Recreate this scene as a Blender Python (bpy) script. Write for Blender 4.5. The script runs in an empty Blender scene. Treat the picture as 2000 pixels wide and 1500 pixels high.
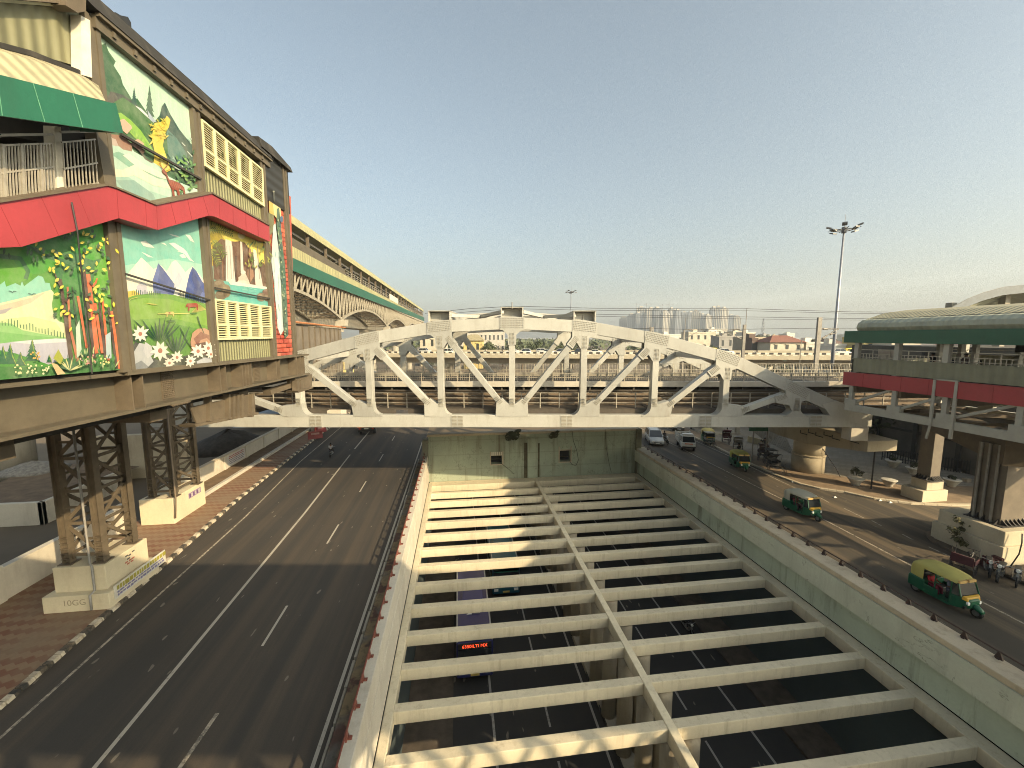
import bpy, math, random
from mathutils import Vector, Matrix
R = math.radians
rnd = random.Random(7)
scene = bpy.context.scene
COL = scene.collection
# ---------------------------------------------------------------- survey camera (used to measure positions on real planes)
F = 800.0; PITCH = R(6.56); CH = 13.5; YAW = R(7.5)
cp, sp = math.cos(PITCH), math.sin(PITCH)
cy, sy = math.cos(YAW), math.sin(YAW)
def W(X, Y, Z=0.0):            # bridge-aligned axes -> world (world Y runs along the road)
    return (X*cy + Y*sy, -X*sy + Y*cy, Z)
def ray(x, y):
    a = (x-1000)/F; b = (750-y)/F
    return (a, cp+b*sp, -sp+b*cp)
def G(x, y, z=0.0):            # point of the level plane at height z
    d = ray(x, y); k = (z-CH)/d[2]
    return W(d[0]*k, d[1]*k, z)
def onY(x, y, Y):              # point of the bridge-parallel vertical plane at distance Y
    d = ray(x, y); k = Y/d[1]
    return W(d[0]*k, Y, CH+d[2]*k)
def onS(x, y, s):              # point of the road-parallel vertical plane
    d = ray(x, y); k = s/(d[0]*cy+d[1]*sy)
    return W(d[0]*k, d[1]*k, CH+d[2]*k)
FK = .75; FB = (-16.335*FK, 33.0*FK); _a = (938-1000)/F; _L = math.hypot(_a, 1); FD = (-_a/_L, -1/_L); FN = (-FD[1], FD[0])
if FN[0] < 0: FN = (-FN[0], -FN[1])
FNW = Vector(W(FN[0], FN[1], 0)); FDW = Vector(W(FD[0], FD[1], 0))
def fac(x, y, off=0.0):        # point of the station front, off metres proud of it
    d = ray(x, y); n = FN
    k = (n[0]*FB[0]+n[1]*FB[1]+off)/(n[0]*d[0]+n[1]*d[1])
    return W(d[0]*k, d[1]*k, CH+d[2]*k)
def facuz(u, z, off=0.0):      # u, z in the survey's own scale of the front
    u*=FK; z=CH+(z-CH)*FK
    return W(FB[0]+FD[0]*u+FN[0]*off, FB[1]+FD[1]*u+FN[1]*off, z)
def facu(x, y, off=0.0):
    d = ray(x, y); n = FN
    k = (n[0]*FB[0]+n[1]*FB[1]+off)/(n[0]*d[0]+n[1]*d[1])
    return (((d[0]*k-FB[0])*FD[0]+(d[1]*k-FB[1])*FD[1])/FK, CH+d[2]*k/FK)
# ---------------------------------------------------------------- mesh builder
class MB:
    def __init__(s): s.v=[]; s.f=[]; s.m=[]; s.c=[]
    def face(s, pts, mi=0, col=None):
        n=len(s.v); s.v += [tuple(p) for p in pts]; s.f.append(tuple(range(n,n+len(pts)))); s.m.append(mi); s.c.append(col)
    def raw(s, vs, fs, mi=0, col=None):
        n=len(s.v); s.v += [tuple(p) for p in vs]
        for f in fs: s.f.append(tuple(i+n for i in f)); s.m.append(mi); s.c.append(col)
    BF=[(0,3,2,1),(4,5,6,7),(0,1,5,4),(1,2,6,5),(2,3,7,6),(3,0,4,7)]
    def box(s,x0,x1,y0,y1,z0,z1,mi=0,col=None):
        s.raw([(x0,y0,z0),(x1,y0,z0),(x1,y1,z0),(x0,y1,z0),(x0,y0,z1),(x1,y0,z1),(x1,y1,z1),(x0,y1,z1)],MB.BF,mi,col)
    def hexa(s,b,t,mi=0,col=None): s.raw(list(b)+list(t),MB.BF,mi,col)
    def beam(s,p,q,w,h,up=(0,0,1),mi=0,col=None):
        p=Vector(p);q=Vector(q);d=(q-p)
        if d.length<1e-6: return
        d.normalize();u=Vector(up)
        if abs(d.dot(u))>.98: u=Vector((0,1,0)) if abs(d.y)<.9 else Vector((1,0,0))
        r=d.cross(u).normalized();u=r.cross(d).normalized();r*=w/2;u*=h/2
        s.raw([p-r-u,p+r-u,q+r-u,q-r-u,p-r+u,p+r+u,q+r+u,q-r+u],MB.BF,mi,col)
    def prism(s,pts,vec,mi=0,col=None):
        n=len(pts);vec=Vector(vec);a=[Vector(p) for p in pts];b=[p+vec for p in a]
        fs=[tuple(range(n)),tuple(range(2*n-1,n-1,-1))]+[(i,n+i,n+(i+1)%n,(i+1)%n) for i in range(n)]
        s.raw(a+b,fs,mi,col)
    def tube(s,pts,r,n=6,mi=0,cap=True,col=None):
        pts=[Vector(p) for p in pts]; rs=r if isinstance(r,(list,tuple)) else [r]*len(pts)
        vs=[];fs=[];ref=None
        for i,p in enumerate(pts):
            d=(pts[min(i+1,len(pts)-1)]-pts[max(i-1,0)])
            if d.length<1e-9: d=Vector((0,0,1))
            d.normalize()
            if ref is None:
                ref=Vector((0,0,1)) if abs(d.z)<.9 else Vector((1,0,0))
            a=d.cross(ref).normalized();b=a.cross(d).normalized(); ref=b
            for k in range(n):
                t=2*math.pi*k/n; vs.append(p+(a*math.cos(t)+b*math.sin(t))*rs[i])
        for i in range(len(pts)-1):
            for k in range(n): fs.append((i*n+k,i*n+(k+1)%n,(i+1)*n+(k+1)%n,(i+1)*n+k))
        if cap: fs.append(tuple(range(n-1,-1,-1))); fs.append(tuple(range((len(pts)-1)*n,len(pts)*n)))
        s.raw(vs,fs,mi,col)
    def loft(s,rings,mi=0,cap=True,close=True,col=None):
        n=len(rings[0]);vs=[p for r in rings for p in r];fs=[]
        for i in range(len(rings)-1):
            for k in range(n if close else n-1): fs.append((i*n+k,i*n+(k+1)%n,(i+1)*n+(k+1)%n,(i+1)*n+k))
        if cap: fs.append(tuple(range(n-1,-1,-1))); fs.append(tuple(range((len(rings)-1)*n,len(rings)*n)))
        s.raw(vs,fs,mi,col)
    def disc(s,c,ax,r,w,n=16,mi=0,col=None):   # solid cylinder centred at c along ax
        c=Vector(c);ax=Vector(ax).normalized()*w/2
        s.tube([c-ax,c+ax],r,n,mi,True,col)
    def ring(s,c,ax,R_,r,n=18,k=6,mi=0):      # torus
        c=Vector(c);ax=Vector(ax).normalized();a=ax.orthogonal().normalized();b=ax.cross(a)
        rings=[]
        for i in range(n):
            t=2*math.pi*i/n;d=a*math.cos(t)+b*math.sin(t)
            rings.append([c+d*(R_+r*math.cos(2*math.pi*j/k))+ax*r*math.sin(2*math.pi*j/k) for j in range(k)])
        rings.append(rings[0]); s.loft(rings,mi,False)
    def build(s,name,mats,parent=None,smooth=False,bev=0,local=False):
        me=bpy.data.meshes.new(name)
        off=Vector((0,0,0))
        if parent is not None and not local:
            p=parent
            while p is not None: off+=p.location; p=p.parent
        me.from_pydata([tuple(Vector(v)-off) for v in s.v],[],s.f)
        if not isinstance(mats,(list,tuple)): mats=[mats]
        for m in mats: me.materials.append(m)
        for i,p in enumerate(me.polygons): p.material_index=s.m[i]; p.use_smooth=smooth
        if any(c is not None for c in s.c):
            ca=me.color_attributes.new('paint','FLOAT_COLOR','CORNER')
            for i,p in enumerate(me.polygons):
                c=s.c[i] or (.5,.5,.5)
                for li in p.loop_indices: ca.data[li].color=(c[0],c[1],c[2],1)
        me.update()
        o=bpy.data.objects.new(name,me);COL.objects.link(o)
        if parent is not None: o.parent=parent
        if bev:
            b=o.modifiers.new('bevel','BEVEL');b.width=bev;b.segments=2;b.limit_method='ANGLE'
        return o
def fixn(o):
    import bmesh
    bm=bmesh.new();bm.from_mesh(o.data);bmesh.ops.recalc_face_normals(bm,faces=bm.faces);bm.to_mesh(o.data);bm.free();return o
def thing(name,label,cat,loc=(0,0,0),rz=0,group=None):
    o=bpy.data.objects.new(name,None);COL.objects.link(o);o.location=loc;o.rotation_euler=(0,0,rz)
    o.empty_display_size=.2;o['label']=label;o['category']=cat
    if group:o['group']=group
    return o
def tag(o,label,cat,group=None):
    o['label']=label;o['category']=cat
    if group:o['group']=group
    return o
def struct(o,kind='structure'): o['kind']=kind; return o
def dup(root,loc,rz=0,label=None,scale=None):
    def cp_(o,par):
        c=o.copy();COL.objects.link(c)
        if par is not None:c.parent=par
        for k in [k for k in KIDS.get(o.name,[])]: cp_(k,c)
        return c
    global KIDS
    KIDS={}
    for ob in bpy.data.objects:
        if ob.parent is not None:KIDS.setdefault(ob.parent.name,[]).append(ob)
    r=cp_(root,None);r.location=loc;r.rotation_euler=(0,0,rz)
    if label:r['label']=label
    if scale:r.scale=(scale,)*3 if not isinstance(scale,(tuple,list)) else scale
    return r
# ---------------------------------------------------------------- materials
def lin(c): c/=255.; return c/12.92 if c<=.04045 else ((c+.055)/1.055)**2.4
def rgb(r,g,b,k=1.0): return (lin(r)*k,lin(g)*k,lin(b)*k)
class NT:
    def __init__(s,name):
        s.m=bpy.data.materials.new(name);s.m.use_nodes=True;s.t=s.m.node_tree
        s.b=s.t.nodes['Principled BSDF']
        g=s.n('ShaderNodeNewGeometry');s.pos=g.outputs['Position'];s.nor=g.outputs['Normal']
    def n(s,t,**k):
        x=s.t.nodes.new(t)
        for a,b in k.items(): setattr(x,a,b)
        return x
    def l(s,a,b): s.t.links.new(a,b)
    def math(s,op,a,b=None,c=None):
        x=s.n('ShaderNodeMath',operation=op)
        for i,v in enumerate((a,b,c)):
            if v is None: continue
            if isinstance(v,(int,float)): x.inputs[i].default_value=v
            else: s.l(v,x.inputs[i])
        return x.outputs[0]
    def map(s,scale=(1,1,1),rot=(0,0,0),src=None):
        x=s.n('ShaderNodeMapping');x.inputs['Scale'].default_value=scale;x.inputs['Rotation'].default_value=rot
        s.l(src or s.pos,x.inputs['Vector']);return x.outputs[0]
    def noise(s,scale,detail=4,rough=.6,vec=None):
        x=s.n('ShaderNodeTexNoise');x.inputs['Scale'].default_value=scale;x.inputs['Detail'].default_value=detail;x.inputs['Roughness'].default_value=rough
        s.l(vec or s.pos,x.inputs['Vector']);return x.outputs[0]
    def ramp(s,fac,a,b,ca=(0,0,0),cb=(1,1,1)):
        x=s.n('ShaderNodeValToRGB');e=x.color_ramp.elements;e[0].position=a;e[1].position=b;e[0].color=(*ca,1);e[1].color=(*cb,1)
        s.l(fac,x.inputs[0]);return x.outputs[0]
    def mix(s,f,a,b,mode='MIX'):
        x=s.n('ShaderNodeMix',data_type='RGBA',blend_type=mode)
        for i,v in ((0,f),(6,a),(7,b)):
            if isinstance(v,(int,float)): x.inputs[i].default_value=v
            elif isinstance(v,tuple): x.inputs[i].default_value=(*v,1)
            else: s.l(v,x.inputs[i])
        return x.outputs[2]
    def sep(s,v=None):
        x=s.n('ShaderNodeSeparateXYZ');s.l(v or s.pos,x.inputs[0]);return x.outputs
    def out(s,col,rough=.6,bump=None,bs=.3,bd=.02,metal=0,spec=None):
        if isinstance(col,tuple): s.b.inputs['Base Color'].default_value=(*col,1)
        else: s.l(col,s.b.inputs['Base Color'])
        if isinstance(rough,(int,float)): s.b.inputs['Roughness'].default_value=rough
        else: s.l(rough,s.b.inputs['Roughness'])
        s.b.inputs['Metallic'].default_value=metal
        if spec is not None: s.b.inputs['Specular IOR Level'].default_value=spec
        if bump is not None:
            x=s.n('ShaderNodeBump');x.inputs['Strength'].default_value=bs;x.inputs['Distance'].default_value=bd
            s.l(bump,x.inputs['Height']);s.l(x.outputs[0],s.b.inputs['Normal'])
        return s.m
_mc={}
def plain(name,col,rough=.55,var=.25,scale=3.,metal=0,spec=None,grain=0):
    if name in _mc:return _mc[name]
    t=NT(name);n=t.noise(scale,5,.65)
    c=t.mix(t.ramp(n,.3,.75),tuple(x*(1-var) for x in col),tuple(min(1,x*(1+var*.6)) for x in col))
    if grain: c=t.mix(t.math('MULTIPLY',t.noise(60,2,.6),grain),c,tuple(x*.4 for x in col))
    _mc[name]=t.out(c,rough,metal=metal,spec=spec);return _mc[name]
def streaky(name,col,dirt,amt=.6,rough=.85,vs=.12,hs=1.6,cracks=False,lines=0):
    """weathered concrete / paint: mottling, run-down streaks, optional cracks"""
    t=NT(name)
    oi=t.n('ShaderNodeObjectInfo').outputs['Random'];va=t.n('ShaderNodeVectorMath',operation='ADD');t.l(t.pos,va.inputs[0]);cb=t.n('ShaderNodeCombineXYZ')
    for i_ in range(3): t.l(t.math('MULTIPLY',oi,37.0),cb.inputs[i_])
    t.l(cb.outputs[0],va.inputs[1]);P_=va.outputs[0]
    big=t.noise(.35,5,.6,P_);fine=t.noise(9,4,.65,P_)
    st=t.noise(hs,5,.7,t.map((1,1,vs),src=P_))
    c=t.mix(t.ramp(big,.3,.75),tuple(x*.82 for x in col),tuple(min(1,x*1.1) for x in col))
    c=t.mix(t.math('MULTIPLY',t.ramp(fine,.35,.8),.25),c,tuple(x*.6 for x in col))
    c=t.mix(t.math('MULTIPLY',t.ramp(st,.52,.78),amt),c,dirt)
    dk=t.ramp(t.noise(1.7,6,.75,P_),.60,.74);c=t.mix(t.math('MULTIPLY',dk,amt*.6),c,tuple(x*.7 for x in dirt))
    c=t.mix(1.0,c,t.ramp(oi,0,1,(.86,.86,.86),(1.06,1.05,1.03)),'MULTIPLY')
    h=fine
    if cracks:
        nz=t.noise(1.0,7,.62,t.map((.5,.16,.55)))
        k=t.ramp(t.math('ABSOLUTE',t.math('SUBTRACT',nz,.5)),.0012,.0045,(1,1,1),(0,0,0))
        k=t.math('MULTIPLY',k,t.ramp(t.noise(.3,3),.47,.56))
        nv=t.noise(1.0,7,.6,t.map((.5,.5,.11)));k2=t.ramp(t.math('ABSOLUTE',t.math('SUBTRACT',nv,.52)),.001,.004,(1,1,1),(0,0,0))
        k=t.math('MAXIMUM',k,t.math('MULTIPLY',k2,t.ramp(t.noise(.4,3),.52,.6)))
        c=t.mix(t.math('MULTIPLY',k,.75),c,tuple(x*.35 for x in dirt))
    if lines:
        z=t.sep()[2]
        k=t.ramp(t.math('ABSOLUTE',t.math('SUBTRACT',t.math('FRACT',t.math('MULTIPLY',z,lines)),.5)),.02,.05,(1,1,1),(0,0,0))
        c=t.mix(t.math('MULTIPLY',k,.18),c,dirt)
    return t.out(c,rough,h,.25,.02)
HAZE_D=0.00022;SKY_AIR=1.0;SKY_DUST=7.0;SKY_OZ=1.2;SKY_S=.145;SKY_SAT=.72;SKY_T=(1.0,1.07,1.0,1);SUN_E=5.0;SUN_C=(1,.78,.47);EXPO=0.65;DENO=True
# ================================================================ SETTING: ground, roads, underpass
def m_asphalt(name,base,dust,amt=.5):
    t=NT(name)
    big=t.noise(.12,5,.6); lane=t.noise(.9,4,.6,t.map((1,.03,1))); fine=t.noise(24,3,.7); patch=t.noise(.5,6,.7,t.map((1,.25,1)))
    c=t.mix(t.ramp(big,.3,.72),base,tuple(x*1.35 for x in base))
    c=t.mix(t.math('MULTIPLY',t.ramp(lane,.42,.72),amt),c,dust)
    c=t.mix(t.math('MULTIPLY',t.ramp(patch,.6,.85),amt*.8),c,tuple(x*1.15 for x in dust))
    c=t.mix(t.math('MULTIPLY',t.ramp(patch,.2,.38,(1,1,1),(0,0,0)),.5),c,tuple(x*.55 for x in base))
    sp_=t.ramp(t.noise(3.1,1,.4,t.map((1,.35,1))),.735,.76)
    c=t.mix(t.math('MULTIPLY',sp_,.55),c,(.26,.23,.18))
    c=t.mix(t.math('MULTIPLY',t.ramp(fine,.35,.8),.35),c,tuple(x*.5 for x in base))
    return t.out(c,.82,fine,.35,.015)
M_ROADL=m_asphalt('asphalt_dusty',(.036,.032,.028),(.115,.085,.056),.6)
M_ROADR=m_asphalt('asphalt_sandy',(.052,.044,.034),(.21,.155,.095),.8)
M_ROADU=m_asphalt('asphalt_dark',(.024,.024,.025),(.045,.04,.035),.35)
def m_line(name,col,wear=.5):
    t=NT(name);n=t.noise(5,5,.7);a=t.noise(.6,3,.6)
    k=t.math('ADD',n,t.math('MULTIPLY',a,.35))
    return t.out(t.mix(t.ramp(k,wear,wear+.2),(.10,.09,.075),col),.75)
M_LINE=m_line('road_paint',(.37,.34,.285),.40); M_LINEW=m_line('road_paint_worn',(.40,.35,.27),.55); M_LINED=m_line('road_paint_dim',(.30,.29,.27),.42)
def m_pave():
    t=NT('zigzag_pavers');x,y,z=t.sep()
    zz=t.math('MULTIPLY',t.math('ABSOLUTE',t.math('SUBTRACT',t.math('FRACT',t.math('MULTIPLY',x,2.2)),.5)),.34)
    v=t.math('FRACT',t.math('MULTIPLY',t.math('ADD',y,zz),1.55))
    k=t.ramp(v,.46,.54)
    w=t.noise(.35,4,.65)
    c=t.mix(k,(.20,.082,.045),(.27,.175,.105))
    c=t.mix(t.ramp(w,.40,.70),c,(.25,.18,.115))
    c=t.mix(t.math('MULTIPLY',t.noise(7,4,.7),.5),c,(.12,.08,.05))
    return t.out(c,.9,t.noise(12,3),.2,.01)
M_PAVE=m_pave()
def m_kerb():
    t=NT('kerb_paint');y=t.sep()[1]
    k=t.ramp(t.math('FRACT',t.math('MULTIPLY',y,.92)),.485,.515)
    n=t.noise(3,5,.7)
    c=t.mix(k,(.028,.027,.025),(.50,.44,.34)); c=t.mix(t.ramp(n,.42,.75),c,(.19,.145,.095))
    return t.out(c,.85,n,.3,.02)
M_KERB=m_kerb()
M_DIRT=plain('bare_dirt',(.20,.135,.08),.95,.45,1.3,grain=.5)
M_GROUND=plain('dry_ground',(.16,.125,.085),.95,.4,.05,grain=.4)
M_BEAM=streaky('weathered_concrete_beam',(.64,.57,.42),(.30,.245,.17),.6,.9,.10,3.2)
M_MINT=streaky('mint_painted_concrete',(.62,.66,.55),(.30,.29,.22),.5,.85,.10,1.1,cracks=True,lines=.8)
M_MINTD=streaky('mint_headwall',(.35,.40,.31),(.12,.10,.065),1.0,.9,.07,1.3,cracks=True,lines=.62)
M_MINTF=streaky('mint_wall_foot_shade',(.42,.49,.40),(.10,.10,.07),.9,.9,.12,1.2)  # wall foot: shade of the overhang put into a darker, greener mint
M_COPE=streaky('coping_concrete',(.50,.43,.32),(.16,.12,.08),.5,.9,.3,2)
M_CREAMW=streaky('cream_wall',(.56,.52,.44),(.27,.22,.16),.45,.85,.12,1.3)
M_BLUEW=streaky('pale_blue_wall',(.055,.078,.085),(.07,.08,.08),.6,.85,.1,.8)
M_RUST=plain('rust_red_paint',(.16,.045,.028),.6,.4,6)
M_DKRAIL=plain('dark_rail_paint',(.06,.035,.028),.6,.4,6)
M_CONC=streaky('grey_concrete',(.36,.33,.27),(.14,.115,.085),.5,.9,.15,1.2)
M_CONCY=streaky('buff_concrete',(.40,.345,.25),(.16,.125,.085),.5,.9,.15,1.2)
M_MEDIAN=None
t=NT('median_tiles');n1=t.noise(1.1,4,.6);n2=t.noise(4,5,.7)
c=t.mix(t.ramp(n1,.42,.50),(.10,.055,.042),(.21,.155,.085));c=t.mix(t.ramp(t.noise(.5,3),.52,.6),c,(.14,.125,.105));c=t.mix(t.math('MULTIPLY',t.ramp(n2,.5,.7),.7),c,(.06,.055,.035))
M_MEDIAN=t.out(c,.95,n2,.5,.03)
def m_plaza():
    t=NT('plaza_setts');b=t.n('ShaderNodeTexBrick');b.inputs['Scale'].default_value=1.0;b.inputs['Brick Width'].default_value=.8;b.inputs['Row Height'].default_value=.4;b.inputs['Mortar Size'].default_value=.03
    b.inputs['Color1'].default_value=(.22,.20,.165,1);b.inputs['Color2'].default_value=(.27,.245,.20,1);b.inputs['Mortar'].default_value=(.13,.115,.09,1)
    t.l(t.pos,b.inputs['Vector']);c=t.mix(t.ramp(t.noise(.5,5,.65),.35,.8),b.outputs[0],(.20,.165,.12))
    return t.out(c,.9,t.noise(8),.2,.01)
M_PLAZA=m_plaza()
TL,TR,TE=-3.55,20.3,44.0
b=MB();FAR=6000
for (x0,x1,y0,y1) in ((-FAR,TL,-FAR,FAR),(TR,FAR,-FAR,FAR),(TL,TR,TE,FAR),(TL,TR,-FAR,-30)):
    b.face([(x0,y0,0),(x1,y0,0),(x1,y1,0),(x0,y1,0)])
struct(b.build('ground',M_GROUND))
KL=[(-15.2,-30),(-15.9,0),(-16.7,16),(-17.25,24),(-18.2,35),(-18.6,46),(-19.0,60),(-19.2,75)]
RK=[(31.6,75),(31.3,47),(30.6,39.5),(30.55,35.1),(30.9,32.6),(31.7,31.2),(33.1,30.2),(34.2,28.6),(36.2,27.35),(39,26.6),(46,25.6),(60,24)]
def strip(poly,off):   # right-hand offset of an xy polyline
    o=[]
    for i,p in enumerate(poly):
        a=Vector(poly[max(i-1,0)]);c=Vector(poly[min(i+1,len(poly)-1)]);d=(c-a).normalized();o.append((p[0]+d.y*off,p[1]-d.x*off))
    return o
b=MB()
for i in range(len(KL)-1):
    (a,ta),(c,tc)=KL[i],KL[i+1]; b.face([(a,ta,.006),(-4.45,ta,.006),(-4.45,tc,.006),(c,tc,.006)])
b.face([(-19.2,75,.006),(-4.45,75,.006),(30,75,.006),(30,110,.006),(-24,110,.006)])
struct(b.build('left_road',M_ROADL))
b=MB();pts=[(21.2,-30,.006),(44,-30,.006),(44,14,.006)]+[(60,16,.006)]+[(s,t_,.006) for s,t_ in reversed(RK)]+[(21.2,75,.006)]
b.face(pts);struct(b.build('right_road',M_ROADR))
# lane paint
def lane(b,pts,w,z=.011):
    pts=[(p[0],p[1]) for p in pts];l=strip(pts,-w/2);r=strip(pts,w/2)
    for i in range(len(pts)-1): b.face([(*l[i],z),(*r[i],z),(*r[i+1],z),(*l[i+1],z)])
b=MB();lane(b,[(-11.35,-20),(-11.56,13),(-11.9,32),(-12.5,48)],.15);lane(b,[(-12.6,50.5),(-13.1,75)],.17)
lane(b,[(-4.75,-20),(-4.75,54)],.13)
for t0,t1 in ((6,8.8),(17.85,20.6),(26.9,29.7),(36.0,38.7),(45,47.7),(54,56.7)): lane(b,[(-8.72,t0),(-8.75,t1)],.11)
struct(b.build('road_marking_left',M_LINE))
b=MB();lane(b,[(-15.35,4),(-15.6,16),(-16.1,32),(-17.2,46),(-17.8,70)],.12)
lane(b,[(-8.9,12.6),(-8.8,14.6)],.14)
struct(b.build('worn_road_marking_left',M_LINEW))
b=MB();lane(b,[(26.2,0),(26.4,14.7),(26.5,19.5),(26.8,26),(26.7,31),(26.9,75)],.13)
lane(b,[(29.75,29.4),(30.0,35.3),(30.5,42.4),(30.7,60)],.12)
for t0,t1 in ((28.6,29.7),(25.7,27.4),(24.4,25.2),(22.3,23.1)): lane(b,[(30.0,t0),(30.15,t1)],.12)
lane(b,[(30.0,19),(30.0,21.4)],.12);lane(b,[(30.1,8),(30.1,16.5)],.12)
struct(b.build('road_marking_right',M_LINEW))
# kerbs
b=MB()
kl=[];
for i in range(len(KL)-1):
    n=max(1,int((KL[i+1][1]-KL[i][1])/1.09))
    for k in range(n): f_=k/n; kl.append((KL[i][0]+(KL[i+1][0]-KL[i][0])*f_,KL[i][1]+(KL[i+1][1]-KL[i][1])*f_))
kl.append(KL[-1])
for i in range(len(kl)-1):
    (a,ta),(c,tc)=kl[i],kl[i+1]
    for h in (0,1):
        f0,f1=h*.5+.015,h*.5+.485
        p0=(a+(c-a)*f0,ta+(tc-ta)*f0);p1=(a+(c-a)*f1,ta+(tc-ta)*f1);dz=rnd.uniform(-.012,.012);dx=rnd.uniform(-.02,.02)
        b.hexa([(p0[0]-.3+dx,p0[1],-.05),(p0[0]+.02+dx,p0[1],-.05),(p1[0]+.02+dx,p1[1],-.05),(p1[0]-.3+dx,p1[1],-.05)],
               [(p0[0]-.28+dx,p0[1],.17+dz),(p0[0]-.04+dx,p0[1],.15+dz),(p1[0]-.04+dx,p1[1],.15+dz),(p1[0]-.28+dx,p1[1],.17+dz)])
struct(b.build('kerb_left',M_KERB,bev=.02))
b=MB()
for i in range(len(KL)-1):
    (a,ta),(c,tc)=KL[i],KL[i+1]; b.face([(-23.4,ta,.13),(a-.27,ta,.13),(c-.27,tc,.13),(-23.4,tc,.13)])
struct(b.build('left_pavement',M_PAVE))
b=MB();l=strip(RK,-.02);r=strip(RK,-.3)
for i in range(len(RK)-1):
    for k in range(3):
        f0,f1=k/3,(k+1)/3-.01
        q=lambda P,f:(P[i][0]+(P[i+1][0]-P[i][0])*f,P[i][1]+(P[i+1][1]-P[i][1])*f)
        A,B_,C_,D=q(l,f0),q(r,f0),q(r,f1),q(l,f1)
        b.hexa([(*A,-.05),(*D,-.05),(*C_,-.05),(*B_,-.05)],[(*A,.14),(*D,.14),(*C_,.15),(*B_,.15)])
struct(fixn(b.build('kerb_right',M_COPE,bev=.02)))
b=MB();r=strip(RK,-.28)
pl_=[(p[0],p[1],.12) for p in r]+[(60,75,.12)]
b.face(pl_);struct(b.build('sandy_pavement',plain('sandy_pavers',(.27,.195,.125),.95,.35,1.2,grain=.4)))
b=MB();b.face([(36.5,33.8,.128),(40,31,.128),(60,27,.128),(60,75,.128),(33.6,75,.128),(33.2,44,.128),(33.4,36.5,.128)])
struct(b.build('plaza_paving',M_PLAZA))
# island kerb round the near right pillar
isl=[(30.6,16),(30.65,20.8),(30.95,22.0),(31.7,22.9),(33,23.2),(36,23),(40,21.5)]
b=MB();l=strip(isl,-.0);r=strip(isl,.25)
for i in range(len(isl)-1): b.hexa([(*l[i],-.05),(*r[i],-.05),(*r[i+1],-.05),(*l[i+1],-.05)],[(*l[i],.16),(*r[i],.16),(*r[i+1],.16),(*l[i+1],.16)])
b.face([(p[0],p[1],.10) for p in r]+[(44,16,.10)])
struct(fixn(b.build('traffic_island',plain('island_dust',(.15,.115,.08),.95,.4,1.5,grain=.4))))
# ---------------------------------------------------------------- the sunken road
ZU=-8.6
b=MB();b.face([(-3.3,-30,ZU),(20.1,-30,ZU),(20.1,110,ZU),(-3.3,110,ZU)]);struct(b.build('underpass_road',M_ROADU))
b=MB()
for s_ in (1.7,7.6,9.9,16.1): lane(b,[(s_,-5),(s_,100)],.14,ZU+.006)
for s_ in (4.9,13.2):
    for k in range(22): lane(b,[(s_,-2+k*4.5),(s_,k*4.5+.6)],.12,ZU+.006)
struct(b.build('road_marking_underpass',M_LINED))
b=MB();b.box(-3.3,-.6,-30,110,ZU,ZU+.16);b.box(17.9,20.1,-30,110,ZU,ZU+.16)
struct(b.build('underpass_footway',plain('dirty_footway',(.10,.08,.062),.95,.5,1.2,grain=.4)))
b=MB();b.box(8.05,9.45,-30,110,ZU,ZU+.35,0)
for k in range(30):
    b.box(8.0,8.06,-4+k*2.4,-4+k*2.4+1.2,ZU+.05,ZU+.33,1)
struct(b.build('underpass_median_kerb',[M_CONC,plain('black_kerb',(.03,.03,.03))]))
# retaining walls: things with coping, rail, posts
def rail_wall(side):
    if side<0:
        t_=thing('retaining_wall','low white-faced concrete wall with rust red rail beside the left road','wall',(-3.5,25,0))
        b=MB();b.box(-3.75,-3.32,-30,TE-.3,-.2,.9);b.box(-3.62,-3.30,-30,TE-.3,-2.02,-.2)
        b.build('wall_face',M_CREAMW,t_,bev=.03)
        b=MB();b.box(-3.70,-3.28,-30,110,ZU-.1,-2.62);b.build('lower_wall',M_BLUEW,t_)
        x,zt,m,ph=-3.66,.9,M_RUST,.28
    else:
        t_=thing('retaining_wall','tall mint green cracked concrete wall with brown coping below the right road','wall',(20.5,25,0))
        b=MB();b.box(19.96,20.5,-30,TE-.3,-.6,.62);b.build('wall_face',M_MINT,t_)
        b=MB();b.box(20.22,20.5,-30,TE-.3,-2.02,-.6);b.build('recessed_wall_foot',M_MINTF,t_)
        b=MB();b.box(20.02,21.1,-30,TE-.3,.62,.9);b.build('coping',M_COPE,t_,bev=.04)
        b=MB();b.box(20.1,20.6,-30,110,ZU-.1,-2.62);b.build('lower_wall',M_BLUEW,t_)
        x,zt,m,ph=20.95,.9,M_DKRAIL,.3
    b=MB();b.tube([(x,-10,zt+ph),(x,TE-.5,zt+ph)],.035,6);b.build('hand_rail',m,t_)
    b=MB();b.prism([(x-.03,-.14,zt-.01),(x-.03,.14,zt-.01),(x-.03,.03,zt+ph),(x-.03,-.03,zt+ph)],(.06,0,0));b.box(x-.1,x+.16,-.06,.06,zt-.012,zt+.05)
    p=b.build('rail_post',m,t_);p0=p
    for k in range(46):
        if k==0:p.location.y=-8-0;continue
        q=p0.copy();COL.objects.link(q);q.location=(p0.location.x,-8+k*1.12+rnd.uniform(-.03,.03),p0.location.z)
        if rnd.random()<.12:q.rotation_euler.y=rnd.uniform(-.12,.12)
    return t_
rail_wall(-1);rail_wall(1)
b=MB();b.box(-4.4,-3.76,-30,TE,0,.16);struct(b.build('median_strip',M_MEDIAN,bev=.05))
b=MB()
for k in range(34):
    y0=-6+k*1.5;b.box(-4.52+rnd.uniform(-.02,.02),-4.41,y0,y0+1.42+rnd.uniform(-.1,.02),0,.17+rnd.uniform(-.02,.01))
struct(b.build('median_kerb',M_CONC,bev=.02))
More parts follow.
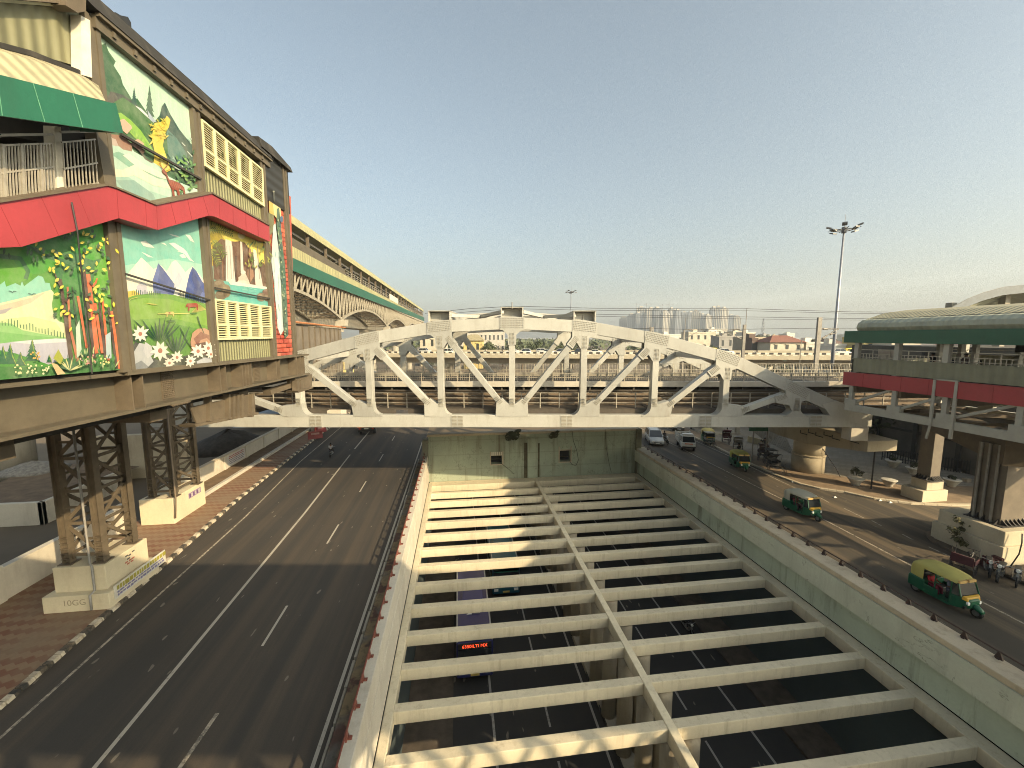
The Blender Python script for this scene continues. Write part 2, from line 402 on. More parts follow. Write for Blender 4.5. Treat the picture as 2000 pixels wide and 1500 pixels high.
# portal headwall across the sunken road
hw=thing('underpass_headwall','mint green stained concrete headwall with two small square openings under the bridge','wall',(8.3,44.2,0))
def wall_with_holes(b,x0,x1,y0,y1,z0,z1,holes):
    xs=sorted({x0,x1,*[h[0] for h in holes],*[h[1] for h in holes]})
    for i in range(len(xs)-1):
        a,c=xs[i],xs[i+1];hs=[h for h in holes if h[0]<=a+1e-6 and h[1]>=c-1e-6]
        zz=z0
        for h in sorted(hs,key=lambda h:h[2]): b.box(a,c,y0,y1,zz,h[2]);zz=h[3]
        b.box(a,c,y0,y1,zz,z1)
def hwp(x,y):
    d=ray(x,y);wx=d[0]*cy+d[1]*sy;wy=-d[0]*sy+d[1]*cy;k=43.6/wy;return (wx*k,CH+d[2]*k)
h1=hwp(959,890);h1b=hwp(981,906);h2=hwp(1093,880);h2b=hwp(1114,901)
holes=[(h1[0],h1b[0],h1b[1],h1[1]),(h2[0],h2b[0],h2b[1],h2[1])]
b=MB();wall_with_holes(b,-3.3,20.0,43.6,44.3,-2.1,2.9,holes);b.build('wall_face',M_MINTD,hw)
b=MB()
for h in holes: b.box(h[0]-.12,h[1]+.12,43.52,43.6,h[2]-.1,h[2]);b.box(h[0]-.12,h[0],43.54,43.6,h[2],h[3]+.45);b.box(h[1],h[1]+.12,43.54,43.6,h[2],h[3]+.45);b.box(h[0],h[1],43.53,43.6,h[3],h[3]+.1)
b.build('opening_frame',M_COPE,hw)
b=MB()
for h in holes: b.box(h[0]-.1,h[1]+.1,44.31,45.5,h[2]-.1,h[3]+.1)
b.build('opening_dark_box',plain('void_black',(.006,.006,.006),.9),hw)  # black boxes stand in for the unlit space behind the openings
b=MB();h=holes[0];n=6
for k in range(n): x=h[0]+(h[1]-h[0])*(k+.5)/n;b.box(x-.07,x+.07,43.5,43.56,h[3]+.02,h[3]+.42)
b.build('vent_hood',M_CREAMW,hw)
px=hwp(1040,900)[0]
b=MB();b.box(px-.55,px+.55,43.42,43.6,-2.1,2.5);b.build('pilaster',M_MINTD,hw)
b=MB();b.box(px-.95,px-.6,43.58,43.6,-2.1,1.9);b.box(px+.6,px+.8,43.58,43.6,-2.1,1.8);b.build('damp_stain',plain('algae_stain',(.085,.075,.045),.95,.5,2),hw)
b=MB();b.box(-3.4,20.2,43.5,44.4,2.9,3.15);b.build('coping',M_COPE,hw,bev=.03)
b=MB();b.box(-3.3,20,44.4,110,-2.6,-2.1);b.build('roof_slab',M_CONC,hw)
MP=""
b=MB();b.box(20.0,20.6,43.3,44.4,-2.1,3.1);b.build('end_post',plain('mossy_right_post',(.15,.15,.10),.9,.5,1),hw)
b=MB();b.box(-3.9,-3.3,43.3,44.4,-2.1,2.6);b.build('end_post',streaky('mossy_post',(.19,.19,.14),(.06,.055,.04),.8),hw)
def cable(pts,r,m,name,label,cat='cable',group=None):
    b=MB();b.tube(pts,r,5);return tag(b.build(name,m,None,True),label,cat,group)
M_BLACK=plain('black_rubber',(.018,.018,.018),.6,.3,5)
Q=lambda x,y:(hwp(x,y)[0],43.46,hwp(x,y)[1])
cable([Q(1117,842),Q(1119,860),Q(1126,880),Q(1129,898),Q(1124,909),Q(1116,906),Q(1113,901)],.025,M_BLACK,'cable','black looping cable beside the right opening of the headwall')
cable([Q(1181,838),Q(1183,870),Q(1188,900),Q(1193,922)],.022,M_BLACK,'cable','thin black cable hanging down the right part of the headwall')
cable([Q(981,906),Q(995,917),Q(1003,925)],.02,M_BLACK,'cable','short black cable slanting from the left opening of the headwall')
# beam grid
gr=thing('underpass_beam_grid','grid of weathered cream concrete cross beams open over the sunken road','beam grid',(8.3,25,-2.1))
for k in range(-4,13):
    t0=13.75+2.2*k
    for (a,c) in ((-2.9,8.12),(8.48,19.55)):
        b=MB();w=.44;b.box(a,c,t0,t0+w,-2.68,-2.1)
        b.build('cross_beam',M_BEAM,gr,bev=.025)
b=MB();b.box(8.12,8.48,-10,43.3,-2.75,-2.07);b.build('spine_beam',M_BEAM,gr,bev=.03)
b=MB();b.box(-3.29,-2.9,-12,43.3,-2.75,-2.08);b.build('edge_beam',M_BEAM,gr,bev=.03)
b=MB();b.box(19.55,20.24,-12,43.3,-2.75,-2.08);b.build('edge_beam',M_BEAM,gr,bev=.03)
b=MB();b.box(-3.2,20,42.3,43.55,-2.74,-2.085);b.build('end_slab',M_BEAM,gr,bev=.03)
M_COLU=streaky('round_column_concrete',(.40,.35,.26),(.2,.16,.11),.5,.9,.15,2)
c0=None
for k in range(-2,20):
    for s_ in (8.35,9.2):
        b=MB();b.tube([(0,0,ZU+.3),(0,0,-2.76)],.40,20)
        if c0 is None: c0=b.build('column',M_COLU,gr,True,local=True);o=c0
        else: o=c0.copy();COL.objects.link(o)
        o.location=(s_-8.3,9.56+k*2.2-25,2.1)
# dark shrubs and drain hanging over the headwall
# ================================================================ LEFT STATION with painted front
M_STEEL=plain('olive_brown_steel',(.115,.096,.066),.6,.3,1.2,grain=.25)
M_STEELD=plain('dusty_brown_steel',(.125,.098,.066),.7,.35,1.5,grain=.3)
def m_corr(name,col,k,axis):
    t=NT(name);v=t.n('ShaderNodeVectorMath',operation='DOT_PRODUCT');t.l(t.pos,v.inputs[0]);v.inputs[1].default_value=tuple(axis)
    w=t.math('SINE',t.math('MULTIPLY',v.outputs['Value'],k))
    n=t.noise(.7,5,.65);st=t.noise(1.5,4,.7,t.map((1,1,.1)))
    c=t.mix(t.ramp(n,.3,.75),tuple(x*.8 for x in col),tuple(x*1.12 for x in col))
    c=t.mix(t.math('MULTIPLY',t.ramp(st,.5,.8),.45),c,tuple(x*.45 for x in col))
    return t.out(c,.55,w,.6,.04)
M_OLIVE=m_corr('olive_corrugated_sheet',(.22,.215,.115),34,FDW)
M_OLIVEB=m_corr('olive_box_sheet',(.175,.17,.095),19,FDW)
M_ROOFC=m_corr('cream_corrugated_roof',(.33,.30,.19),20,FDW)
M_OLIVEP=m_corr('pale_olive_roof_sheet',(.34,.32,.165),9,(0,1,0))
M_GREEN=streaky('green_fascia_panel',(.016,.110,.064),(.03,.06,.04),.35,.45,.2,1.5)
M_RED=streaky('red_fascia_panel',(.34,.042,.050),(.14,.03,.03),.4,.5,.2,1.5)
M_LOUV=plain('cream_louvre_paint',(.55,.52,.31),.5,.15,2)
M_LOUVD=plain('louvre_void',(.03,.028,.022),.9)
M_TARP=streaky('black_bitumen_parapet',(.022,.021,.019),(.12,.105,.085),.5,.9,.4,1.5)
M_DARK=plain('dark_interior',(.035,.033,.03),.9)
M_RAILS=plain('galvanised_rail',(.36,.33,.27),.45,.25,5,metal=.2)
M_WHITEP=plain('white_painted_steel',(.62,.58,.48),.5,.2,3)
def m_paint():
    t=NT('mural_paint');a=t.n('ShaderNodeAttribute',attribute_name='paint')
    n=t.noise(2.4,5,.7);s=t.noise(1.3,4,.7,t.map((1,1,.08)))
    br=t.noise(14,4,.7,t.map((1,1,.45)));c0=t.mix(t.math('MULTIPLY',t.ramp(br,.3,.7),.30),a.outputs['Color'],t.mix(.5,a.outputs['Color'],(.02,.03,.02)));c=t.mix(t.math('MULTIPLY',t.ramp(n,.35,.75),.20),c0,(.50,.50,.40))
    c=t.mix(t.math('MULTIPLY',t.ramp(s,.5,.75),.28),c,(.12,.11,.08))
    return t.out(c,.6)
M_PAINT=m_paint()
st_=thing('metro_station','tall steel metro station with painted murals and red zigzag band over the left road','station',(-14,18,11.2))
def fp(b,pts,off,th,mi=0,col=None): b.prism([fac(x,y,off) for x,y in pts],-FNW*th,mi,col)
def fb(b,u0,u1,z0,z1,o0,o1,mi=0,col=None):
    b.hexa([facuz(u0,z0,o0),facuz(u1,z0,o0),facuz(u1,z0,o1),facuz(u0,z0,o1)],[facuz(u0,z1,o0),facuz(u1,z1,o0),facuz(u1,z1,o1),facuz(u0,z1,o1)],mi,col)
U=lambda x,y=600,off=0:facu(x,y,off)[0]
Z=lambda x,y,off=0:facu(x,y,off)[1]
UM=30.0
# body behind the front
b=MB();fb(b,2.4,17.0,12.1,24.6,-.14,-14);fb(b,17.0,UM,12.1,15.6,-.14,-14);fb(b,17.0,UM,20.2,24.6,-1.2,-14)
b.build('body',M_DARK,st_)
b=MB();fb(b,.2,UM,10.05,10.5,-1.0,-14);fb(b,.2,UM,12.0,12.1,-.2,-14);b.build('floor_slab',M_DARK,st_)
b=MB();fb(b,17.0,UM,15.6,20.2,-1.6,-1.8);b.build('concourse_shade_sheet',plain('concourse_shade',(.03,.028,.025),.8),st_)  # dark sheet set near the front, stands in for the shaded concourse depth
# plate girder
b=MB();fb(b,.0,UM,10.62,12.02,-.50,-.54);b.build('girder_web',M_STEEL,st_)
b=MB();fb(b,-.05,UM,10.5,10.62,0,-.95);fb(b,-.05,UM,12.02,12.15,0,-.95);b.build('girder_flange',M_STEEL,st_)
for x in (243,266,421,433,466,472,478,484,534,541,575,583,590):
    u=U(x,760,-.25);b=MB();fb(b,u,u+.05,10.62,12.02,-.02,-.50);b.build('girder_stiffener',M_STEELD,st_)
for x,x2 in ((318,341),(499,510)):
    u0,u1=U(x2,760,-.45),U(x,760,-.45);b=MB();fb(b,u0,u1,10.68,11.98,-.46,-.50)
    for i in range(14):
        z=10.78+i*.085
        for k in range(7): uu=u0+.05+k*(u1-u0-.1)/6;fb(b,uu-.022,uu+.022,z,z+.035,-.42,-.46)
    b.build('splice_plate',M_STEELD,st_)
b=MB();u0,u1=U(370,790),U(336,790);fb(b,u0,u1,10.44,10.5,.06,-.9)
for k in range(10): uu=u0+.06+k*(u1-u0-.12)/9;fb(b,uu-.03,uu+.03,10.40,10.44,.03,-.02);fb(b,uu-.03,uu+.03,10.40,10.44,-.2,-.25)
b.build('flange_splice',M_STEELD,st_)
b=MB()
for u in (6.5,13.5,20,27): fb(b,u,u+1.0,9.6,10.45,-1.0,-12)
fb(b,6,UM,9.7,10.4,-6.5,-7.0);b.build('inner_girder',M_STEELD,st_)
# lower cross girder and hangers
b=MB();fp(b,[(372,795),(497,768),(499,806),(385,829)],-.7,.05);fp(b,[(380,829),(505,805),(506,809),(383,834)],-.6,.6)
for x in (410,447,456,464,472,492): fp(b,[(x,770),(x+4,770),(x+4,822-(x-410)*.1),(x,823-(x-410)*.1)],-.55,.25)
b.build('lower_girder',M_STEELD,st_)
b=MB();fp(b,[(576,738),(610,731),(609,757),(583,765)],-.25,.5);fp(b,[(582,763),(612,755),(612,758),(584,767)],-.1,.7)
for x in (581,588): fp(b,[(x,742),(x+4,741),(x+4,763),(x,764)],-.15,.3)
fp(b,[(528,762),(575,747),(575,756),(530,771)],-.5,.4)
b.build('bearing_bracket',M_STEELD,st_)
# columns on the front
for (l,r,y,zt,zb) in ((227,252,600,24.75,12.15),(404,417,550,24.75,12.15),(525,533,560,25.2,12.15),(566.5,573,560,25.45,12.1)):
    u0,u1=U(r,y,.13),U(l,y,.13);b=MB();fb(b,u0,u1,zb,zt,.10,-.05);w=(u1-u0)*.3;fb(b,u0,u0+w,zb,zt,.14,.10);fb(b,u1-w,u1,zb,zt,.14,.10)
    b.build('front_column',M_STEEL,st_)
b=MB();fb(b,5.0,17.2,24.4,24.85,.2,-.1);fb(b,5.0,17.2,24.78,24.9,.32,.2)
for k in range(12): u=6+k*.95;fb(b,u,u+.12,24.5,24.7,.26,.2)
b.build('eaves_beam',M_STEEL,st_)
b=MB();b.prism([facuz(5.0,24.9,.35),facuz(17.4,24.9,.35),facuz(21,25.3,.35),facuz(17.0,25.62,.1),facuz(11.5,25.62,.1),facuz(5,25.5,.1)],-FNW*1.0)
fb(b,5,UM,24.7,25.2,-.2,-14);b.build('parapet',M_TARP,st_)
b=MB();fb(b,2.2,6.1,22.3,25.35,.1,-3.0);b.build('dark_upper_panel',m_corr('black_corrugated_sheet',(.028,.028,.026),14,(0,0,1)),st_)
b=MB();b.prism([facuz(2.0,25.25,.3),facuz(6.2,25.2,.3),facuz(6.3,25.75,.2),facuz(4.6,25.9,.2),facuz(2.0,25.6,.2)],-FNW*3.2);b.build('roof_cap',M_TARP,st_)
# tank on the roof
b=MB();fp(b,[(226,24),(236,30),(250,33),(256,44),(259,82),(222,60)],-.5,1.4);tag(b.build('roof_tank',plain('black_plastic',(.02,.02,.02),.5),None),'black water tank on the roof of the painted station','water tank')
# corrugated panels
b=MB();fp(b,[(397,236),(517,335),(523,475),(405,470)],.0,.1);b.build('corrugated_panel',M_OLIVE,st_)
b=MB();fp(b,[(405,640),(535,640),(538,700),(428,708)],.0,.1);b.build('corrugated_panel',M_OLIVE,st_)
b=MB();fb(b,2.5,17.3,12.02,12.22,.12,-.1);b.build('base_sill',M_STEEL,st_)
# louvred windows
def louvre(q,cols,rows_top,rows_bot,split,name='louvred_window'):
    q=[Vector((*p,0)) for p in q]
    def at(a,v):
        t=q[0].lerp(q[1],a);bt=q[3].lerp(q[2],a);p=t.lerp(bt,v);return (p.x,p.y)
    b=MB();fp(b,[at(0,0),at(1,0),at(1,1),at(0,1)],.05,.05);o=b.build(name,M_LOUVD,st_)
    b=MB();e=.012
    for i in range(cols+1):
        a=i/cols;w=.02 if 0<i<cols else .016
        fp(b,[at(max(a-w,0),0),at(min(a+w,1),0),at(min(a+w,1),1),at(max(a-w,0),1)],.17,.12)
    for v,w in ((0.012,.022),(split,.022),(.985,.03)): fp(b,[at(0,v-w),at(1,v-w),at(1,v+w),at(0,v+w)],.172,.12)
    b.build('frame',M_LOUV,o)
    b=MB()
    for (v0,v1,n) in ((.03,split-.02,rows_top),(split+.02,.96,rows_bot)):
        for i in range(n):
            v=v0+(v1-v0)*(i+.5)/n;h=(v1-v0)/n*.24
            b.hexa([fac(*at(.01,v+h),.13),fac(*at(.99,v+h),.13),fac(*at(.99,v+h),.155),fac(*at(.01,v+h),.155)],[fac(*at(.01,v-h),.06),fac(*at(.99,v-h),.06),fac(*at(.99,v-h),.085),fac(*at(.01,v-h),.085)])
    b.build('slat',M_LOUV,o)
louvre([(395,233),(514,331),(517,403),(402,323)],5,11,6,.63)
louvre([(421,584),(530,599),(533.5,660),(427,663)],5,11,5,.64)
# red zigzag band
top=[(-60,410),(0,394),(212,361),(228,366),(306,399),(415,377),(526,440)];bot=[(527,472),(420,423),(408,421),(308,449),(232,426),(42,482),(-60,486)]
b=MB();fp(b,top+bot,.55,.5);b.build('red_band',M_RED,st_)
b=MB()
for a,c in (((2,404),(40,482)),((80,383),(115,460)),((150,372),(178,441)),((228,366),(232,426)),((284,390),(287,442)),((306,399),(308,449)),((333,394),(344,437)),((366,387),(375,429)),((396,381),(408,421)),((428,385),(430,427)),((455,400),(456,440)),((480,414),(481,451)),((503,427),(505,462))):
    w=.5;fp(b,[(a[0]-w,a[1]),(a[0]+w,a[1]),(c[0]+w,c[1]),(c[0]-w,c[1])],.553,.01)
b.build('band_joint',plain('red_joint',(.22,.02,.025),.6),st_)
b=MB();fp(b,[(-60,408),(0,392),(212,359),(228,364),(306,397),(415,375),(527,438),(527,441),(415,378),(306,400.5),(228,367.5),(212,362.5),(0,396),(-60,412)],.6,.6);b.build('band_capping',M_STEELD,st_)
# green canopy fascia, its roof and the sheeted wall above
b=MB();fp(b,[(-70,132),(0,146),(222,202),(237,260),(0,226),(-70,217)],1.25,.12);b.build('green_fascia',M_GREEN,st_)
b=MB()
for a,c in (((65,162),(88,238)),((143,182),(162,249)),((-6,144),(5,226))): fp(b,[(a[0]-.5,a[1]),(a[0]+.5,a[1]),(c[0]+.5,c[1]),(c[0]-.5,c[1])],1.256,.01)
b.build('fascia_joint',plain('pale_joint',(.12,.30,.19),.5),st_)
b=MB();fp(b,[(222,202),(226,201),(241,259),(237,260)],1.25,1.2);b.build('fascia_return',M_GREEN,st_)
up=[(-70,70),(0,92),(60,108),(155,143),(183,168)];lo=[(-70,133),(0,146),(60,161),(155,185),(206,197)]
b=MB()
for i in range(4):
    A,B_,C_,D=fac(*up[i],.05),fac(*up[i+1],.05),fac(*lo[i+1],1.2),fac(*lo[i],1.2)
    m0=Vector(A).lerp(Vector(D),.5)+Vector((0,0,.18));m1=Vector(B_).lerp(Vector(C_),.5)+Vector((0,0,.18))
    b.face([A,B_,m1,m0]);b.face([m0,m1,C_,D])
b.build('canopy_roof',M_ROOFC,st_)
b=MB();fp(b,[(-70,64),(0,82),(60,98),(155,136),(184,162),(184,169),(155,144),(60,109),(0,93),(-70,72)],.25,.3);b.build('canopy_flashing',M_TARP,st_)
b=MB();fp(b,[(-70,-10),(0,3),(160,20),(158,132),(0,84),(-70,66)],.0,.1);b.build('sheeted_wall',M_OLIVEB,st_)
b=MB();fp(b,[(-70,-20),(0,-2),(126,8),(126,14),(0,4),(-70,-12)],.12,.1);b.build('wall_trim',M_LOUV,st_)
b=MB();fp(b,[(-70,-40),(128,-30),(128,7),(0,-3),(-70,-20)],.3,.3);fp(b,[(128,-30),(168,-20),(168,22),(152,25),(128,10)],.45,.6);b.build('roof_overhang',M_STEELD,st_)
b=MB();fp(b,[(158,30),(176,40),(180,152),(160,146)],.28,.25);b.build('white_post',M_WHITEP,st_)
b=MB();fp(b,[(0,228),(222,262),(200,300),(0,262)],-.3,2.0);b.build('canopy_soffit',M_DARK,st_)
# open stair landing: posts, railing, things inside
b=MB();fp(b,[(106,246),(119,248),(129,372),(112,374)],.1,.25);b.build('landing_post',M_WHITEP,st_)
b=MB();fp(b,[(188,258),(208,262),(222,362),(206,366)],.18,.3);b.build('landing_post',M_STEEL,st_)
b=MB();l=lambda p,q,w=.035:b.beam(fac(*p,.25),fac(*q,.25),w,w)
l((-60,278),(0,266));l((0,264),(102,262),.05);l((0,284),(100,280));l((0,338),(104,326));l((-60,400),(0,390),.05);l((0,392),(108,373),.05)
for k in range(19):
    x=-8+k*6.1;l((x,282-k*.15),(x+5,391-k*1.0),.05 if k%6==2 else .022)
l((118,258),(186,256),.05);l((120,278),(186,272));l((124,330),(190,318));l((130,371),(192,358),.05)
for k in range(10):
    x=122+k*6.9;l((x,278-k*.6),(x+6.5,370-k*1.3),.022)
b.build('landing_railing',M_RAILS,st_)
b=MB()
for x in (20,60,150): b.beam(fac(x,260,-2.5),fac(x+8,385,-2.5),.12,.12)
b.beam(fac(0,300,-3),fac(190,352,-3),.5,.12);b.beam(fac(40,290,-2.2),fac(100,372,-2.2),.06,.06);b.beam(fac(60,290,-2.2),fac(120,372,-2.2),.06,.06)
b.build('inner_stair',plain('stair_steel',(.12,.11,.095),.6),st_)
# ---------------------------------------------------------------- MURALS
class Paint:
    def __init__(s,label,base,col,k=.62):
        s.b=MB();s.k=k;s.o=.0;s.label=label;fp(s.b,base,0.0,.08,0,s.c(col));s.o=.004
    def c(s,c): return rgb(*c,s.k)
    def poly(s,pts,c):
        s.b.face([fac(x,y,s.o) for x,y in pts],0,s.c(c));s.o+=.0007
    def blob(s,x,y,rx,ry,c,n=14,j=.0,rot=0):
        P=[]
        for i in range(n):
            t=2*math.pi*i/n;q=1+rnd.uniform(-j,j);a,b_=rx*q*math.cos(t),ry*q*math.sin(t)
            P.append((x+a*math.cos(rot)-b_*math.sin(rot),y+a*math.sin(rot)+b_*math.cos(rot)))
        s.poly(P,c)
    def leaf(s,x,y,L,w,a,c):
        d=(math.cos(a),math.sin(a));n=(-d[1],d[0]);P=[]
        for f,g in ((0,0),(.3,.8),(.6,.9),(1,0),(.6,-.9),(.3,-.8)): P.append((x+d[0]*L*f+n[0]*w*g*.5,y+d[1]*L*f+n[1]*w*g*.5))
        s.poly(P,c)
    def stroke(s,pts,w,c):
        l=[(p[0],p[1]) for p in pts];ws=w if isinstance(w,list) else [w]*len(l);A=[];B_=[]
        for i in range(len(l)):
            a=Vector(l[max(i-1,0)]);b_=Vector(l[min(i+1,len(l)-1)]);d=(b_-a).normalized();A.append((l[i][0]-d.y*ws[i]/2,l[i][1]+d.x*ws[i]/2));B_.append((l[i][0]+d.y*ws[i]/2,l[i][1]-d.x*ws[i]/2))
        s.poly(A+B_[::-1],c)
    def pine(s,x,y,h,w,c,n=5,lean=0):
        P=[(x+lean,y-h)]
        R_=[];L_=[]
        for i in range(n):
            f=(i+1)/n;R_+= [(x+lean*(1-f)+w*f*.5,y-h+h*f),(x+lean*(1-f)+w*f*.28,y-h+h*f-h*.03)];L_+=[(x+lean*(1-f)-w*f*.5,y-h+h*f),(x+lean*(1-f)-w*f*.28,y-h+h*f-h*.03)]
        s.poly(P+R_+L_[::-1],c)
    def flower(s,x,y,r,n=8):
        for k in range(n): s.leaf(x,y,r*rnd.uniform(.85,1.15),r*.42,2*math.pi*k/n+.2,(244,242,228))
        s.blob(x,y,r*.22,r*.25,(190,120,100))
    def done(s): 
        o=s.b.build('mural_panel',M_PAINT,st_);o['label']=s.label;return o
# -- woodland lake
m=Paint('mural of a green woodland with orange trunks and a lake',[(-70,470),(232,415),(236,722),(0,742),(-70,752)],(84,158,52))
m.poly([(100,500),(232,440),(236,700),(150,700),(128,640)],(58,122,72))
for x,y,rx,ry in ((20,520,48,38),(75,505,45,30),(130,470,60,26),(190,470,40,36),(205,560,24,60),(150,560,30,40)): m.blob(x,y,rx,ry,rnd.choice([(78,165,60),(96,172,52),(66,140,66)]),18,.12)
m.stroke([(0,500),(40,505),(55,530),(50,545)],9,(60,120,75));m.stroke([(45,475),(90,500),(140,515),(170,490)],[3,8,9,4],(58,118,74))
m.poly([(-70,556),(0,556),(9,549),(12,560),(30,553),(40,558),(43,549),(47,559),(66,545),(75,538),(84,541),(88,552),(97,553),(100,566),(105,572),(103,585),(101,596),(103,606),(106,618),(116,628),(128,632),(134,672),(0,676),(-70,676)],(150,216,196))
m.poly([(-70,592),(0,592),(50,580),(100,566),(105,572),(103,585),(101,596),(103,606),(106,618),(116,628),(128,632),(134,672),(0,676),(-70,676)],(226,232,190))
m.poly([(-70,600),(0,596),(28,590),(55,583),(90,570),(60,592),(30,602),(0,610),(-70,618)],(222,205,178));m.poly([(-70,608),(0,606),(25,600),(10,612),(-70,622)],(178,172,176))
m.poly([(-70,628),(0,626),(20,622),(60,618),(110,630),(132,665),(0,668),(-70,668)],(214,230,168))
m.poly([(-70,632),(0,630),(22,632),(44,645),(80,652),(128,659),(132,668),(0,671),(-70,672)],(150,204,128));m.poly([(-70,650),(0,648),(60,655),(128,661),(132,668),(0,671),(-70,672)],(126,190,108))
for k in range(22): x=-2+k*6;m.stroke([(x,634+max(0,x-20)*.26-rnd.uniform(5,13)),(x+.4,636+max(0,x-20)*.24)],1.6,(70,120,80))
m.poly([(-70,674),(0,671),(60,664),(131,661),(137,700),(100,715),(0,716),(-70,712)],(196,196,214));m.poly([(20,668),(110,661),(132,662),(130,668),(60,672)],(228,230,236))
for bx,by in ((24,570),(62,575)): m.stroke([(bx-7,by-2),(bx-2,by-1),(bx,by+1.5),(bx+3,by-1.5),(bx+8,by-1)],1.1,(60,80,90))
m.poly([(-70,690),(0,684),(30,690),(60,700),(95,712),(130,700),(236,690),(236,722),(0,742),(-70,752)],(74,152,56));m.poly([(-70,722),(0,716),(100,716),(236,700),(236,722),(0,742),(-70,752)],(58,128,58))
for x,y,h,w in ((6,712,38,26),(20,712,42,28),(40,715,28,26),(63,706,44,32),(96,708,16,12),(-14,716,44,30)):
    m.pine(x,y,h,w,(36,106,72));m.stroke([(x,y-h+2),(x+3,y-h*.5),(x+w*.38,y-2)],1.2,(168,176,70));m.stroke([(x,y-h+9),(x+5,y-h*.3)],1.1,(120,170,70))
for pts,w0,w1,c in (([(118,545),(140,708)],6,9,(84,58,52)),([(132,560),(137,640),(152,706)],4,6,(196,120,88)),([(141,560),(158,700)],3,5,(62,84,58)),([(152,578),(170,680)],5,5,(222,112,66)),([(164,526),(185,700)],7,8,(82,54,50)),([(172,535),(180,600),(190,690)],8,9,(226,110,64)),([(186,592),(200,690)],5,6,(222,108,64)),([(194,590),(206,700)],4,6,(80,54,52)),([(200,584),(212,704)],4,6,(226,110,64)),([(212,600),(229,720)],5,6,(70,50,48)),([(218,608),(234,720)],5,6,(228,112,66))):
    m.stroke(pts,[w0+(w1-w0)*i/(len(pts)-1) for i in range(len(pts))],c)
m.stroke([(128,590),(134,580),(138,572)],[5,4,3],(84,58,52));m.stroke([(180,560),(187,552),(190,543)],[5,4,2],(226,110,64));m.stroke([(106,530),(112,548),(120,560)],[2,3,4],(84,58,52))
m.poly([(148,640),(155,625),(160,690),(150,700)],(206,226,208));m.poly([(206,655),(216,648),(218,700),(208,700)],(186,206,214))
for k in range(150):
    x=rnd.uniform(58,226);y=rnd.uniform(455,640);
    if x<104 and y>535:continue
    m.leaf(x,y,rnd.uniform(9,14),rnd.uniform(4.5,7),rnd.uniform(0,6.3),rnd.choice([(236,222,70),(236,222,70),(228,208,82),(40,92,58),(36,84,56)]))
for k in range(10): m.leaf(rnd.uniform(0,110),rnd.uniform(470,500),14,6,1.4+rnd.uniform(-.4,.4),(44,86,52))
for k in range(15): a=-1.57+(k-7)*.17;m.leaf(137,724,rnd.uniform(22,38),3.2,a,rnd.choice([(40,104,70),(58,120,70),(214,214,150)]))
for cx,c in ((38,(236,230,170)),(62,(238,232,180)),(86,(236,236,190)),(166,(238,206,204)),(178,(226,160,150)),(204,(240,232,150)),(68,(232,180,76))):
    for k in range(11): m.blob(cx+rnd.uniform(-10,10),(704 if cx>150 else 722 if c[0]!=232 else 696)+rnd.uniform(-10,8),rnd.uniform(1.3,2.6),rnd.uniform(1.3,2.4),c,7)
m.poly([(100,708),(112,712),(128,730),(112,732)],(222,190,140));m.poly([(104,700),(114,682),(124,700),(118,712)],(172,178,70))
for k in range(26): m.leaf(rnd.uniform(150,232),rnd.uniform(690,722),rnd.uniform(8,18),3,-1.57+rnd.uniform(-.6,.6),rnd.choice([(70,140,80),(44,104,66),(188,206,140)]))
m.done()
# -- alpine meadow
m=Paint('mural of snowy peaks above a meadow with cows and white flowers',[(232,426),(308,446),(408,418),(424,710),(258,724)],(132,206,190))
m.poly([(232,520),(330,505),(418,520),(420,600),(240,600)],(170,222,204))
for pts in ([(274,472),(284,470),(292,476),(302,484),(290,483),(280,480)],[(330,475),(340,474),(358,485),(365,492),(372,505),(380,512),(370,508),(360,496),(345,487)],[(362,458),(372,460),(380,474),(372,470)],[(276,492),(286,496),(300,503),(290,502)],[(328,456),(345,460),(352,464),(338,461)],[(350,498),(358,496),(364,503),(356,504)],[(313,474),(322,475),(326,480)],[(344,490),(352,491),(360,495)]): m.poly(pts,(240,246,236))
m.poly([(252,532),(262,520),(276,503),(288,514),(300,526),(314,518),(326,530),(336,512),(343,508),(352,518),(362,532),(376,520),(384,530),(402,552),(420,575),(420,605),(240,605),(246,545)],(250,246,226))
m.poly([(298,548),(304,530),(309,514),(318,524),(330,540),(342,556),(352,575),(340,578),(300,575)],(104,120,182));m.poly([(309,514),(312,530),(308,550),(318,560),(330,578),(340,578),(352,575),(342,556),(330,540),(318,524)],(78,94,162))
m.poly([(365,556),(370,535),(376,521),(384,530),(394,548),(404,562),(418,580),(418,592),(360,585)],(62,84,160));m.poly([(376,521),(374,545),(380,560),(376,585),(395,590),(396,570),(390,555),(384,540)],(44,62,134));m.poly([(395,570),(418,582),(418,594),(385,590)],(96,116,186))
m.poly([(266,560),(276,550),(286,556),(290,575),(272,576)],(202,200,214));m.poly([(342,545),(350,530),(356,545),(350,560),(340,562)],(206,208,222));m.poly([(344,560),(352,560),(345,585),(336,585)],(236,236,230))
m.poly([(244,570),(262,567),(275,575),(258,582),(244,584)],(228,200,84))
m.poly([(244,584),(262,577),(300,572),(340,576),(380,586),(420,600),(424,712),(256,726)],(112,164,60));m.poly([(244,590),(280,582),(330,584),(420,610),(420,640),(330,620),(260,625)],(134,178,70));m.poly([(252,650),(330,630),(424,650),(424,712),(256,726)],(90,146,52))
for k in range(14): x=258+k*4.2;m.stroke([(x,573-rnd.uniform(3,8)),(x,576)],1.5,(50,90,80))
for k in range(18): x=352+k*3.6;m.stroke([(x,577+k*.9-rnd.uniform(4,10)),(x,581+k*.9)],1.6,(44,86,84))
m.stroke([(246,593),(256,584),(270,580)],1.2,(190,200,100));m.stroke([(308,613),(330,613),(372,612),(402,604),(388,594)],1.4,(222,216,120));m.poly([(283,592),(300,593),(310,596),(296,595)],(200,196,90))
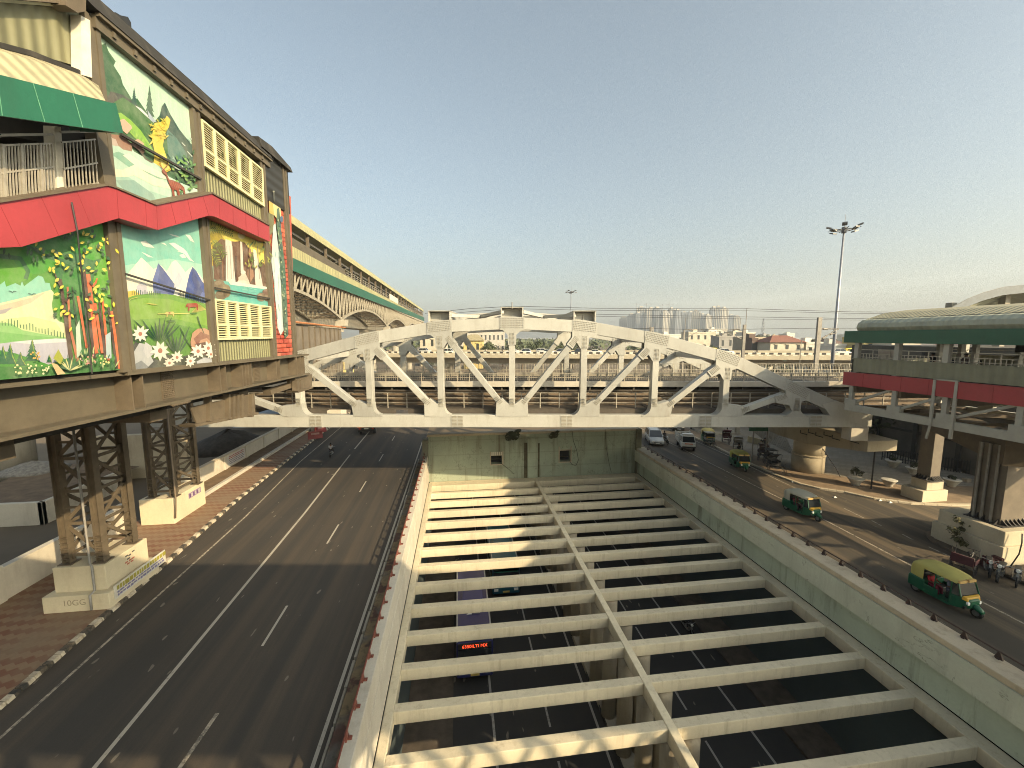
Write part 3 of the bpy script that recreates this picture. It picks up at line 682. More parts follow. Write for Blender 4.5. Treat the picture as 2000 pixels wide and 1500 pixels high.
cow=[(0,0),(3,-3),(8,-3),(17,-3.5),(19,-1),(19,6),(17,6),(16.5,2),(6,2.2),(5.5,7),(3.5,7),(3.6,1),(0,2)]
m.poly([(322+x*.95,612+y) for x,y in cow],(228,204,120));m.blob(331,611,2,1.5,(160,90,60));m.blob(334,627,9,2.2,(70,120,50))
m.poly([(363+x*1.25,597+y*1.5) for x,y in cow],(164,66,44));m.blob(378,612,8,1.6,(80,130,50));m.poly([(363,597),(366,592),(369,597)],(164,66,44))
for x,y,hh,n in ((272,672,40,7),(312,668,62,9),(345,690,55,7)):
    for k in range(n): a=-1.57+(k-n//2)*.2;m.leaf(x+(k-n//2)*1.5,y,hh*rnd.uniform(.6,1.1),4.2,a,(34,84,54))
m.poly([(372,668),(376,650),(386,642),(400,641),(416,650),(420,690),(400,712),(376,700)],(196,150,122));m.poly([(378,662),(392,648),(412,656),(416,672),(404,660),(392,664),(386,676)],(150,100,84));m.poly([(380,672),(400,668),(418,685),(412,705),(392,704)],(108,74,68))
m.stroke([(386,618),(390,632),(398,650)],[2.4,1.6,1.5],(52,84,50));m.stroke([(352,640),(360,655),(366,668),(376,680)],1.6,(50,84,52))
m.poly([(254,684),(264,668),(276,672),(284,690),(300,700),(340,712),(330,722),(256,727)],(58,62,66));m.poly([(260,690),(272,670),(286,672),(292,690),(300,706),(280,726),(258,727)],(186,190,196));m.poly([(284,668),(296,676),(300,692),(288,700),(280,686)],(198,200,206));m.poly([(262,712),(276,704),(290,716),(280,726),(260,726)],(132,138,146))
m.poly([(318,690),(350,698),(380,690),(424,696),(424,712),(300,722)],(66,72,64));m.poly([(384,706),(400,698),(420,702),(422,712),(386,715)],(190,194,204))
for x,y,r in ((274,652,17),(313,685,20),(346,698,13),(331,709,12),(387,686,15),(407,680,14),(412,692,10),(372,705,12)): m.flower(x,y,r,9)
m.done()
# -- jungle waterfall
m=Paint('mural of a jungle waterfall over brown cliffs under a yellow sky',[(400,418),(424,421),(530,470),(536,603),(420,588)],(240,214,74))
m.poly([(420,440),(470,455),(500,470),(525,500),(525,520),(490,510),(460,472),(440,470)],(246,226,96));m.blob(472,458,8,9,(250,244,190))
m.poly([(415,480),(432,466),(440,470),(458,472),(468,471),(478,474),(488,488),(500,510),(515,516),(527,520),(533,575),(418,560)],(112,74,54))
for k in range(26): x=rnd.uniform(416,528);m.stroke([(x,rnd.uniform(490,520)),(x+rnd.uniform(-2,2),rnd.uniform(530,555))],rnd.uniform(2,5),rnd.choice([(86,56,44),(134,90,64),(98,68,54),(74,50,42)]))
m.poly([(440,467),(452,471),(456,510),(460,550),(441,550),(441,500)],(232,228,216));m.poly([(469,471),(473,473),(476,530),(480,545),(470,530)],(224,216,202));m.poly([(494,486),(500,489),(506,520),(514,560),(499,556),(497,520)],(230,222,210));m.poly([(486,484),(490,486),(496,540),(489,552)],(168,120,90))
for x0,x1 in ((443,445),(449,452),(454,457),(503,507)): m.stroke([(x0,480),(x1,545)],1.2,(176,168,158))
m.poly([(462,556),(466,545),(472,535),(474,526),(480,535),(486,548),(490,560)],(216,206,188));m.blob(475,532,5,4,(230,224,210));m.blob(474,543,9,4,(206,196,178));m.blob(474,552,12,4,(226,220,206))
m.poly([(418,546),(440,549),(490,556),(534,566),(536,600),(420,588)],(96,190,180));m.poly([(445,548),(520,560),(528,566),(450,556)],(222,232,220))
for k in range(16): x=rnd.uniform(450,510);y=rnd.uniform(562,590);m.stroke([(x,y),(x+rnd.uniform(5,12),y+1)],1.2,rnd.choice([(150,222,206),(60,160,158)]))
for x,y,rx,ry,c in ((428,556,12,11,(122,104,80)),(441,568,10,13,(136,118,88)),(432,576,12,9,(106,88,66)),(510,580,8,9,(132,112,86)),(524,580,10,9,(112,92,70)),(522,570,9,6,(120,84,70))): m.blob(x,y,rx,ry,c,12,.08);m.blob(x-2,y-3,rx*.5,ry*.4,tuple(v+24 for v in c),10,.08)
for (x,y,a0,L) in ((412,432,.4,42),(410,450,.15,46),(415,470,.9,40),(412,486,1.1,36),(425,428,.5,50)):
    ex,ey=x+L*math.cos(a0),y+L*math.sin(a0);m.stroke([(x,y),((x+ex)/2,(y+ey)/2-4),(ex,ey)],1.4,(96,112,36))
    for k in range(11):
        f=k/11;px_,py_=x+(ex-x)*f,y+(ey-y)*f-8*f*(1-f)*2
        for s_ in (-1,1): m.leaf(px_,py_,rnd.uniform(7,12),1.9,a0+s_*1.0,rnd.choice([(104,128,40),(78,104,36),(150,160,58)]))
for k in range(46): m.leaf(rnd.uniform(478,530),rnd.uniform(464,520)+0,rnd.uniform(6,12),3,rnd.uniform(.6,2.4),rnd.choice([(86,112,44),(118,136,50),(170,170,64)])) if rnd.random()<.75 else None
m.done()
# -- brick column with peacock and fall
m=Paint('mural of red brickwork with a peacock beside a white waterfall',[(520,358),(568,384),(576,697),(532,702)],(206,82,58))
for r in range(37):
    y=366+r*9.0
    for k in range(-1,4):
        f0=(k+(.5 if r%2 else 0))/3;f1=f0+.31;f0=max(f0,0);f1=min(f1,1.0)
        if f1-f0<.03: continue
        xl=523+17*(y-362)/338;xr=555+17*(y-380)/315;sl=.45-.0145*r
        P=lambda f,dy:(xl+(xr-xl)*f,y+dy+(xl+(xr-xl)*f-xl)*sl)
        if P(1,0)[1]>694: continue
        m.poly([P(f0,0),P(f1,0),P(f1,7.2),P(f0,7.2)],rnd.choice([(222,92,66),(200,70,50),(232,112,80),(190,66,48)]))
m.poly([(523,362),(530,360),(544,372),(546,386),(549,420),(545,435),(536,420),(528,415),(525,390)],(240,226,160));m.poly([(524,370),(532,392),(536,420),(532,432),(526,415)],(214,186,96));m.poly([(524,415),(535,420),(536,450),(527,460)],(122,120,80))
m.poly([(534,440),(538,436),(542,470),(548,520),(552,560),(552,620),(554,645),(548,655),(542,640),(536,560),(530,510),(532,470)],(206,222,222));m.poly([(532,505),(540,498),(546,520),(549,560),(548,600),(550,640),(546,650),(540,600),(535,540)],(240,244,238))
for k in range(16): x=rnd.uniform(534,547);y=rnd.uniform(470,610);m.stroke([(x,y),(x+1.5,y+rnd.uniform(12,30))],1.1,rnd.choice([(150,190,196),(180,206,210)]))
m.poly([(541,408),(545,405),(548,430),(551,470),(557,520),(560,580),(563,655),(556,662),(552,610),(548,540),(545,480),(540,440)],(66,104,84))
for k in range(70): f=rnd.random();m.blob(545+f*14+rnd.uniform(-3,3),430+f*225,1.6,2.2,rnd.choice([(110,140,110),(40,80,70),(160,176,140),(52,92,100)]),6)
m.blob(550,428,3.2,6.5,(52,92,138));m.poly([(533,374),(536,372),(536.5,392),(535,395)],(90,92,84));m.blob(534.5,374,2.2,1.8,(150,150,130),7)
m.done()
# -- upper valley with deer
m=Paint('large upper mural of a pine valley, yellow bush and brown deer',[(186,58),(193,62),(388,213),(402,390),(396,382),(305,405),(212,368),(200,250)],(196,232,208))
m.poly([(190,90),(203,86),(206,84),(212,100),(226,120),(222,128),(236,150),(240,165),(258,195),(268,192),(284,215),(290,232),(300,240),(312,225),(316,208),(322,200),(332,222),(350,252),(372,280),(392,300),(396,390),(300,402),(212,365)],(48,98,64))
m.poly([(205,190),(222,180),(240,185),(262,200),(284,228),(290,238),(262,228),(240,205)],(58,66,66));m.poly([(206,200),(216,178),(226,182),(236,210),(240,228),(222,225)],(74,72,70))
for x,y,h,w,c in ((262,206,36,14,(44,86,78)),(292,240,74,24,(40,92,72)),(206,180,96,40,(46,96,66))): m.pine(x,y,h,w,c,7)
m.poly([(264,206),(276,212),(288,224),(292,234),(280,228)],(222,226,226));m.poly([(288,215),(300,232),(306,238),(292,238)],(170,186,206))
m.poly([(222,200),(240,190),(262,205),(300,240),(330,235),(336,290),(310,320),(270,290),(236,270)],(60,112,58))
m.poly([(312,225),(316,208),(322,200),(332,222),(350,252),(372,280),(392,296),(392,330),(350,290),(330,260)],(44,82,76));m.poly([(325,250),(345,270),(365,300),(370,335),(340,330),(328,300)],(88,130,122))
for k in range(16): x=rnd.uniform(325,372);y=rnd.uniform(255,330);m.stroke([(x,y),(x+rnd.uniform(4,10),y+rnd.uniform(4,12))],1.6,rnd.choice([(150,186,178),(60,104,96),(206,222,214)]))
m.poly([(226,222),(236,220),(256,235),(275,255),(292,280),(300,295),(286,288),(262,268),(240,245)],(140,190,70))
for k in range(16): f=k/16;m.leaf(230+f*66,224+f*62,11,4,1.5+rnd.uniform(-.3,.3),rnd.choice([(120,176,62),(160,200,84)]))
m.poly([(230,236),(242,232),(256,245),(258,250),(248,262),(236,252)],(214,178,156));m.poly([(258,276),(270,271),(281,280),(280,292),(266,286)],(206,168,146))
m.poly([(302,240),(318,238),(326,226),(333,234),(330,248),(322,262),(318,285),(326,308),(334,332),(322,338),(310,330),(300,318),(302,296),(296,270)],(232,206,70))
for k in range(40): m.leaf(rnd.uniform(296,330),rnd.uniform(238,275),rnd.uniform(8,14),3,rnd.uniform(2,5),rnd.choice([(240,216,84),(214,190,60),(188,190,62)]))
m.poly([(310,300),(322,300),(332,330),(318,336)],(240,218,110))
m.poly([(212,262),(228,264),(250,280),(262,296),(290,312),(314,326),(330,345),(360,360),(396,374),(400,392),(305,405),(210,366)],(190,222,206))
m.poly([(214,262),(240,264),(258,282),(258,296),(240,292),(226,280)],(156,112,92));m.poly([(214,268),(226,272),(232,286),(220,284)],(196,178,168));m.poly([(250,278),(266,280),(285,295),(280,300)],(122,86,76));m.stroke([(272,292),(284,310),(298,318)],3,(90,80,70))
m.poly([(216,300),(232,296),(260,310),(290,330),(330,352),(290,345),(250,325)],(134,186,164));m.poly([(218,330),(240,332),(262,322),(290,340),(330,360),(350,372),(300,362),(262,342),(236,348),(220,350)],(240,236,208));m.poly([(240,303),(252,300),(280,320),(320,340),(344,356),(310,346),(270,328)],(240,238,214));m.poly([(218,345),(250,345),(290,372),(330,385),(305,400),(220,368)],(164,204,190));m.poly([(226,352),(262,352),(300,380),(306,396),(250,380)],(140,178,170))
for k in range(46): x=rnd.uniform(340,394);y=rnd.uniform(300,375);m.leaf(x,y,rnd.uniform(8,17),5,rnd.uniform(0,6.3),rnd.choice([(84,144,74),(116,172,80),(58,118,66),(150,190,96),(44,98,58)]))
deer=[(316,332),(320,329),(325,336),(330,350),(338,352),(352,358),(360,366),(363,382),(360,382),(357,372),(350,368),(352,384),(348,384),(345,372),(340,370),(342,386),(338,386),(335,368),(330,358),(324,342),(318,338)]
m.poly(deer,(146,66,46));m.stroke([(318,330),(314,324),(310,318)],1.4,(140,70,50));m.stroke([(320,330),(326,324),(328,316)],1.4,(140,70,50))
for k in range(7): m.stroke([(330+k*4,352+k*1.6),(333+k*4,362+k*1.5)],.9,(186,92,66))
m.done()
# cable and shadow-line ledges across the murals
b=MB();b.beam(fac(245,535,.16),fac(410,586,.16),.05,.05);b.build('front_conduit',M_DARK,st_);b=MB();b.beam(fac(420,562,.16),fac(527,583,.16),.05,.05);b.build('front_conduit',M_DARK,st_);b=MB();b.beam(fac(236,262,.16),fac(392,350,.16),.07,.07);b.build('front_conduit',M_DARK,st_)
b=MB();b.tube([fac(140,395,.62),fac(151,450,.62),fac(166,600,.32),fac(180,730,.3)],.018,5);tag(b.build('hanging_cable',M_BLACK),'thin dark cable hanging over the red band and woodland mural','cable')
# ---------------------------------------------------------------- lattice columns on pedestals
def lattice(label,s0,s1,t0,t1,ztop,zbase,ped,pz):
    th=thing('lattice_column',label,'column',((s0+s1)/2,(t0+t1)/2,0),0,'lattice steel columns under the station')
    b=MB()
    for q,(a,c,d,e,z0,z1) in enumerate(ped): b.box(a,c,d,e,z0,z1)
    b.build('pedestal',M_PED,th,bev=.03)
    L=[(s0,t0),(s1,t0),(s1,t1),(s0,t1)]
    for (x,y) in L:
        b=MB();b.box(x-.17,x+.17,y-.02,y+.02,zbase,ztop);b.box(x-.18,x-.145,y-.17,y+.17,zbase,ztop);b.box(x+.145,x+.18,y-.17,y+.17,zbase,ztop)
        for k in range(5): b.box(x-.2,x+.2,y-.2,y+.2,zbase+.25+k*.27,zbase+.28+k*.27)
        b.box(x-.3,x+.3,y-.3,y+.3,zbase,zbase+.05)
        b.build('leg',M_STEELD,th)
    n=5;dz=(ztop-zbase-.5)/n
    for q in range(4):
        A,B_=L[q],L[(q+1)%4]
        b=MB();nx,ny=(0,1) if A[1]==B_[1] else (1,0)
        for k in range(n):
            z0=zbase+.4+k*dz;z1=z0+dz
            P=lambda f,z:(A[0]+(B_[0]-A[0])*f,A[1]+(B_[1]-A[1])*f,z)
            b.beam(P(.05,z0),P(.95,z0),.05,.16);
            if k%2: b.beam(P(.06,z0+.1),P(.94,z1-.1),.06,.17)
            else: b.beam(P(.94,z0+.1),P(.06,z1-.1),.06,.17)
            b.beam(P(.1,z0+dz*.5),P(.5,z0+dz*.5),.05,.12) if k%2 else b.beam(P(.5,z0+dz*.5),P(.9,z0+dz*.5),.05,.12)
            for f in (.09,.91): b.prism([P(f-.09,z0-.22),P(f+.09,z0-.22),P(f+.09,z0+.22),P(f-.09,z0+.22)],(nx*.03,ny*.03,0))
        b.build('lacing',M_STEELD,th)
    return th
M_PED=streaky('cream_pedestal',(.60,.53,.38),(.30,.22,.14),.4,.85,.2,1.2)
lattice('lattice steel column on two-tier cream pedestal, the one nearest the camera',-19.45,-17.95,22.1,24.0,11.0,2.25,[(-20.15,-17.25,21.3,24.7,.1,.95),(-19.85,-17.55,21.65,24.45,.95,2.25)],2.25)
lattice('lattice steel column on tall cream pedestal against the boundary wall, farther one',-22.0,-20.6,31.6,34.2,11.0,2.0,[(-22.6,-21.3+.9,31.1,34.8,.1,2.0)],2.0)
b=MB();p=[(-17.5,21.9,10.9),(-17.5,21.9,2.3),(-17.2,21.62,2.25),(-17.2,21.62,1.0),(-17.15,21.27,.95),(-17.15,21.27,.2)];b.tube([Vector(q)+Vector((-.85,-.05,0)) for q in p],.05,8);tag(b.build('drain_pipe',plain('grey_pipe',(.27,.26,.24),.5),None,True),'grey drain pipe down the front of the near lattice column pedestal','pipe')
b=MB();b.tube([(-20.1,30.95,9.8),(-20.1,30.95,2.1),(-20.25,30.98,.6)],.055,8);tag(b.build('drain_pipe',plain('brown_pipe',(.17,.13,.09),.6),None,True),'brown drain pipe down the farther lattice column pedestal','pipe')
# ================================================================ ELEVATED PLATFORM behind the station
SP=-16.0
pf=thing('elevated_platform','long elevated station platform with olive roof and green fascia on steel arches','platform',(SP,120,0))
T0,T1=36.0,204.0
def roofz(t): return 24.6+.006*(t-44)
b=MB();N=24
rings=[]
for i in range(N+1):
    t=T0+(T1-T0)*i/N;z=roofz(t);rings.append([(SP,t,z),(SP-.15,t,z+.6),(SP-.7,t,z+1.3),(SP-1.8,t,z+1.85),(SP-3.6,t,z+2.05),(SP-9,t,z+2.05),(SP-9,t,z+1.8),(SP-1.9,t,z+1.6),(SP-.9,t,z+1.0),(SP-.35,t,z)])
b.loft(rings);b.build('roof',M_OLIVEP,pf)
b=MB()
for i in range(31): t=T0+4+i*5.4;b.box(SP-9,SP-.6,t,t+.22,roofz(t)-.9,roofz(t)-.62);b.beam((SP-.6,t+.1,roofz(t)-2.4),(SP-4,t+.1,roofz(t)-.7),.12,.12);b.beam((SP-.6,t+.1,roofz(t)-1.6),(SP-8,t+.1,roofz(t)-1.4),.1,.1)
for o in (.7,2.4,4.5,7): b.box(SP-o-.12,SP-o,T0,T1,24.0,24.25)
b.build('roof_truss',plain('roof_steel',(.10,.095,.085),.6),pf)
for i in range(26):
    t=T0+7+i*6.35;b=MB();b.box(SP-.5,SP-.22,t,t+.26,20.8,roofz(t)+.1);b.build('post',M_STEELD,pf)
b=MB();b.box(SP-.25,SP-.15,T0,T1,21.25,22.45);b.build('parapet_panel',M_OLIVEP,pf)
b=MB();b.box(SP-.3,SP-.2,T0,64,22.45,23.3);b.box(SP-.32,SP-.25,T0,58,23.25,23.36);b.build('upper_panel',M_STEEL,pf)
b=MB()
for k in range(3): b.box(SP-.3,SP-.24,64,T1,22.6+k*.35,22.66+k*.35)
for k in range(70): b.box(SP-.3,SP-.24,64+k*2,64.07+k*2,22.45,23.35)
b.build('railing',M_RAILS,pf)
b=MB();b.hexa([(SP,T0,19.85),(SP+.15,T0,19.85),(SP+.15,T1,21.2),(SP,T1,21.2)],[(SP,T0,21.1),(SP+.15,T0,21.1),(SP+.15,T1,22.75),(SP,T1,22.75)]);b.build('green_fascia',M_GREEN,pf)
b=MB();b.box(SP-9,SP-.02,T0,T1,20.3,20.8);b.build('deck_slab',M_CONC,pf)
b=MB();b.box(SP-.26,SP-.14,104,118,22.5,23.9);b.build('white_board',M_WHITEP,pf)
M_ARCH=plain('arch_steel',(.30,.27,.21),.6,.3,2)
PT=[24,61,98.5,136,173.5,211]
def archz(t):
    for a,c in zip(PT,PT[1:]):
        if a<=t<=c: f=(t-a)/(c-a);return 15.9+(2.35)*math.sin(math.pi*min(max(f,0),1))**.85
    return 16
for sd in (0,-4.2):
    b=MB();pts=[(SP-.25+sd,T0+i*1.4,archz(T0+i*1.4)) for i in range(121) if T0+i*1.4<=T1]
    for p,q in zip(pts,pts[1:]): b.beam(p,q,.3,.32)
    b.build('arch_rib',M_ARCH,pf)
    b=MB();k=0;t=T0
    while t<T1-2:
        b.beam((SP-.25+sd,t,archz(t)),(SP-.25+sd,t+.25,20.2),.14,.14);b.beam((SP-.25+sd,t+.05,archz(t)),(SP-.25+sd,t+1.75,20.2),.12,.12);t+=1.75
    b.build('arch_strut',M_ARCH,pf)
b=MB();t=T0
while t<T1: b.beam((SP-.25,t,archz(t)),(SP-4.4,t+.9,archz(t)),.12,.12);b.beam((SP-4.4,t,archz(t)),(SP-.25,t+.9,archz(t)),.1,.1);t+=1.6
b.build('arch_bracing',M_STEELD,pf)
b=MB();b.box(SP-8.6,SP-4.8,T0,T1,15.2,20.25);b.build('box_girder',M_CONC,pf)
for t in PT[1:5]:
    b=MB();b.box(SP-6.2,SP-.2,t-.9,t+.9,14.2,15.0);b.box(SP-.9,SP+.5,t-.7,t+.7,15.0,15.9)
    b.tube([(SP-4,t,0),(SP-4,t,14.2)],1.1,16);b.build('pier',M_CONC,pf)
# far-side canopy wall and shade under the platform
tw=thing('station_stair_block','brown panelled stair block below the elevated platform, behind the painted station','building',(-17.5,50,0))
b=MB();b.box(-24,-15.5,42,58,7.0,14.6);b.build('wall',plain('brown_panel',(.16,.135,.105),.7,.3,.8),tw)
b=MB()
for k in range(9): b.box(-15.5,-15.38,42+k*1.8,42.15+k*1.8,7,14.6)
for k in range(7): b.box(-23.8+k*1.25,-23.65+k*1.25,41.85,42,7,14.6)
b.build('wall_rib',M_STEELD,tw)
b=MB();b.tube([(-15.2,41,14.9),(-15.2,59,14.75)],.1,6);b.build('orange_pipe',plain('orange_pipe',(.40,.16,.06),.6),tw)
# ================================================================ STEEL TRUSS BRIDGE
M_TRUSS=streaky('silver_grey_bridge_paint',(.40,.40,.37),(.21,.18,.13),.38,.5,.22,2.4)
M_TRUSSB=plain('bridge_bolts',(.27,.25,.20),.5,.2,4)
PB=5.83;FY,BY=33.5,44.0
ZT=[14.61,14.32,13.33,11.80,9.18,6.62]
def nz(k): return ZT[min(abs(k),5)]
br=thing('truss_bridge','cream steel bowstring truss railway bridge crossing high over the roads','bridge',W(0,38.7,6))
CW=.72
def wp(X,Y,Zz): return Vector(W(X,Y,Zz))
YV=Vector(W(0,1,0));XV=Vector(W(1,0,0))
def mem(name,p,q,h,w=CW):
    b=MB();b.beam(p,q,h,w,up=YV);return b.build(name,M_TRUSS,br,bev=.02)
def bolts(b,Y,sgn,x0,x1,z0,z1,nx,nz_,ang=0,s=.05):
    cx,cz=(x0+x1)/2,(z0+z1)/2
    for i in range(nx):
        for k in range(nz_):
            u=x0+(x1-x0)*(i+.5)/nx-cx;v=z0+(z1-z0)*(k+.5)/nz_-cz
            X=cx+u*math.cos(ang)-v*math.sin(ang);Zz=cz+u*math.sin(ang)+v*math.cos(ang)
            p=wp(X,Y,Zz);a=XV*s/2;c=Vector((0,0,s/2));d=YV*(sgn*.035)
            b.raw([p-a-c,p+a-c,p+a+c,p-a+c,p-a-c+d,p+a-c+d,p+a+c+d,p-a+c+d],MB.BF,1)
def arcpts(c,r,a0,a1,n=6): return [(c[0]+r*math.cos(a0+(a1-a0)*i/n),c[1]+r*math.sin(a0+(a1-a0)*i/n)) for i in range(n+1)]
def plate(b,pts,Y,th):
    b.prism([wp(x,Y,z) for x,z in pts],YV*th)
for Yc in (FY,BY):
    front=Yc==FY
    yf=Yc-CW/2
    # chords
    for k in range(-5,5): mem('top_chord',wp(k*PB,Yc,nz(k)),wp((k+1)*PB,Yc,nz(k+1)),.95)
    mem('bottom_chord',wp(-30.2,Yc,6.6),wp(29.6,Yc,6.6),1.02,CW-.02)
    for k in range(-4,5): mem('vertical_post',wp(k*PB,Yc,6.9),wp(k*PB,Yc,nz(k)),.50,CW-.06)
    for k in range(0,4):
        for sg in (-1,1):
            mem('diagonal',wp(sg*k*PB,Yc,6.9),wp(sg*(k+1)*PB,Yc,nz(k+1)-.1),.46,CW-.10)
    # top gusset plates with bolts
    for k in range(-4,5):
        z=nz(k);sl0=(nz(k)-nz(k-1))/PB;sl1=(nz(k+1)-nz(k))/PB;a=math.atan((sl0+sl1)/2)
        x=k*PB;b=MB()
        pts=[(x-1.0,z-sl0*1.0-.50),(x-1.0,z-sl0*1.0+.50),(x,z+.52),(x+1.0,z+sl1*1.0+.50),(x+1.0,z+sl1*1.0-.50)]
        # lower edge: down the post and toward the diagonal
        sg=0 if k==0 else (-1 if k>0 else 1)
        lw=[(x+.32,z-1.75),(x-.32,z-1.75)]
        if sg==0: low=[(x+.75,z+sl1*.75-.52)]+[(x+.35,z-.95)]+lw+[(x-.35,z-.95),(x-.75,z-sl0*.75-.52)]
        else:
            # diagonal runs from this top node down towards the middle
            dz=(6.9-(z-.1));dx=sg*PB;L=math.hypot(dx,dz);ux,uz=dx/L,dz/L;nxx,nzz=-uz*.30,ux*.30
            dA=(x+ux*1.9+nxx,z-.1+uz*1.9+nzz);dB=(x+ux*1.9-nxx,z-.1+uz*1.9-nzz)
            up_,dn=(dA,dB) if dA[1]>dB[1] else (dB,dA)
            crot=(x+sg*.62,z-1.25)
            if sg>0: low=[(x+1.0,z+sl1*1.0-.9),up_,dn,crot]+lw+[(x-.36,z-.95),(x-.75,z-sl0*.75-.52)]
            else: low=[(x+.75,z+sl1*.75-.52),(x+.36,z-.95)]+lw+[crot,dn,up_,(x-1.0,z-sl0*1.0-.9)]
        plate(b,pts+low,yf-.03,.05);
        if not front or True:
            plate(b,pts+low,Yc+CW/2-.02,.05)
        if front:
            bolts(b,yf-.03,-1,x-.95,x+.95,z-.40,z+.42,15,6,a);bolts(b,yf-.03,-1,x-.22,x+.22,z-1.7,z-.75,4,9)
            if sg: bolts(b,yf-.03,-1,x+ux*1.35-.22,x+ux*1.35+.22,z-.1+uz*1.35-.42,z-.1+uz*1.35+.42,4,7,math.atan2(uz,ux)-math.pi/2)
        else: bolts(b,yf-.03,-1,x-.95,x+.95,z-.40,z+.42,10,4,a,.07)
        b.build('top_gusset',[M_TRUSS,M_TRUSSB],br)
    # bottom gussets with curved fillets
    for k in range(-4,5):
        x=k*PB;b=MB();r=.75;zb=7.08
        if abs(k)==4: L_=R_=.6
        L_=R_=r
        pts=[(x-.27-r,zb)]+[(px,pz) for px,pz in arcpts((x-.27-r,zb+r),r,-math.pi/2,0)][1:]+[(x-.27,zb+1.0),(x+.27,zb+1.0)]+[(px,pz) for px,pz in arcpts((x+.27+r,zb+r),r,math.pi,1.5*math.pi)]+[(x+.27+r,zb-.1),(x-.27-r,zb-.1)]
        plate(b,pts,yf-.03,CW+.06)
        for sg in ([-1,1] if k==0 else [1 if k>0 else -1]):
            if abs(k)>3: continue
            dz=nz(abs(k)+1)-7.0;dx=sg*PB;L=math.hypot(dx,dz);ux,uz=dx/L,dz/L;nx_,nz2=-uz*.28,ux*.28
            q0=(x,7.0);tri=[(q0[0]+sg*.2,zb-.05),(q0[0]+sg*1.35,zb-.05),(q0[0]+ux*1.7-nx_*sg,q0[1]+uz*1.7-nz2*sg),(q0[0]+ux*1.7+nx_*sg,q0[1]+uz*1.7+nz2*sg),(x+sg*.25,zb+.95)]
            plate(b,tri,yf-.034,CW+.07)
            if front: bolts(b,yf-.034,-1,q0[0]+ux*1.75-.19,q0[0]+ux*1.75+.19,q0[1]+uz*1.75-.35,q0[1]+uz*1.75+.35,4,5,math.atan2(uz,ux)-math.pi/2,.06)
        if front: bolts(b,yf-.03,-1,x-.2,x+.2,zb+.75,zb+1.45,4,6,0,.06)
        b.build('bottom_gusset',[M_TRUSS,M_TRUSSB],br)
    if front:
        for xp in (-16.15,-4.5,4.5,15.9,25.0):
            b=MB();plate(b,[(xp-.52,6.14),(xp+.52,6.14),(xp+.52,7.06),(xp-.52,7.06)],yf-.02,.03)
            for i in range(8):
                for h in (-1,1):
                    z=6.2+i*.115;p=wp(xp+h*.25,yf-.02,z);q=XV*.2;b.raw([p-q,p+q,p+q+Vector((0,0,.05)),p-q+Vector((0,0,.05)),p-q-YV*.03,p+q-YV*.03,p+q-YV*.03+Vector((0,0,.05)),p-q-YV*.03+Vector((0,0,.05))],MB.BF,1)
            b.build('splice_plate',[M_TRUSS,M_TRUSSB],br)
        # end plate near the right bearing
        b=MB();plate(b,[(26.2,7.0),(29.6,6.1),(29.6,7.3),(27.6,7.9),(26.6,8.3),(25.4,8.0)],yf-.03,CW+.06);b.build('end_gusset',M_TRUSS,br)
M_PORT=plain('grey_bridge_frame',(.40,.39,.35),.55,.15,1)
# top cross bracing frames
for k in (-1,0,1):
    z=nz(k)+.5;x=k*PB
    for sx in (-.85,.85):
        b=MB();b.beam(wp(x+sx,FY-.28,z+.32),wp(x+sx,BY+.3,z+.32),.10,.80);b.build('portal_beam',M_PORT,br)
    b=MB();b.beam(wp(x,FY+.35,z+.30),wp(x,BY-.3,z+.30),.05,.62);b.beam(wp(x-.80,FY+.5,z+.30),wp(x+.80,FY+.5,z+.30),.05,.66);b.build('portal_web',M_PORT,br)
    b=MB();b.beam(wp(x,FY-.32,z+.74),wp(x,BY+.3,z+.74),1.86,.05);b.build('portal_flange',M_PORT,br)
for a,c in ((-1,0),(0,1)):
    za,zc=nz(a)+.9,nz(c)+.9
    for (y0,y1) in ((FY,BY),(BY,FY)):
        b=MB();b.beam(wp(a*PB+.8,y0,za),wp(c*PB-.8,y1,zc),.34,.26);b.build('top_brace',M_PORT,br)
    b=MB();b.beam(wp(a*PB+.9,38.7,za+.25),wp(c*PB-.9,38.7,zc+.25),.5,.1);b.beam(wp(a*PB+.9,BY,za+.2),wp(c*PB-.9,BY,zc+.2),.45,.22);b.build('top_stringer',M_PORT,br)
for k in (-2,2,-3,3):
    b=MB();b.beam(wp(k*PB,FY,nz(k)-.1),wp(k*PB,BY,nz(k)-.1),.3,.5);b.build('top_strut',M_PORT,br)
# floor: deck, girders, walkways
M_DECK=plain('grey_deck_beam',(.46,.43,.37),.6,.15,1.5);M_DKST=plain('dark_floor_steel',(.07,.058,.045),.75,.4,1.2);M_BROWNP=plain('brown_stained_web',(.16,.115,.075),.75,.45,.8)
M_BALL=plain('track_ballast',(.075,.065,.052),.95,.4,2,grain=.5)
b=MB();X0,X1=-31,40
b.hexa([W(X0,35.7,9.15),W(X1,35.7,9.15),W(X1,36.0,9.15),W(X0,36.0,9.15)],[W(X0,35.7,9.62),W(X1,35.7,9.62),W(X1,36.0,9.62),W(X0,36.0,9.62)]);b.build('deck_edge',M_DECK,br)
b=MB();b.hexa([W(X0,36.0,9.2),W(X1,36.0,9.2),W(X1,43.4,9.2),W(X0,43.4,9.2)],[W(X0,36.0,9.5),W(X1,36.0,9.5),W(X1,43.4,9.5),W(X0,43.4,9.5)]);b.build('deck',M_BALL,br)
b=MB();b.hexa([W(X0,36.05,7.2),W(X1,36.05,7.2),W(X1,36.2,7.2),W(X0,36.2,7.2)],[W(X0,36.05,8.75),W(X1,36.05,8.75),W(X1,36.2,8.75),W(X0,36.2,8.75)])
b.build('floor_girder',M_BROWNP,br)
b=MB()
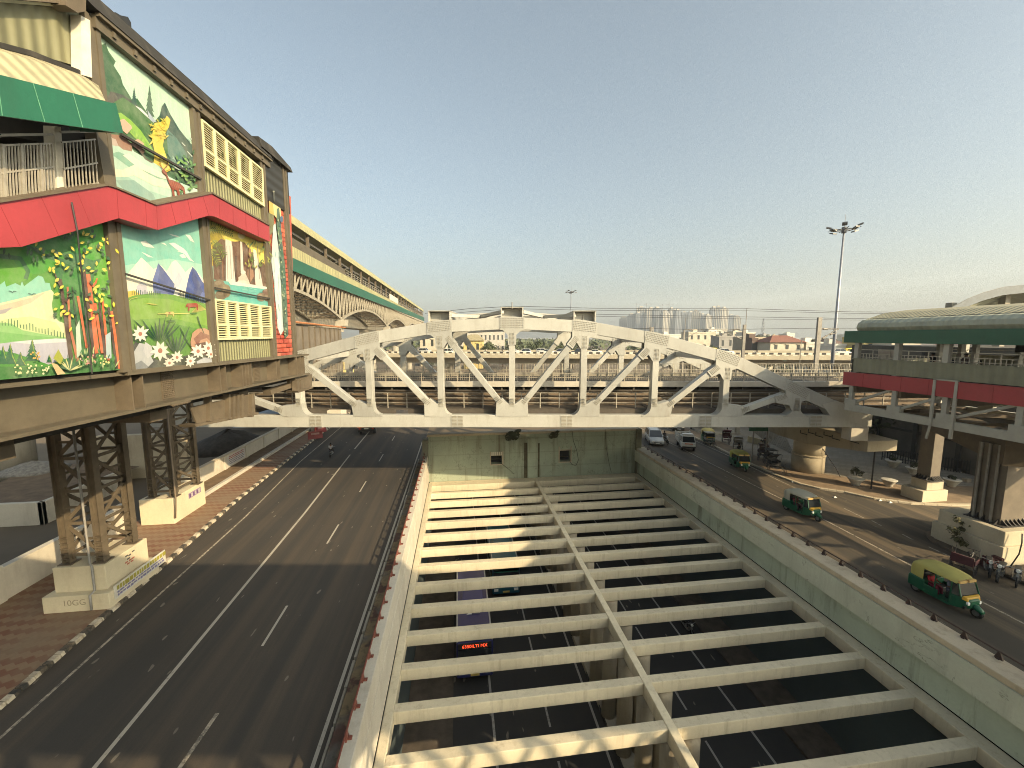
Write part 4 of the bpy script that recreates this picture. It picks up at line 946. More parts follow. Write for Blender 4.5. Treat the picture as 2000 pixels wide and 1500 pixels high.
for k in range(-5,7):
    b.beam(wp(k*PB,FY+.2,7.1),wp(k*PB,BY-.2,7.1),.4,.9)
for y in (38,40.5,43): b.beam(wp(X0,y,8.3),wp(X1,y,8.3),.3,1.5)
for i in range(36): x=-30+i*1.94;b.beam(wp(x,35.9,8.8),wp(x,35.9,9.15),.16,.1)
b.beam(wp(X0,35.85,8.8),wp(X1,35.85,8.8),.1,.14);b.beam(wp(X0,35.9,7.95),wp(X1,35.9,7.95),.08,.08);b.beam(wp(X0,35.9,8.35),wp(X1,35.9,8.35),.06,.06)
b.build('floor_steel',M_DKST,br)
b=MB();b.hexa([W(X0,34.0,7.42),W(X1,34.0,7.42),W(X1,36.0,7.42),W(X0,36.0,7.42)],[W(X0,34.0,7.5),W(X1,34.0,7.5),W(X1,36.0,7.5),W(X0,36.0,7.5)])
for k in range(-5,6):
    xa,xc=(k*PB-1.9,k*PB+1.9) if k<-1 else (k*PB-PB/2,k*PB+PB/2)
    b.beam(wp(xa,33.98,7.22),wp(xc,33.98,7.22),.06,.42)  # strips added below the walkway to block sun streaks on the headwall
b.build('lower_walkway',M_DKST,br)
def rail(name,Y,z0,z1,step,rows,pick,x0=-30,x1=32):
    b=MB()
    for i in range(rows): z=z0+(z1-z0)*(i+1)/rows;b.beam(wp(x0,Y,z),wp(x1,Y,z),.045,.05)
    n=int((x1-x0)/step)
    for i in range(n+1): b.beam(wp(x0+i*step,Y,z0),wp(x0+i*step,Y,z1+.02),.07,.07)
    if pick:
        for i in range(int((x1-x0)/pick)): b.beam(wp(x0+i*pick,Y,z0+.1),wp(x0+i*pick,Y,z1-.05),.022,.022)
    b.build(name,M_RAILS,br)
rail('lower_railing',34.45,7.5,8.78,1.62,3,0)
rail('front_railing',35.85,9.62,10.32,1.05,2,.19)
rail('rear_railing',42.0,9.55,10.75,.95,2,.16,-30,60)
b=MB();b.hexa([W(-30,42.1,9.5),W(60,42.1,9.5),W(60,42.3,9.5),W(-30,42.3,9.5)],[W(-30,42.1,9.85),W(60,42.1,9.85),W(60,42.3,9.85),W(-30,42.3,9.85)]);b.build('rear_kerb',M_CONC,br)
b=MB();b.beam(wp(27.9,FY,5.55),wp(29.3,FY,5.55),1.0,1.1);b.build('bearing',M_DECK,br)
# ---- pier below the right end
pr_=thing('bridge_pier','round concrete pier with long hammerhead cap under the right end of the truss bridge','pier',(34.9,36.0,0))
b=MB();b.tube([(34.9,36.0,0),(34.9,36.0,1.75)],1.4,28);b.tube([(34.9,36.0,1.75),(34.9,36.0,1.85),(34.9,36.0,1.9)],[1.45,1.45,1.4],28,cap=True);b.tube([(34.9,36.0,1.9),(34.9,36.0,3.3)],1.32,28);b.build('column',M_CONCY,pr_,True)
b=MB();q=lambda s_,t_,z:(s_,t_,z)
b.hexa([(33.2,28.7,4.1),(36.0,28.7,4.1),(36.0,34.6,3.25),(33.2,34.6,3.25)],[(33.2,28.7,5.0),(36.0,28.7,5.0),(36.0,34.6,5.15),(33.2,34.6,5.15)]);b.hexa([(33.2,34.6,3.25),(36.0,34.6,3.25),(36.0,38,3.25),(33.2,38,3.25)],[(33.2,34.6,5.15),(36.0,34.6,5.15),(36.0,38,5.15),(33.2,38,5.15)]);b.hexa([(33.2,38,3.25),(36.0,38,3.25),(36.0,45,4.1),(33.2,45,4.1)],[(33.2,38,5.15),(36.0,38,5.15),(36.0,45,5.0),(33.2,45,5.0)]);b.build('cap',M_CONCY,pr_,bev=.04)
b=MB()
for k in range(7):
    t_=29.4+k*.85;z=4.65-k*.08+(k%2)*.18;b.tube([(33.12,t_,z),(33.12,t_+.75,z),(33.12,t_+.75,z+.3)],.04,6)
b.build('conduit',M_BLACK,pr_)
b=MB();b.tube([(34.9,35.2,3.4),(35.3,34.4,2.2),(35.9,33.9,1.0),(36.2,33.6,.14)],.035,6);b.build('drain_hose',M_BLACK,pr_)
# ================================================================ RIGHT STATION
SR=30.0
M_GREENS=M_GREEN;M_PARP=m_corr('olive_grey_parapet_sheet',(.20,.20,.135),13,(0,1,0));M_ROOFG=m_corr('grey_green_roof_sheet',(.33,.335,.25),14,(0,1,0));M_GREYST=plain('grey_station_steel',(.36,.35,.30),.55,.15,1.5)
rs=thing('metro_walkway','covered metro walkway with green fascia and red band on grey truss, right road','station',(35,20,9))
TA,TB=28.2,-8.0
b=MB()
prof=lambda e:[(SR+.15,13.95),(SR+.05,14.25),(SR+.2,14.55),(SR+.6,14.78),(SR+.62,14.70)]
prof2=[(SR+.15,13.95),(SR+.02,14.2),(SR+.12,14.5),(SR+.45,14.74),(SR+1.0,14.85)]
b.loft([[(x+e,t_,z) for x,z in prof2] for t_,e in ((TA-.5,0),(TB,0))],0,False,False)
b.build('lower_roof',M_ROOFG,rs)
b=MB();b.loft([[(SR+.9,t_,14.86),(SR+2.2,t_,15.3),(SR+4.2,t_,15.55),(SR+6.4,t_,15.4),(SR+8,t_,14.7),(SR+8,t_,14.5)] for t_ in (TA-.6,TB)],0,False,False)
b.build('upper_roof',M_ROOFC,rs)
b=MB();b.face([(SR+.15,TA-.5,13.95),(SR+.02,TA-.5,14.2),(SR+.12,TA-.5,14.5),(SR+.9,TA-.5,14.86),(SR+2.2,TA-.6,15.3),(SR+4.2,TA-.6,15.55),(SR+6.4,TA-.6,15.4),(SR+8,TA-.6,14.6),(SR+8,TA-.5,13.95)]);b.build('roof_end',M_ROOFG,rs)
b=MB();b.box(SR-.12,SR,TB,TA+.3,13.06,13.95);b.box(SR,SR+8.1,TA+.18,TA+.3,13.06,13.95);b.build('green_fascia',M_GREEN,rs)
b=MB();b.box(SR+.1,SR+8,TB,TA+.1,13.5,13.7);b.build('ceiling',M_DARK,rs)
b=MB();b.box(SR,SR+.1,TB,TA-.45,10.85,11.85);b.box(SR,SR+8,TA-.55,TA-.45,10.85,11.85);b.box(SR-.02,SR+.14,TB,TA-.4,11.83,11.9);b.build('parapet',M_PARP,rs)
b=MB();b.box(SR+7.9,SR+8,TB,TA-.45,10.85,12.2);b.build('far_parapet',M_PARP,rs)
b=MB();b.box(SR-.2,SR-.06,TB,TA,9.80,10.75);b.box(SR-.06,SR+8,TA-.14,TA,9.80,10.75);b.box(SR-.22,SR+.1,TB,TA+.01,10.752,10.80);b.build('red_band',M_RED,rs)
b=MB()
for t_ in (26.6,25.3,23.96,22.3,20.9,19.1,17.3,15.4): b.box(SR-.21,SR-.2,t_-.012,t_+.012,9.8,10.75)
b.build('band_joint',plain('red_joint',(.22,.02,.025),.6),rs)
b=MB();b.box(SR+.05,SR+8,TB,TA-.2,10.3,10.8);b.build('floor_slab',M_DARK,rs)
for t_ in (27.55,24.65,21.75,17.8,14): 
    b=MB();b.box(SR+.02,SR+.32,t_-.15,t_+.15,10.8,13.5);b.build('post',M_GREYST,rs)
for t_ in (26,22,18,14):
    b=MB();b.box(SR+7.4,SR+7.7,t_-.15,t_+.15,10.8,13.5);b.build('post',M_GREYST,rs)
b=MB();ra=lambda p,q_,w=.04:b.beam(p,q_,w,w)
ra((SR+.2,TA-.6,12.55),(SR+.2,TB,12.55),.05);ra((SR+.2,TA-.6,12.25),(SR+.2,TB,12.25));ra((SR+.2,TA-.6,12.0),(SR+.2,TB,12.0))
t_=TA-.6
while t_>TB: ra((SR+.2,t_,11.85),(SR+.2,t_,12.28),.03);t_-=.24
t_=TA-.6
while t_>TB: ra((SR+.2,t_,11.85),(SR+.2,t_,12.56),.05);t_-=1.2
b.build('railing',M_RAILS,rs)
b=MB();ra((SR+7.6,TA-.6,12.55),(SR+7.6,TB,12.55),.05);ra((SR+7.6,TA-.6,12.2),(SR+7.6,TB,12.2));b.build('far_railing',M_RAILS,rs)
b=MB();b.box(SR+.6,SR+.7,24.9,26.4,11.0,12.6);b.build('side_screen',plain('pale_screen',(.34,.30,.26),.5),rs)
b=MB();b.box(SR+3.3,SR+3.5,19.6,20.6,12.6,13.1);b.build('display_board',M_DARK,rs)
# V struts inside
for t_ in (18.2,14.0):
    b=MB();b.beam((SR+3,t_,11),(SR+3,t_+1.0,13.6),.22,.22);b.beam((SR+3,t_,11),(SR+3,t_-1.0,13.6),.22,.22);b.build('v_strut',M_GREYST,rs)
for t_ in (25.5,24.2,23.4,21.2):
    b=MB();b.box(SR+4.5,SR+4.8,t_-.12,t_+.12,10.8,13.6);b.build('inner_post',M_GREYST,rs)
# truss below
for s_ in (SR,SR+7.6):
    b=MB();b.box(s_-.15,s_+.15,TB,TA-.3,7.85,8.35);b.build('lower_chord',M_GREYST,rs)
    for t_ in (27.55,24.4,21.4,17.95,14.5):
        b=MB();b.box(s_-.12,s_+.12,t_-.14,t_+.14,8.35,9.9);b.box(s_-.17,s_+.17,t_-.5,t_+.35,8.3,8.75);b.build('truss_post',M_GREYST,rs)
    for t_,e in ((27.4,24.6),(24.2,21.5),(21.1,18.1),(17.6,14.7)):
        b=MB();b.beam((s_,t_,8.5),(s_,e,9.85),.16,.16);b.build('truss_diagonal',M_GREYST,rs)
b=MB()
for k in range(8): t_=27.4-k*3.2;b.beam((SR,t_,8.2),(SR+7.6,t_-2,8.2),.18,.2);b.beam((SR+7.6,t_,8.2),(SR,t_-2,8.2),.18,.2);b.box(SR,SR+7.6,t_-.15,t_+.15,9.3,9.8)
b.build('floor_bracing',M_STEELD,rs)
b=MB();b.box(SR-.25,SR-.13,21.9,22.05,8.0,10.85);b.box(SR-.25,SR-.13,20.75,20.9,7.3,10.8);b.box(SR-.25,SR-.13,20.75,22.05,10.8,10.88)
b.beam((SR-.2,21.95,8.0),(SR-.2,22.1,7.0),.1,.1);b.build('service_ladder_frame',M_GREYST,rs)
# support pillars
M_PEDR=streaky('grey_cream_pedestal',(.52,.46,.34),(.26,.2,.13),.5,.85,.2,1.2)
def pillar(label,s0,s1,t0,t1,ped,zt,cs,ct,cw,cd,loc,pipes=False):
    th=thing('station_pillar',label,'pillar',(loc[0],loc[1],0),0,'pillars under the metro walkway')
    for (a,c,d,e,z0,z1) in ped:
        b=MB();b.box(a,c,d,e,z0,z1);b.build('pedestal',M_PEDR,th,bev=.03)
    b=MB();b.box(cs-cw,cs+cw,ct-cd,ct+cd,ped[-1][5],zt);b.build('shaft',plain('brown_box_column',(.15,.125,.095),.6,.25,1.5),th,bev=.01)
    zt0=ped[-1][5];b=MB()
    for k in range(6):
        x=cs-cw+.1+k*(2*cw-.2)/5;b.prism([(x-.02,ct-cd,zt0),(x-.02,ct-cd-.35,zt0),(x-.02,ct-cd,zt0+.35)],(.05,0,0))
    for k in range(5):
        y=ct-cd+.1+k*(2*cd-.2)/4;b.prism([(cs-cw,y-.02,zt0),(cs-cw-.35,y-.02,zt0),(cs-cw,y-.02,zt0+.35)],(0,.05,0))
    b.box(cs-cw-.38,cs+cw+.1,ct-cd-.38,ct+cd+.1,zt0,zt0+.04);b.build('base_stiffener',plain('dark_base_plate',(.05,.045,.04),.6),th)
    if pipes:
        b=MB()
        for k,x in enumerate((-.35,.1,.5)): b.tube([(cs-cw-.12,ct+x,zt),(cs-cw-.12,ct+x,zt0-.1),(cs-cw-.45,ct+x,zt0-.35),(cs-cw-.45,ct+x,.2)],.075,8)
        b.build('drain_pipe',plain('grey_down_pipe',(.22,.21,.185),.5),th)
    return th
pillar('brown steel pillar with small two-tier cream pedestal, the farther of the walkway pillars',0,0,0,0,[(37.2,39.6,27.35,29.0,.1,1.05),(37.7,39.3,27.5,28.7,1.05,1.85)],7.2,38.5,28.1,.45,.5,(38.4,28.2))
pillar('wide brown steel pillar with large cream pedestal and three pipes, the nearer walkway pillar',0,0,0,0,[(31.45,36.5,18.75,22.4,.05,1.25),(31.6,36.5,18.85,22.2,1.25,2.15)],7.0,33.3,20.4,.85,.75,(33.3,20.5),True)
b=MB();b.beam((39.2,29.0,6.95),(32.6,19.3,6.75),1.3,1.7);o=b.build('cross_beam',M_STEELD);tag(o,'heavy brown steel box beam joining the two pillars under the walkway','beam')
b=MB();b.tube([(32.2,18.5,2.2),(32.1,18.4,1.7),(32.05,18.42,1.0),(31.75,18.55,.12)],.035,6);tag(b.build('cable',M_BLACK,None,True),'black cable drooping over the corner of the near walkway pillar pedestal','cable')
# curved roof behind the walkway
sh=thing('station_hall','grey metal station hall with large curved roof behind the walkway','station',(60,40,0))
b=MB();rg=[]
for t_ in (34,36.5):
    pass
Pp=lambda x,y:onY(x,y,42)
prof3=[Pp(1858,600),(Pp(1890,583)),Pp(1920,571),Pp(1960,560),Pp(2000,556),Pp(2050,553),Pp(2120,556),Pp(2200,570)]
prof3=[Vector(p) for p in prof3];back=(XV*2+YV)*9;dn=Vector((0,0,-.55))
b.loft([prof3,[p+back for p in prof3],[p+back+dn for p in prof3],[p+dn for p in prof3],prof3],0,False,False);b.build('curved_roof',M_ROOFG,sh)
b=MB();b.loft([[p-YV*.06 for p in prof3],[p+dn*1.5-YV*.06 for p in prof3]],0,False,False);b.build('roof_fascia',plain('shade_grey_fascia',(.10,.12,.14),.5),sh)  # dark blue-grey puts the shade on the fascia into its colour
b=MB()
for k in range(2,4):
    u0=prof3[1+k].lerp(prof3[2+k],.3);u1=prof3[1+k].lerp(prof3[2+k],.75);q=dn+Vector((0,0,-.06));b.face([u0+back*.25+q,u1+back*.25+q,u1+back*.45+q,u0+back*.45+q])
b.build('roof_light',plain('skylight_panel',(.8,.8,.75),.4),sh)
b=MB()
for k in (1,4,7): p=prof3[k]+YV*1.5;b.beam((p.x,p.y,0),(p.x,p.y,p.z-.3),.6,.6)
b.build('hall_column',M_CONC,sh)
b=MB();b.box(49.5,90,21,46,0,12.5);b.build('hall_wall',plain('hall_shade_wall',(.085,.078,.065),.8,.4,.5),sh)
b=MB()
for k in range(6): b.box(49.3,49.5,21.5+k*4,21.9+k*4,0,12)
for z in (3,6,9): b.box(49.35,49.5,21,46,z,z+.25)
b.build('wall_rib',M_DARK,sh)
# ================================================================ FLYOVER
M_FLY=streaky('flyover_concrete',(.46,.41,.31),(.26,.21,.15),.5,.9,.25,.8)
A_,B2=(-75.,134.),(150.,86.)
fl=thing('flyover','concrete road flyover with black and white parapet blocks carrying traffic behind the bridge','flyover',W((A_[0]+B2[0])/2,110,0))
ux,uy=B2[0]-A_[0],B2[1]-A_[1];L=math.hypot(ux,uy);ux/=L;uy/=L
def fly(d,off,z): return W(A_[0]+ux*d-uy*off,A_[1]+uy*d+ux*off,z+d*.0042)
def fseg(b,d0,d1,o0,o1,z0,z1,mi=0): b.hexa([fly(d0,o0,z0),fly(d1,o0,z0),fly(d1,o1,z0),fly(d0,o1,z0)],[fly(d0,o0,z1),fly(d1,o0,z1),fly(d1,o1,z1),fly(d0,o1,z1)],mi)
FZ=8.15
b=MB();fseg(b,0,L,.0,17,FZ-.5,FZ);b.build('deck',M_ROADR,fl)
b=MB();fseg(b,0,L,-.25,0,FZ-1.0,FZ+.30);fseg(b,0,L,16.8,17.1,FZ-1,FZ+.8);b.build('parapet',M_FLY,fl)
b=MB();n=int(L/1.95)
for k in range(n): fseg(b,k*1.95,k*1.95+.95,-.24,-.06,FZ+.31,FZ+.78,k%1);fseg(b,k*1.95+.95,k*1.95+1.95,-.24,-.06,FZ+.31,FZ+.76,1)
b.build('barrier_block',[plain('white_block',(.70,.66,.56)),plain('black_block',(.05,.045,.04))],fl)
b=MB()
for k in range(n): fseg(b,k*1.95+.5,k*1.95+1.5,-.27,-.251,FZ-.02,FZ+.14)
b.build('reflector_panel',plain('white_block',(.70,.66,.56)),fl)
b=MB();fseg(b,0,L,4,13,FZ-2.9,FZ-.5);b.build('girder',M_CONC,fl)
for k in range(6):
    b=MB();d=18+k*36;fseg(b,d,d+1.6,3,14,FZ-4.2,FZ-2.9);p=fly(d+.8,8,0);b.tube([(p[0],p[1],0),(p[0],p[1],FZ-4.2+d*.004)],1.0,14);b.build('pier',M_CONC,fl)
# ================================================================ VEHICLES
M_TYRE=plain('tyre_rubber',(.02,.02,.02),.8);M_HUB=plain('wheel_hub',(.28,.28,.27),.4,metal=.6)
M_GLASS=NT('dark_glass').out((.02,.025,.03),.08,spec=.8)
M_LAMP=plain('headlamp_glass',(.85,.85,.8),.15,.05);M_TAIL=plain('tail_lamp',(.35,.015,.01),.3,.1)
M_BLK=plain('black_plastic_trim',(.025,.025,.025),.5)
def paint(n,c,r=.3): return plain(n,c,r,.12,1.5,spec=.6)
def wheel(par,x,y,r=.3,w=.14,name='wheel',proto={}):
    b=MB();b.disc((0,0,0),(1,0,0),r,w,16);b.ring((0,0,0),(1,0,0),r-.03,.05,16,6)
    o=b.build(name,M_TYRE,par,local=True);o.location=(x,y,r)
    b=MB();b.disc((0,0,0),(1,0,0),r*.58,w+.06,12);h=b.build('rim',M_HUB,o,local=True)
    return o
def auto(name='auto_rickshaw',roof=(.40,.36,.10),lab=''):
    th=thing(name,lab,'auto rickshaw',(0,0,0),0,'auto rickshaws on the right road')
    G_=paint('auto_green',(.006,.095,.045),.4);Y_=paint('auto_roof_%.2f'%roof[0],roof,.7);YF=paint('auto_yellow',(.62,.36,.03),.4)
    b=MB()   # tub: rear body, floor, front cowl
    def ring(y,w,z0,z1,t=.06): return [(-w,y,z0),(w,y,z0),(w,y,z1-t),(w-t,y,z1),(-w+t,y,z1),(-w,y,z1-t)]
    b.loft([ring(-1.35,.56,.38,.82),ring(-1.28,.63,.30,.90),ring(-.55,.65,.26,.92)])
    b.box(-.64,.64,-.55,.55,.24,.36)
    b.box(-.65,-.61,-.56,.05,.36,.72);b.box(.61,.65,-.56,.05,.36,.72)
    b.loft([ring(.50,.64,.28,.88),ring(.75,.58,.30,.92),ring(1.02,.42,.36,.90),ring(1.16,.26,.44,.80)])
    b.build('body',G_,th,bev=.02)
    b=MB()   # canopy with rounded back
    def rr(y,w,z0,z1): return [(-w,y,z0),(-w,y,z1-.16),(-w*.86,y,z1-.03),(-w*.4,y,z1+.02),(w*.4,y,z1+.02),(w*.86,y,z1-.03),(w,y,z1-.16),(w,y,z0)]
    b.loft([rr(-1.30,.50,.92,1.38),rr(-1.22,.58,.9,1.58),rr(-.95,.62,.9,1.70),rr(-.62,.64,.9,1.74)],0,False,False)
    b.face(list(reversed(rr(-1.30,.50,.92,1.38))))
    b.loft([rr(-.62,.64,1.48,1.74),rr(0,.65,1.50,1.75),rr(.5,.62,1.50,1.70),rr(.72,.56,1.48,1.62)],0,False,False)
    b.build('canopy',Y_,th,True)
    b=MB();b.box(-.50,-.06,.70,.80,1.5,1.62);b.box(.06,.50,.70,.80,1.5,1.62);b.build('roof_sign',paint('sign_cream',(.62,.42,.16),.4),th)
    b=MB();b.face([(-.55,.92,.93),(.55,.92,.93),(.50,.74,1.5),(-.50,.74,1.5)]);b.face([(-.62,.55,.9),(-.55,.91,.92),(-.51,.73,1.49),(-.6,.55,1.5)]);b.face([(.62,.55,.9),(.55,.91,.92),(.51,.73,1.49),(.6,.55,1.5)]);b.build('windscreen',M_GLASS,th)
    for sx in (-1,1):
        for pa_,pb_ in (((sx*.56,.93,.92),(sx*.51,.75,1.5)),((sx*.63,-.1,.5),(sx*.63,-.1,1.5)),((sx*.63,.55,.5),(sx*.6,.55,1.5))):
            b=MB();b.beam(pa_,pb_,.045,.045);b.build('pillar',G_,th)
    b=MB();b.loft([[(-.52,.93,.80),(.52,.93,.80),(.50,.95,.97),(-.50,.95,.97)],[(-.40,1.10,.74),(.40,1.10,.74),(.38,1.08,.92),(-.38,1.08,.92)]]);b.build('front_panel',YF,th,bev=.02)
    for sx in (-1,1):
        b=MB();b.disc((sx*.34,1.10,.66),(0,1,0),.085,.08,12);b.build('headlight',M_LAMP,th)
    b=MB();b.loft([ring(.98,.13,.42,.60),ring(1.25,.14,.40,.62),ring(1.48,.10,.32,.48)]);b.build('front_mudguard',G_,th,True)
    b=MB();b.box(-.55,.55,-.72,-.2,.36,.62);b.box(-.55,.55,-.85,-.72,.4,1.2);b.box(-.3,.3,.15,.5,.36,.7);b.build('seat',M_BLK,th,bev=.03)
    b=MB();b.box(-.5,.5,1.0,1.08,.36,.5);b.tube([(-.3,.75,.95),(0,.72,1.02),(.3,.75,.95)],.025,6);b.build('trim',M_BLK,th)
    for x,y in ((-.52,-.95),(.52,-.95),(0,1.25)): wheel(th,x,y,.24,.12)
    return th
def heading(a,c): return math.atan2(-(c[0]-a[0]),c[1]-a[1])
def place2(rear,front,z=0,side=.52):   # ground points seen at the near rear wheel and the front wheel
    a,c=Vector(G(*rear,z)),Vector(G(*front,z));d=(c-a).normalized();n=Vector((d.y,-d.x,0));a2=a-n*side if False else a+Vector((-d.y,d.x,0))*side
    return (a2+c)/2-(c-a2).normalized()*.1,heading(a2,c)
AU=auto(lab='green auto rickshaw with dull yellow canopy and a passenger in red, nearest the camera')
loc,rz=place2((1792,1156),(1904,1205));AU.location=loc;AU.rotation_euler.z=rz
def auto_at(rear,front,roof,lab):
    o=auto(roof=roof,lab=lab);l,r=place2(rear,front);o.location=l;o.rotation_euler.z=r;return o
A2=auto_at((1537,996),(1597,1018),(.42,.40,.31),'green auto rickshaw with a faded cream canopy, alone in the middle of the right road')
A3=auto_at((1423,905),(1461,925),(.33,.31,.03),'dark green auto rickshaw with olive yellow canopy in the bridge shadow, beside the cycle rickshaws')
A4=auto_at((1371,860),(1388,869),(.50,.40,.12),'yellow topped auto rickshaw halted behind the white pickup truck under the bridge')
# ---- people
def skin(name,verts,edges,rad,mat,par,root=0,sub=1):
    me=bpy.data.meshes.new(name);me.from_pydata(verts,edges,[]);me.materials.append(mat)
    o=bpy.data.objects.new(name,me);COL.objects.link(o);o.parent=par
    o.modifiers.new('skin','SKIN')
    if not me.skin_vertices: return o
    for i,r in enumerate(rad): me.skin_vertices[0].data[i].radius=(r,r);me.skin_vertices[0].data[i].use_root=(i==root)
    s=o.modifiers.new('sub','SUBSURF');s.levels=sub;s.render_levels=sub
    return o
M_SKIN=plain('brown_skin',(.20,.105,.06),.6,.1);M_HAIR=plain('black_hair',(.012,.01,.009),.6)
def person(label,loc,rz,pose='stand',shirt=(.3,.3,.3),trous=(.06,.06,.08),group=None,scale=1,skirt=False):
    th=thing('person',label,'person',loc,rz,group)
    th.scale=(scale,)*3
    if pose=='sit':
        hipz=.0;P={'pel':(0,0,.08),'wa':(0,-.01,.26),'ch':(0,.01,.44),'nk':(0,.02,.58),'hd':(0,.05,.68),'tp':(0,.05,.80)}
        L=lambda s:[(s*.09,.03,.06),(s*.13,.42,.08),(s*.13,.46,-.32),(s*.13,.60,-.36)]
        A=lambda s:[(s*.18,.01,.52),(s*.23,.08,.28),(s*.15,.34,.28),(s*.13,.42,.29)]
    else:
        st=.16 if pose=='walk' else .03
        P={'pel':(0,0,.92),'wa':(0,0,1.08),'ch':(0,.0,1.28),'nk':(0,0,1.45),'hd':(0,.03,1.54),'tp':(0,.03,1.68)}
        L=lambda s:[(s*.09,0,.88),(s*.10,s*st*.9+.04,.48),(s*.10,s*st*1.2-.03,.07),(s*.11,s*st*1.2+.12,.035)]
        A=lambda s:[(s*.18,0,1.40),(s*.23,-s*st*.5-.02,1.14),(s*.22,-s*st*.9+.08,.90),(s*.21,-s*st*.9+.12,.82)]
    v=[P[k] for k in ('pel','wa','ch','nk','hd','tp')];r=[.12,.115,.13,.05,.088,.065];e=[(0,1),(1,2),(2,3),(3,4),(4,5)]
    for s in (-1,1):
        i=len(v);v+=L(s);r+=[.085,.06,.042,.035];e+=[(0,i),(i,i+1),(i+1,i+2),(i+2,i+3)]
        i=len(v);v+=A(s);r+=[.055,.042,.034,.032];e+=[(2,i),(i,i+1),(i+1,i+2),(i+2,i+3)]
    skin('body',v,e,r,M_SKIN,th)
    v=[P['pel'],P['wa'],P['ch'],tuple(a*.5+c*.5 for a,c in zip(P['ch'],P['nk']))];r=[.135,.135,.15,.085];e=[(0,1),(1,2),(2,3)]
    for s in (-1,1): i=len(v);a=A(s);v+=[a[0],a[1]];r+=[.072,.062];e+=[(2,i),(i,i+1)]
    skin('shirt',v,e,r,plain('cloth_%.2f_%.2f_%.2f'%shirt,shirt,.8),th)
    v=[P['pel']];r=[.135];e=[]
    for s in (-1,1): i=len(v);l=L(s);v+=l[:3];r+=[.105,.08,.062] if not skirt else [.13,.14,.16];e+=[(0,i),(i,i+1),(i+1,i+2)]
    skin('trousers',v,e,r,plain('cloth_%.2f_%.2f_%.2f'%trous,trous,.8),th)
    b=MB();h=Vector(P['hd']);t_=Vector(P['tp']);b.tube([h+Vector((0,-.02,.02)),h.lerp(t_,.5)+Vector((0,-.02,.03)),t_+Vector((0,-.01,.04)),t_+Vector((0,0,.07))],[.098,.105,.08,.02],10);b.build('hair',M_HAIR,th,True,local=True)
    return th
def inveh(veh,off,label,shirt,trous,group=None):
    c,s=math.cos(veh.rotation_euler.z),math.sin(veh.rotation_euler.z)
    l=veh.location+Vector((off[0]*c-off[1]*s,off[0]*s+off[1]*c,off[2]));return person(label,l,veh.rotation_euler.z,'sit',shirt,trous,group,.95)
inveh(AU,(-.05,.12,.68),'driver in blue and white shirt seated at the front of the nearest auto rickshaw',(.30,.33,.42),(.08,.09,.13))
inveh(AU,(.22,-.55,.60),'passenger in bright red seated in the back of the nearest auto rickshaw',(.55,.03,.04),(.25,.03,.05))
inveh(A2,(-.05,.12,.68),'driver in white shirt at the front of the cream roofed auto rickshaw',(.62,.6,.55),(.3,.3,.3))
inveh(A2,(.2,-.55,.60),'passenger in maroon in the back of the cream roofed auto rickshaw',(.18,.03,.04),(.1,.05,.06))
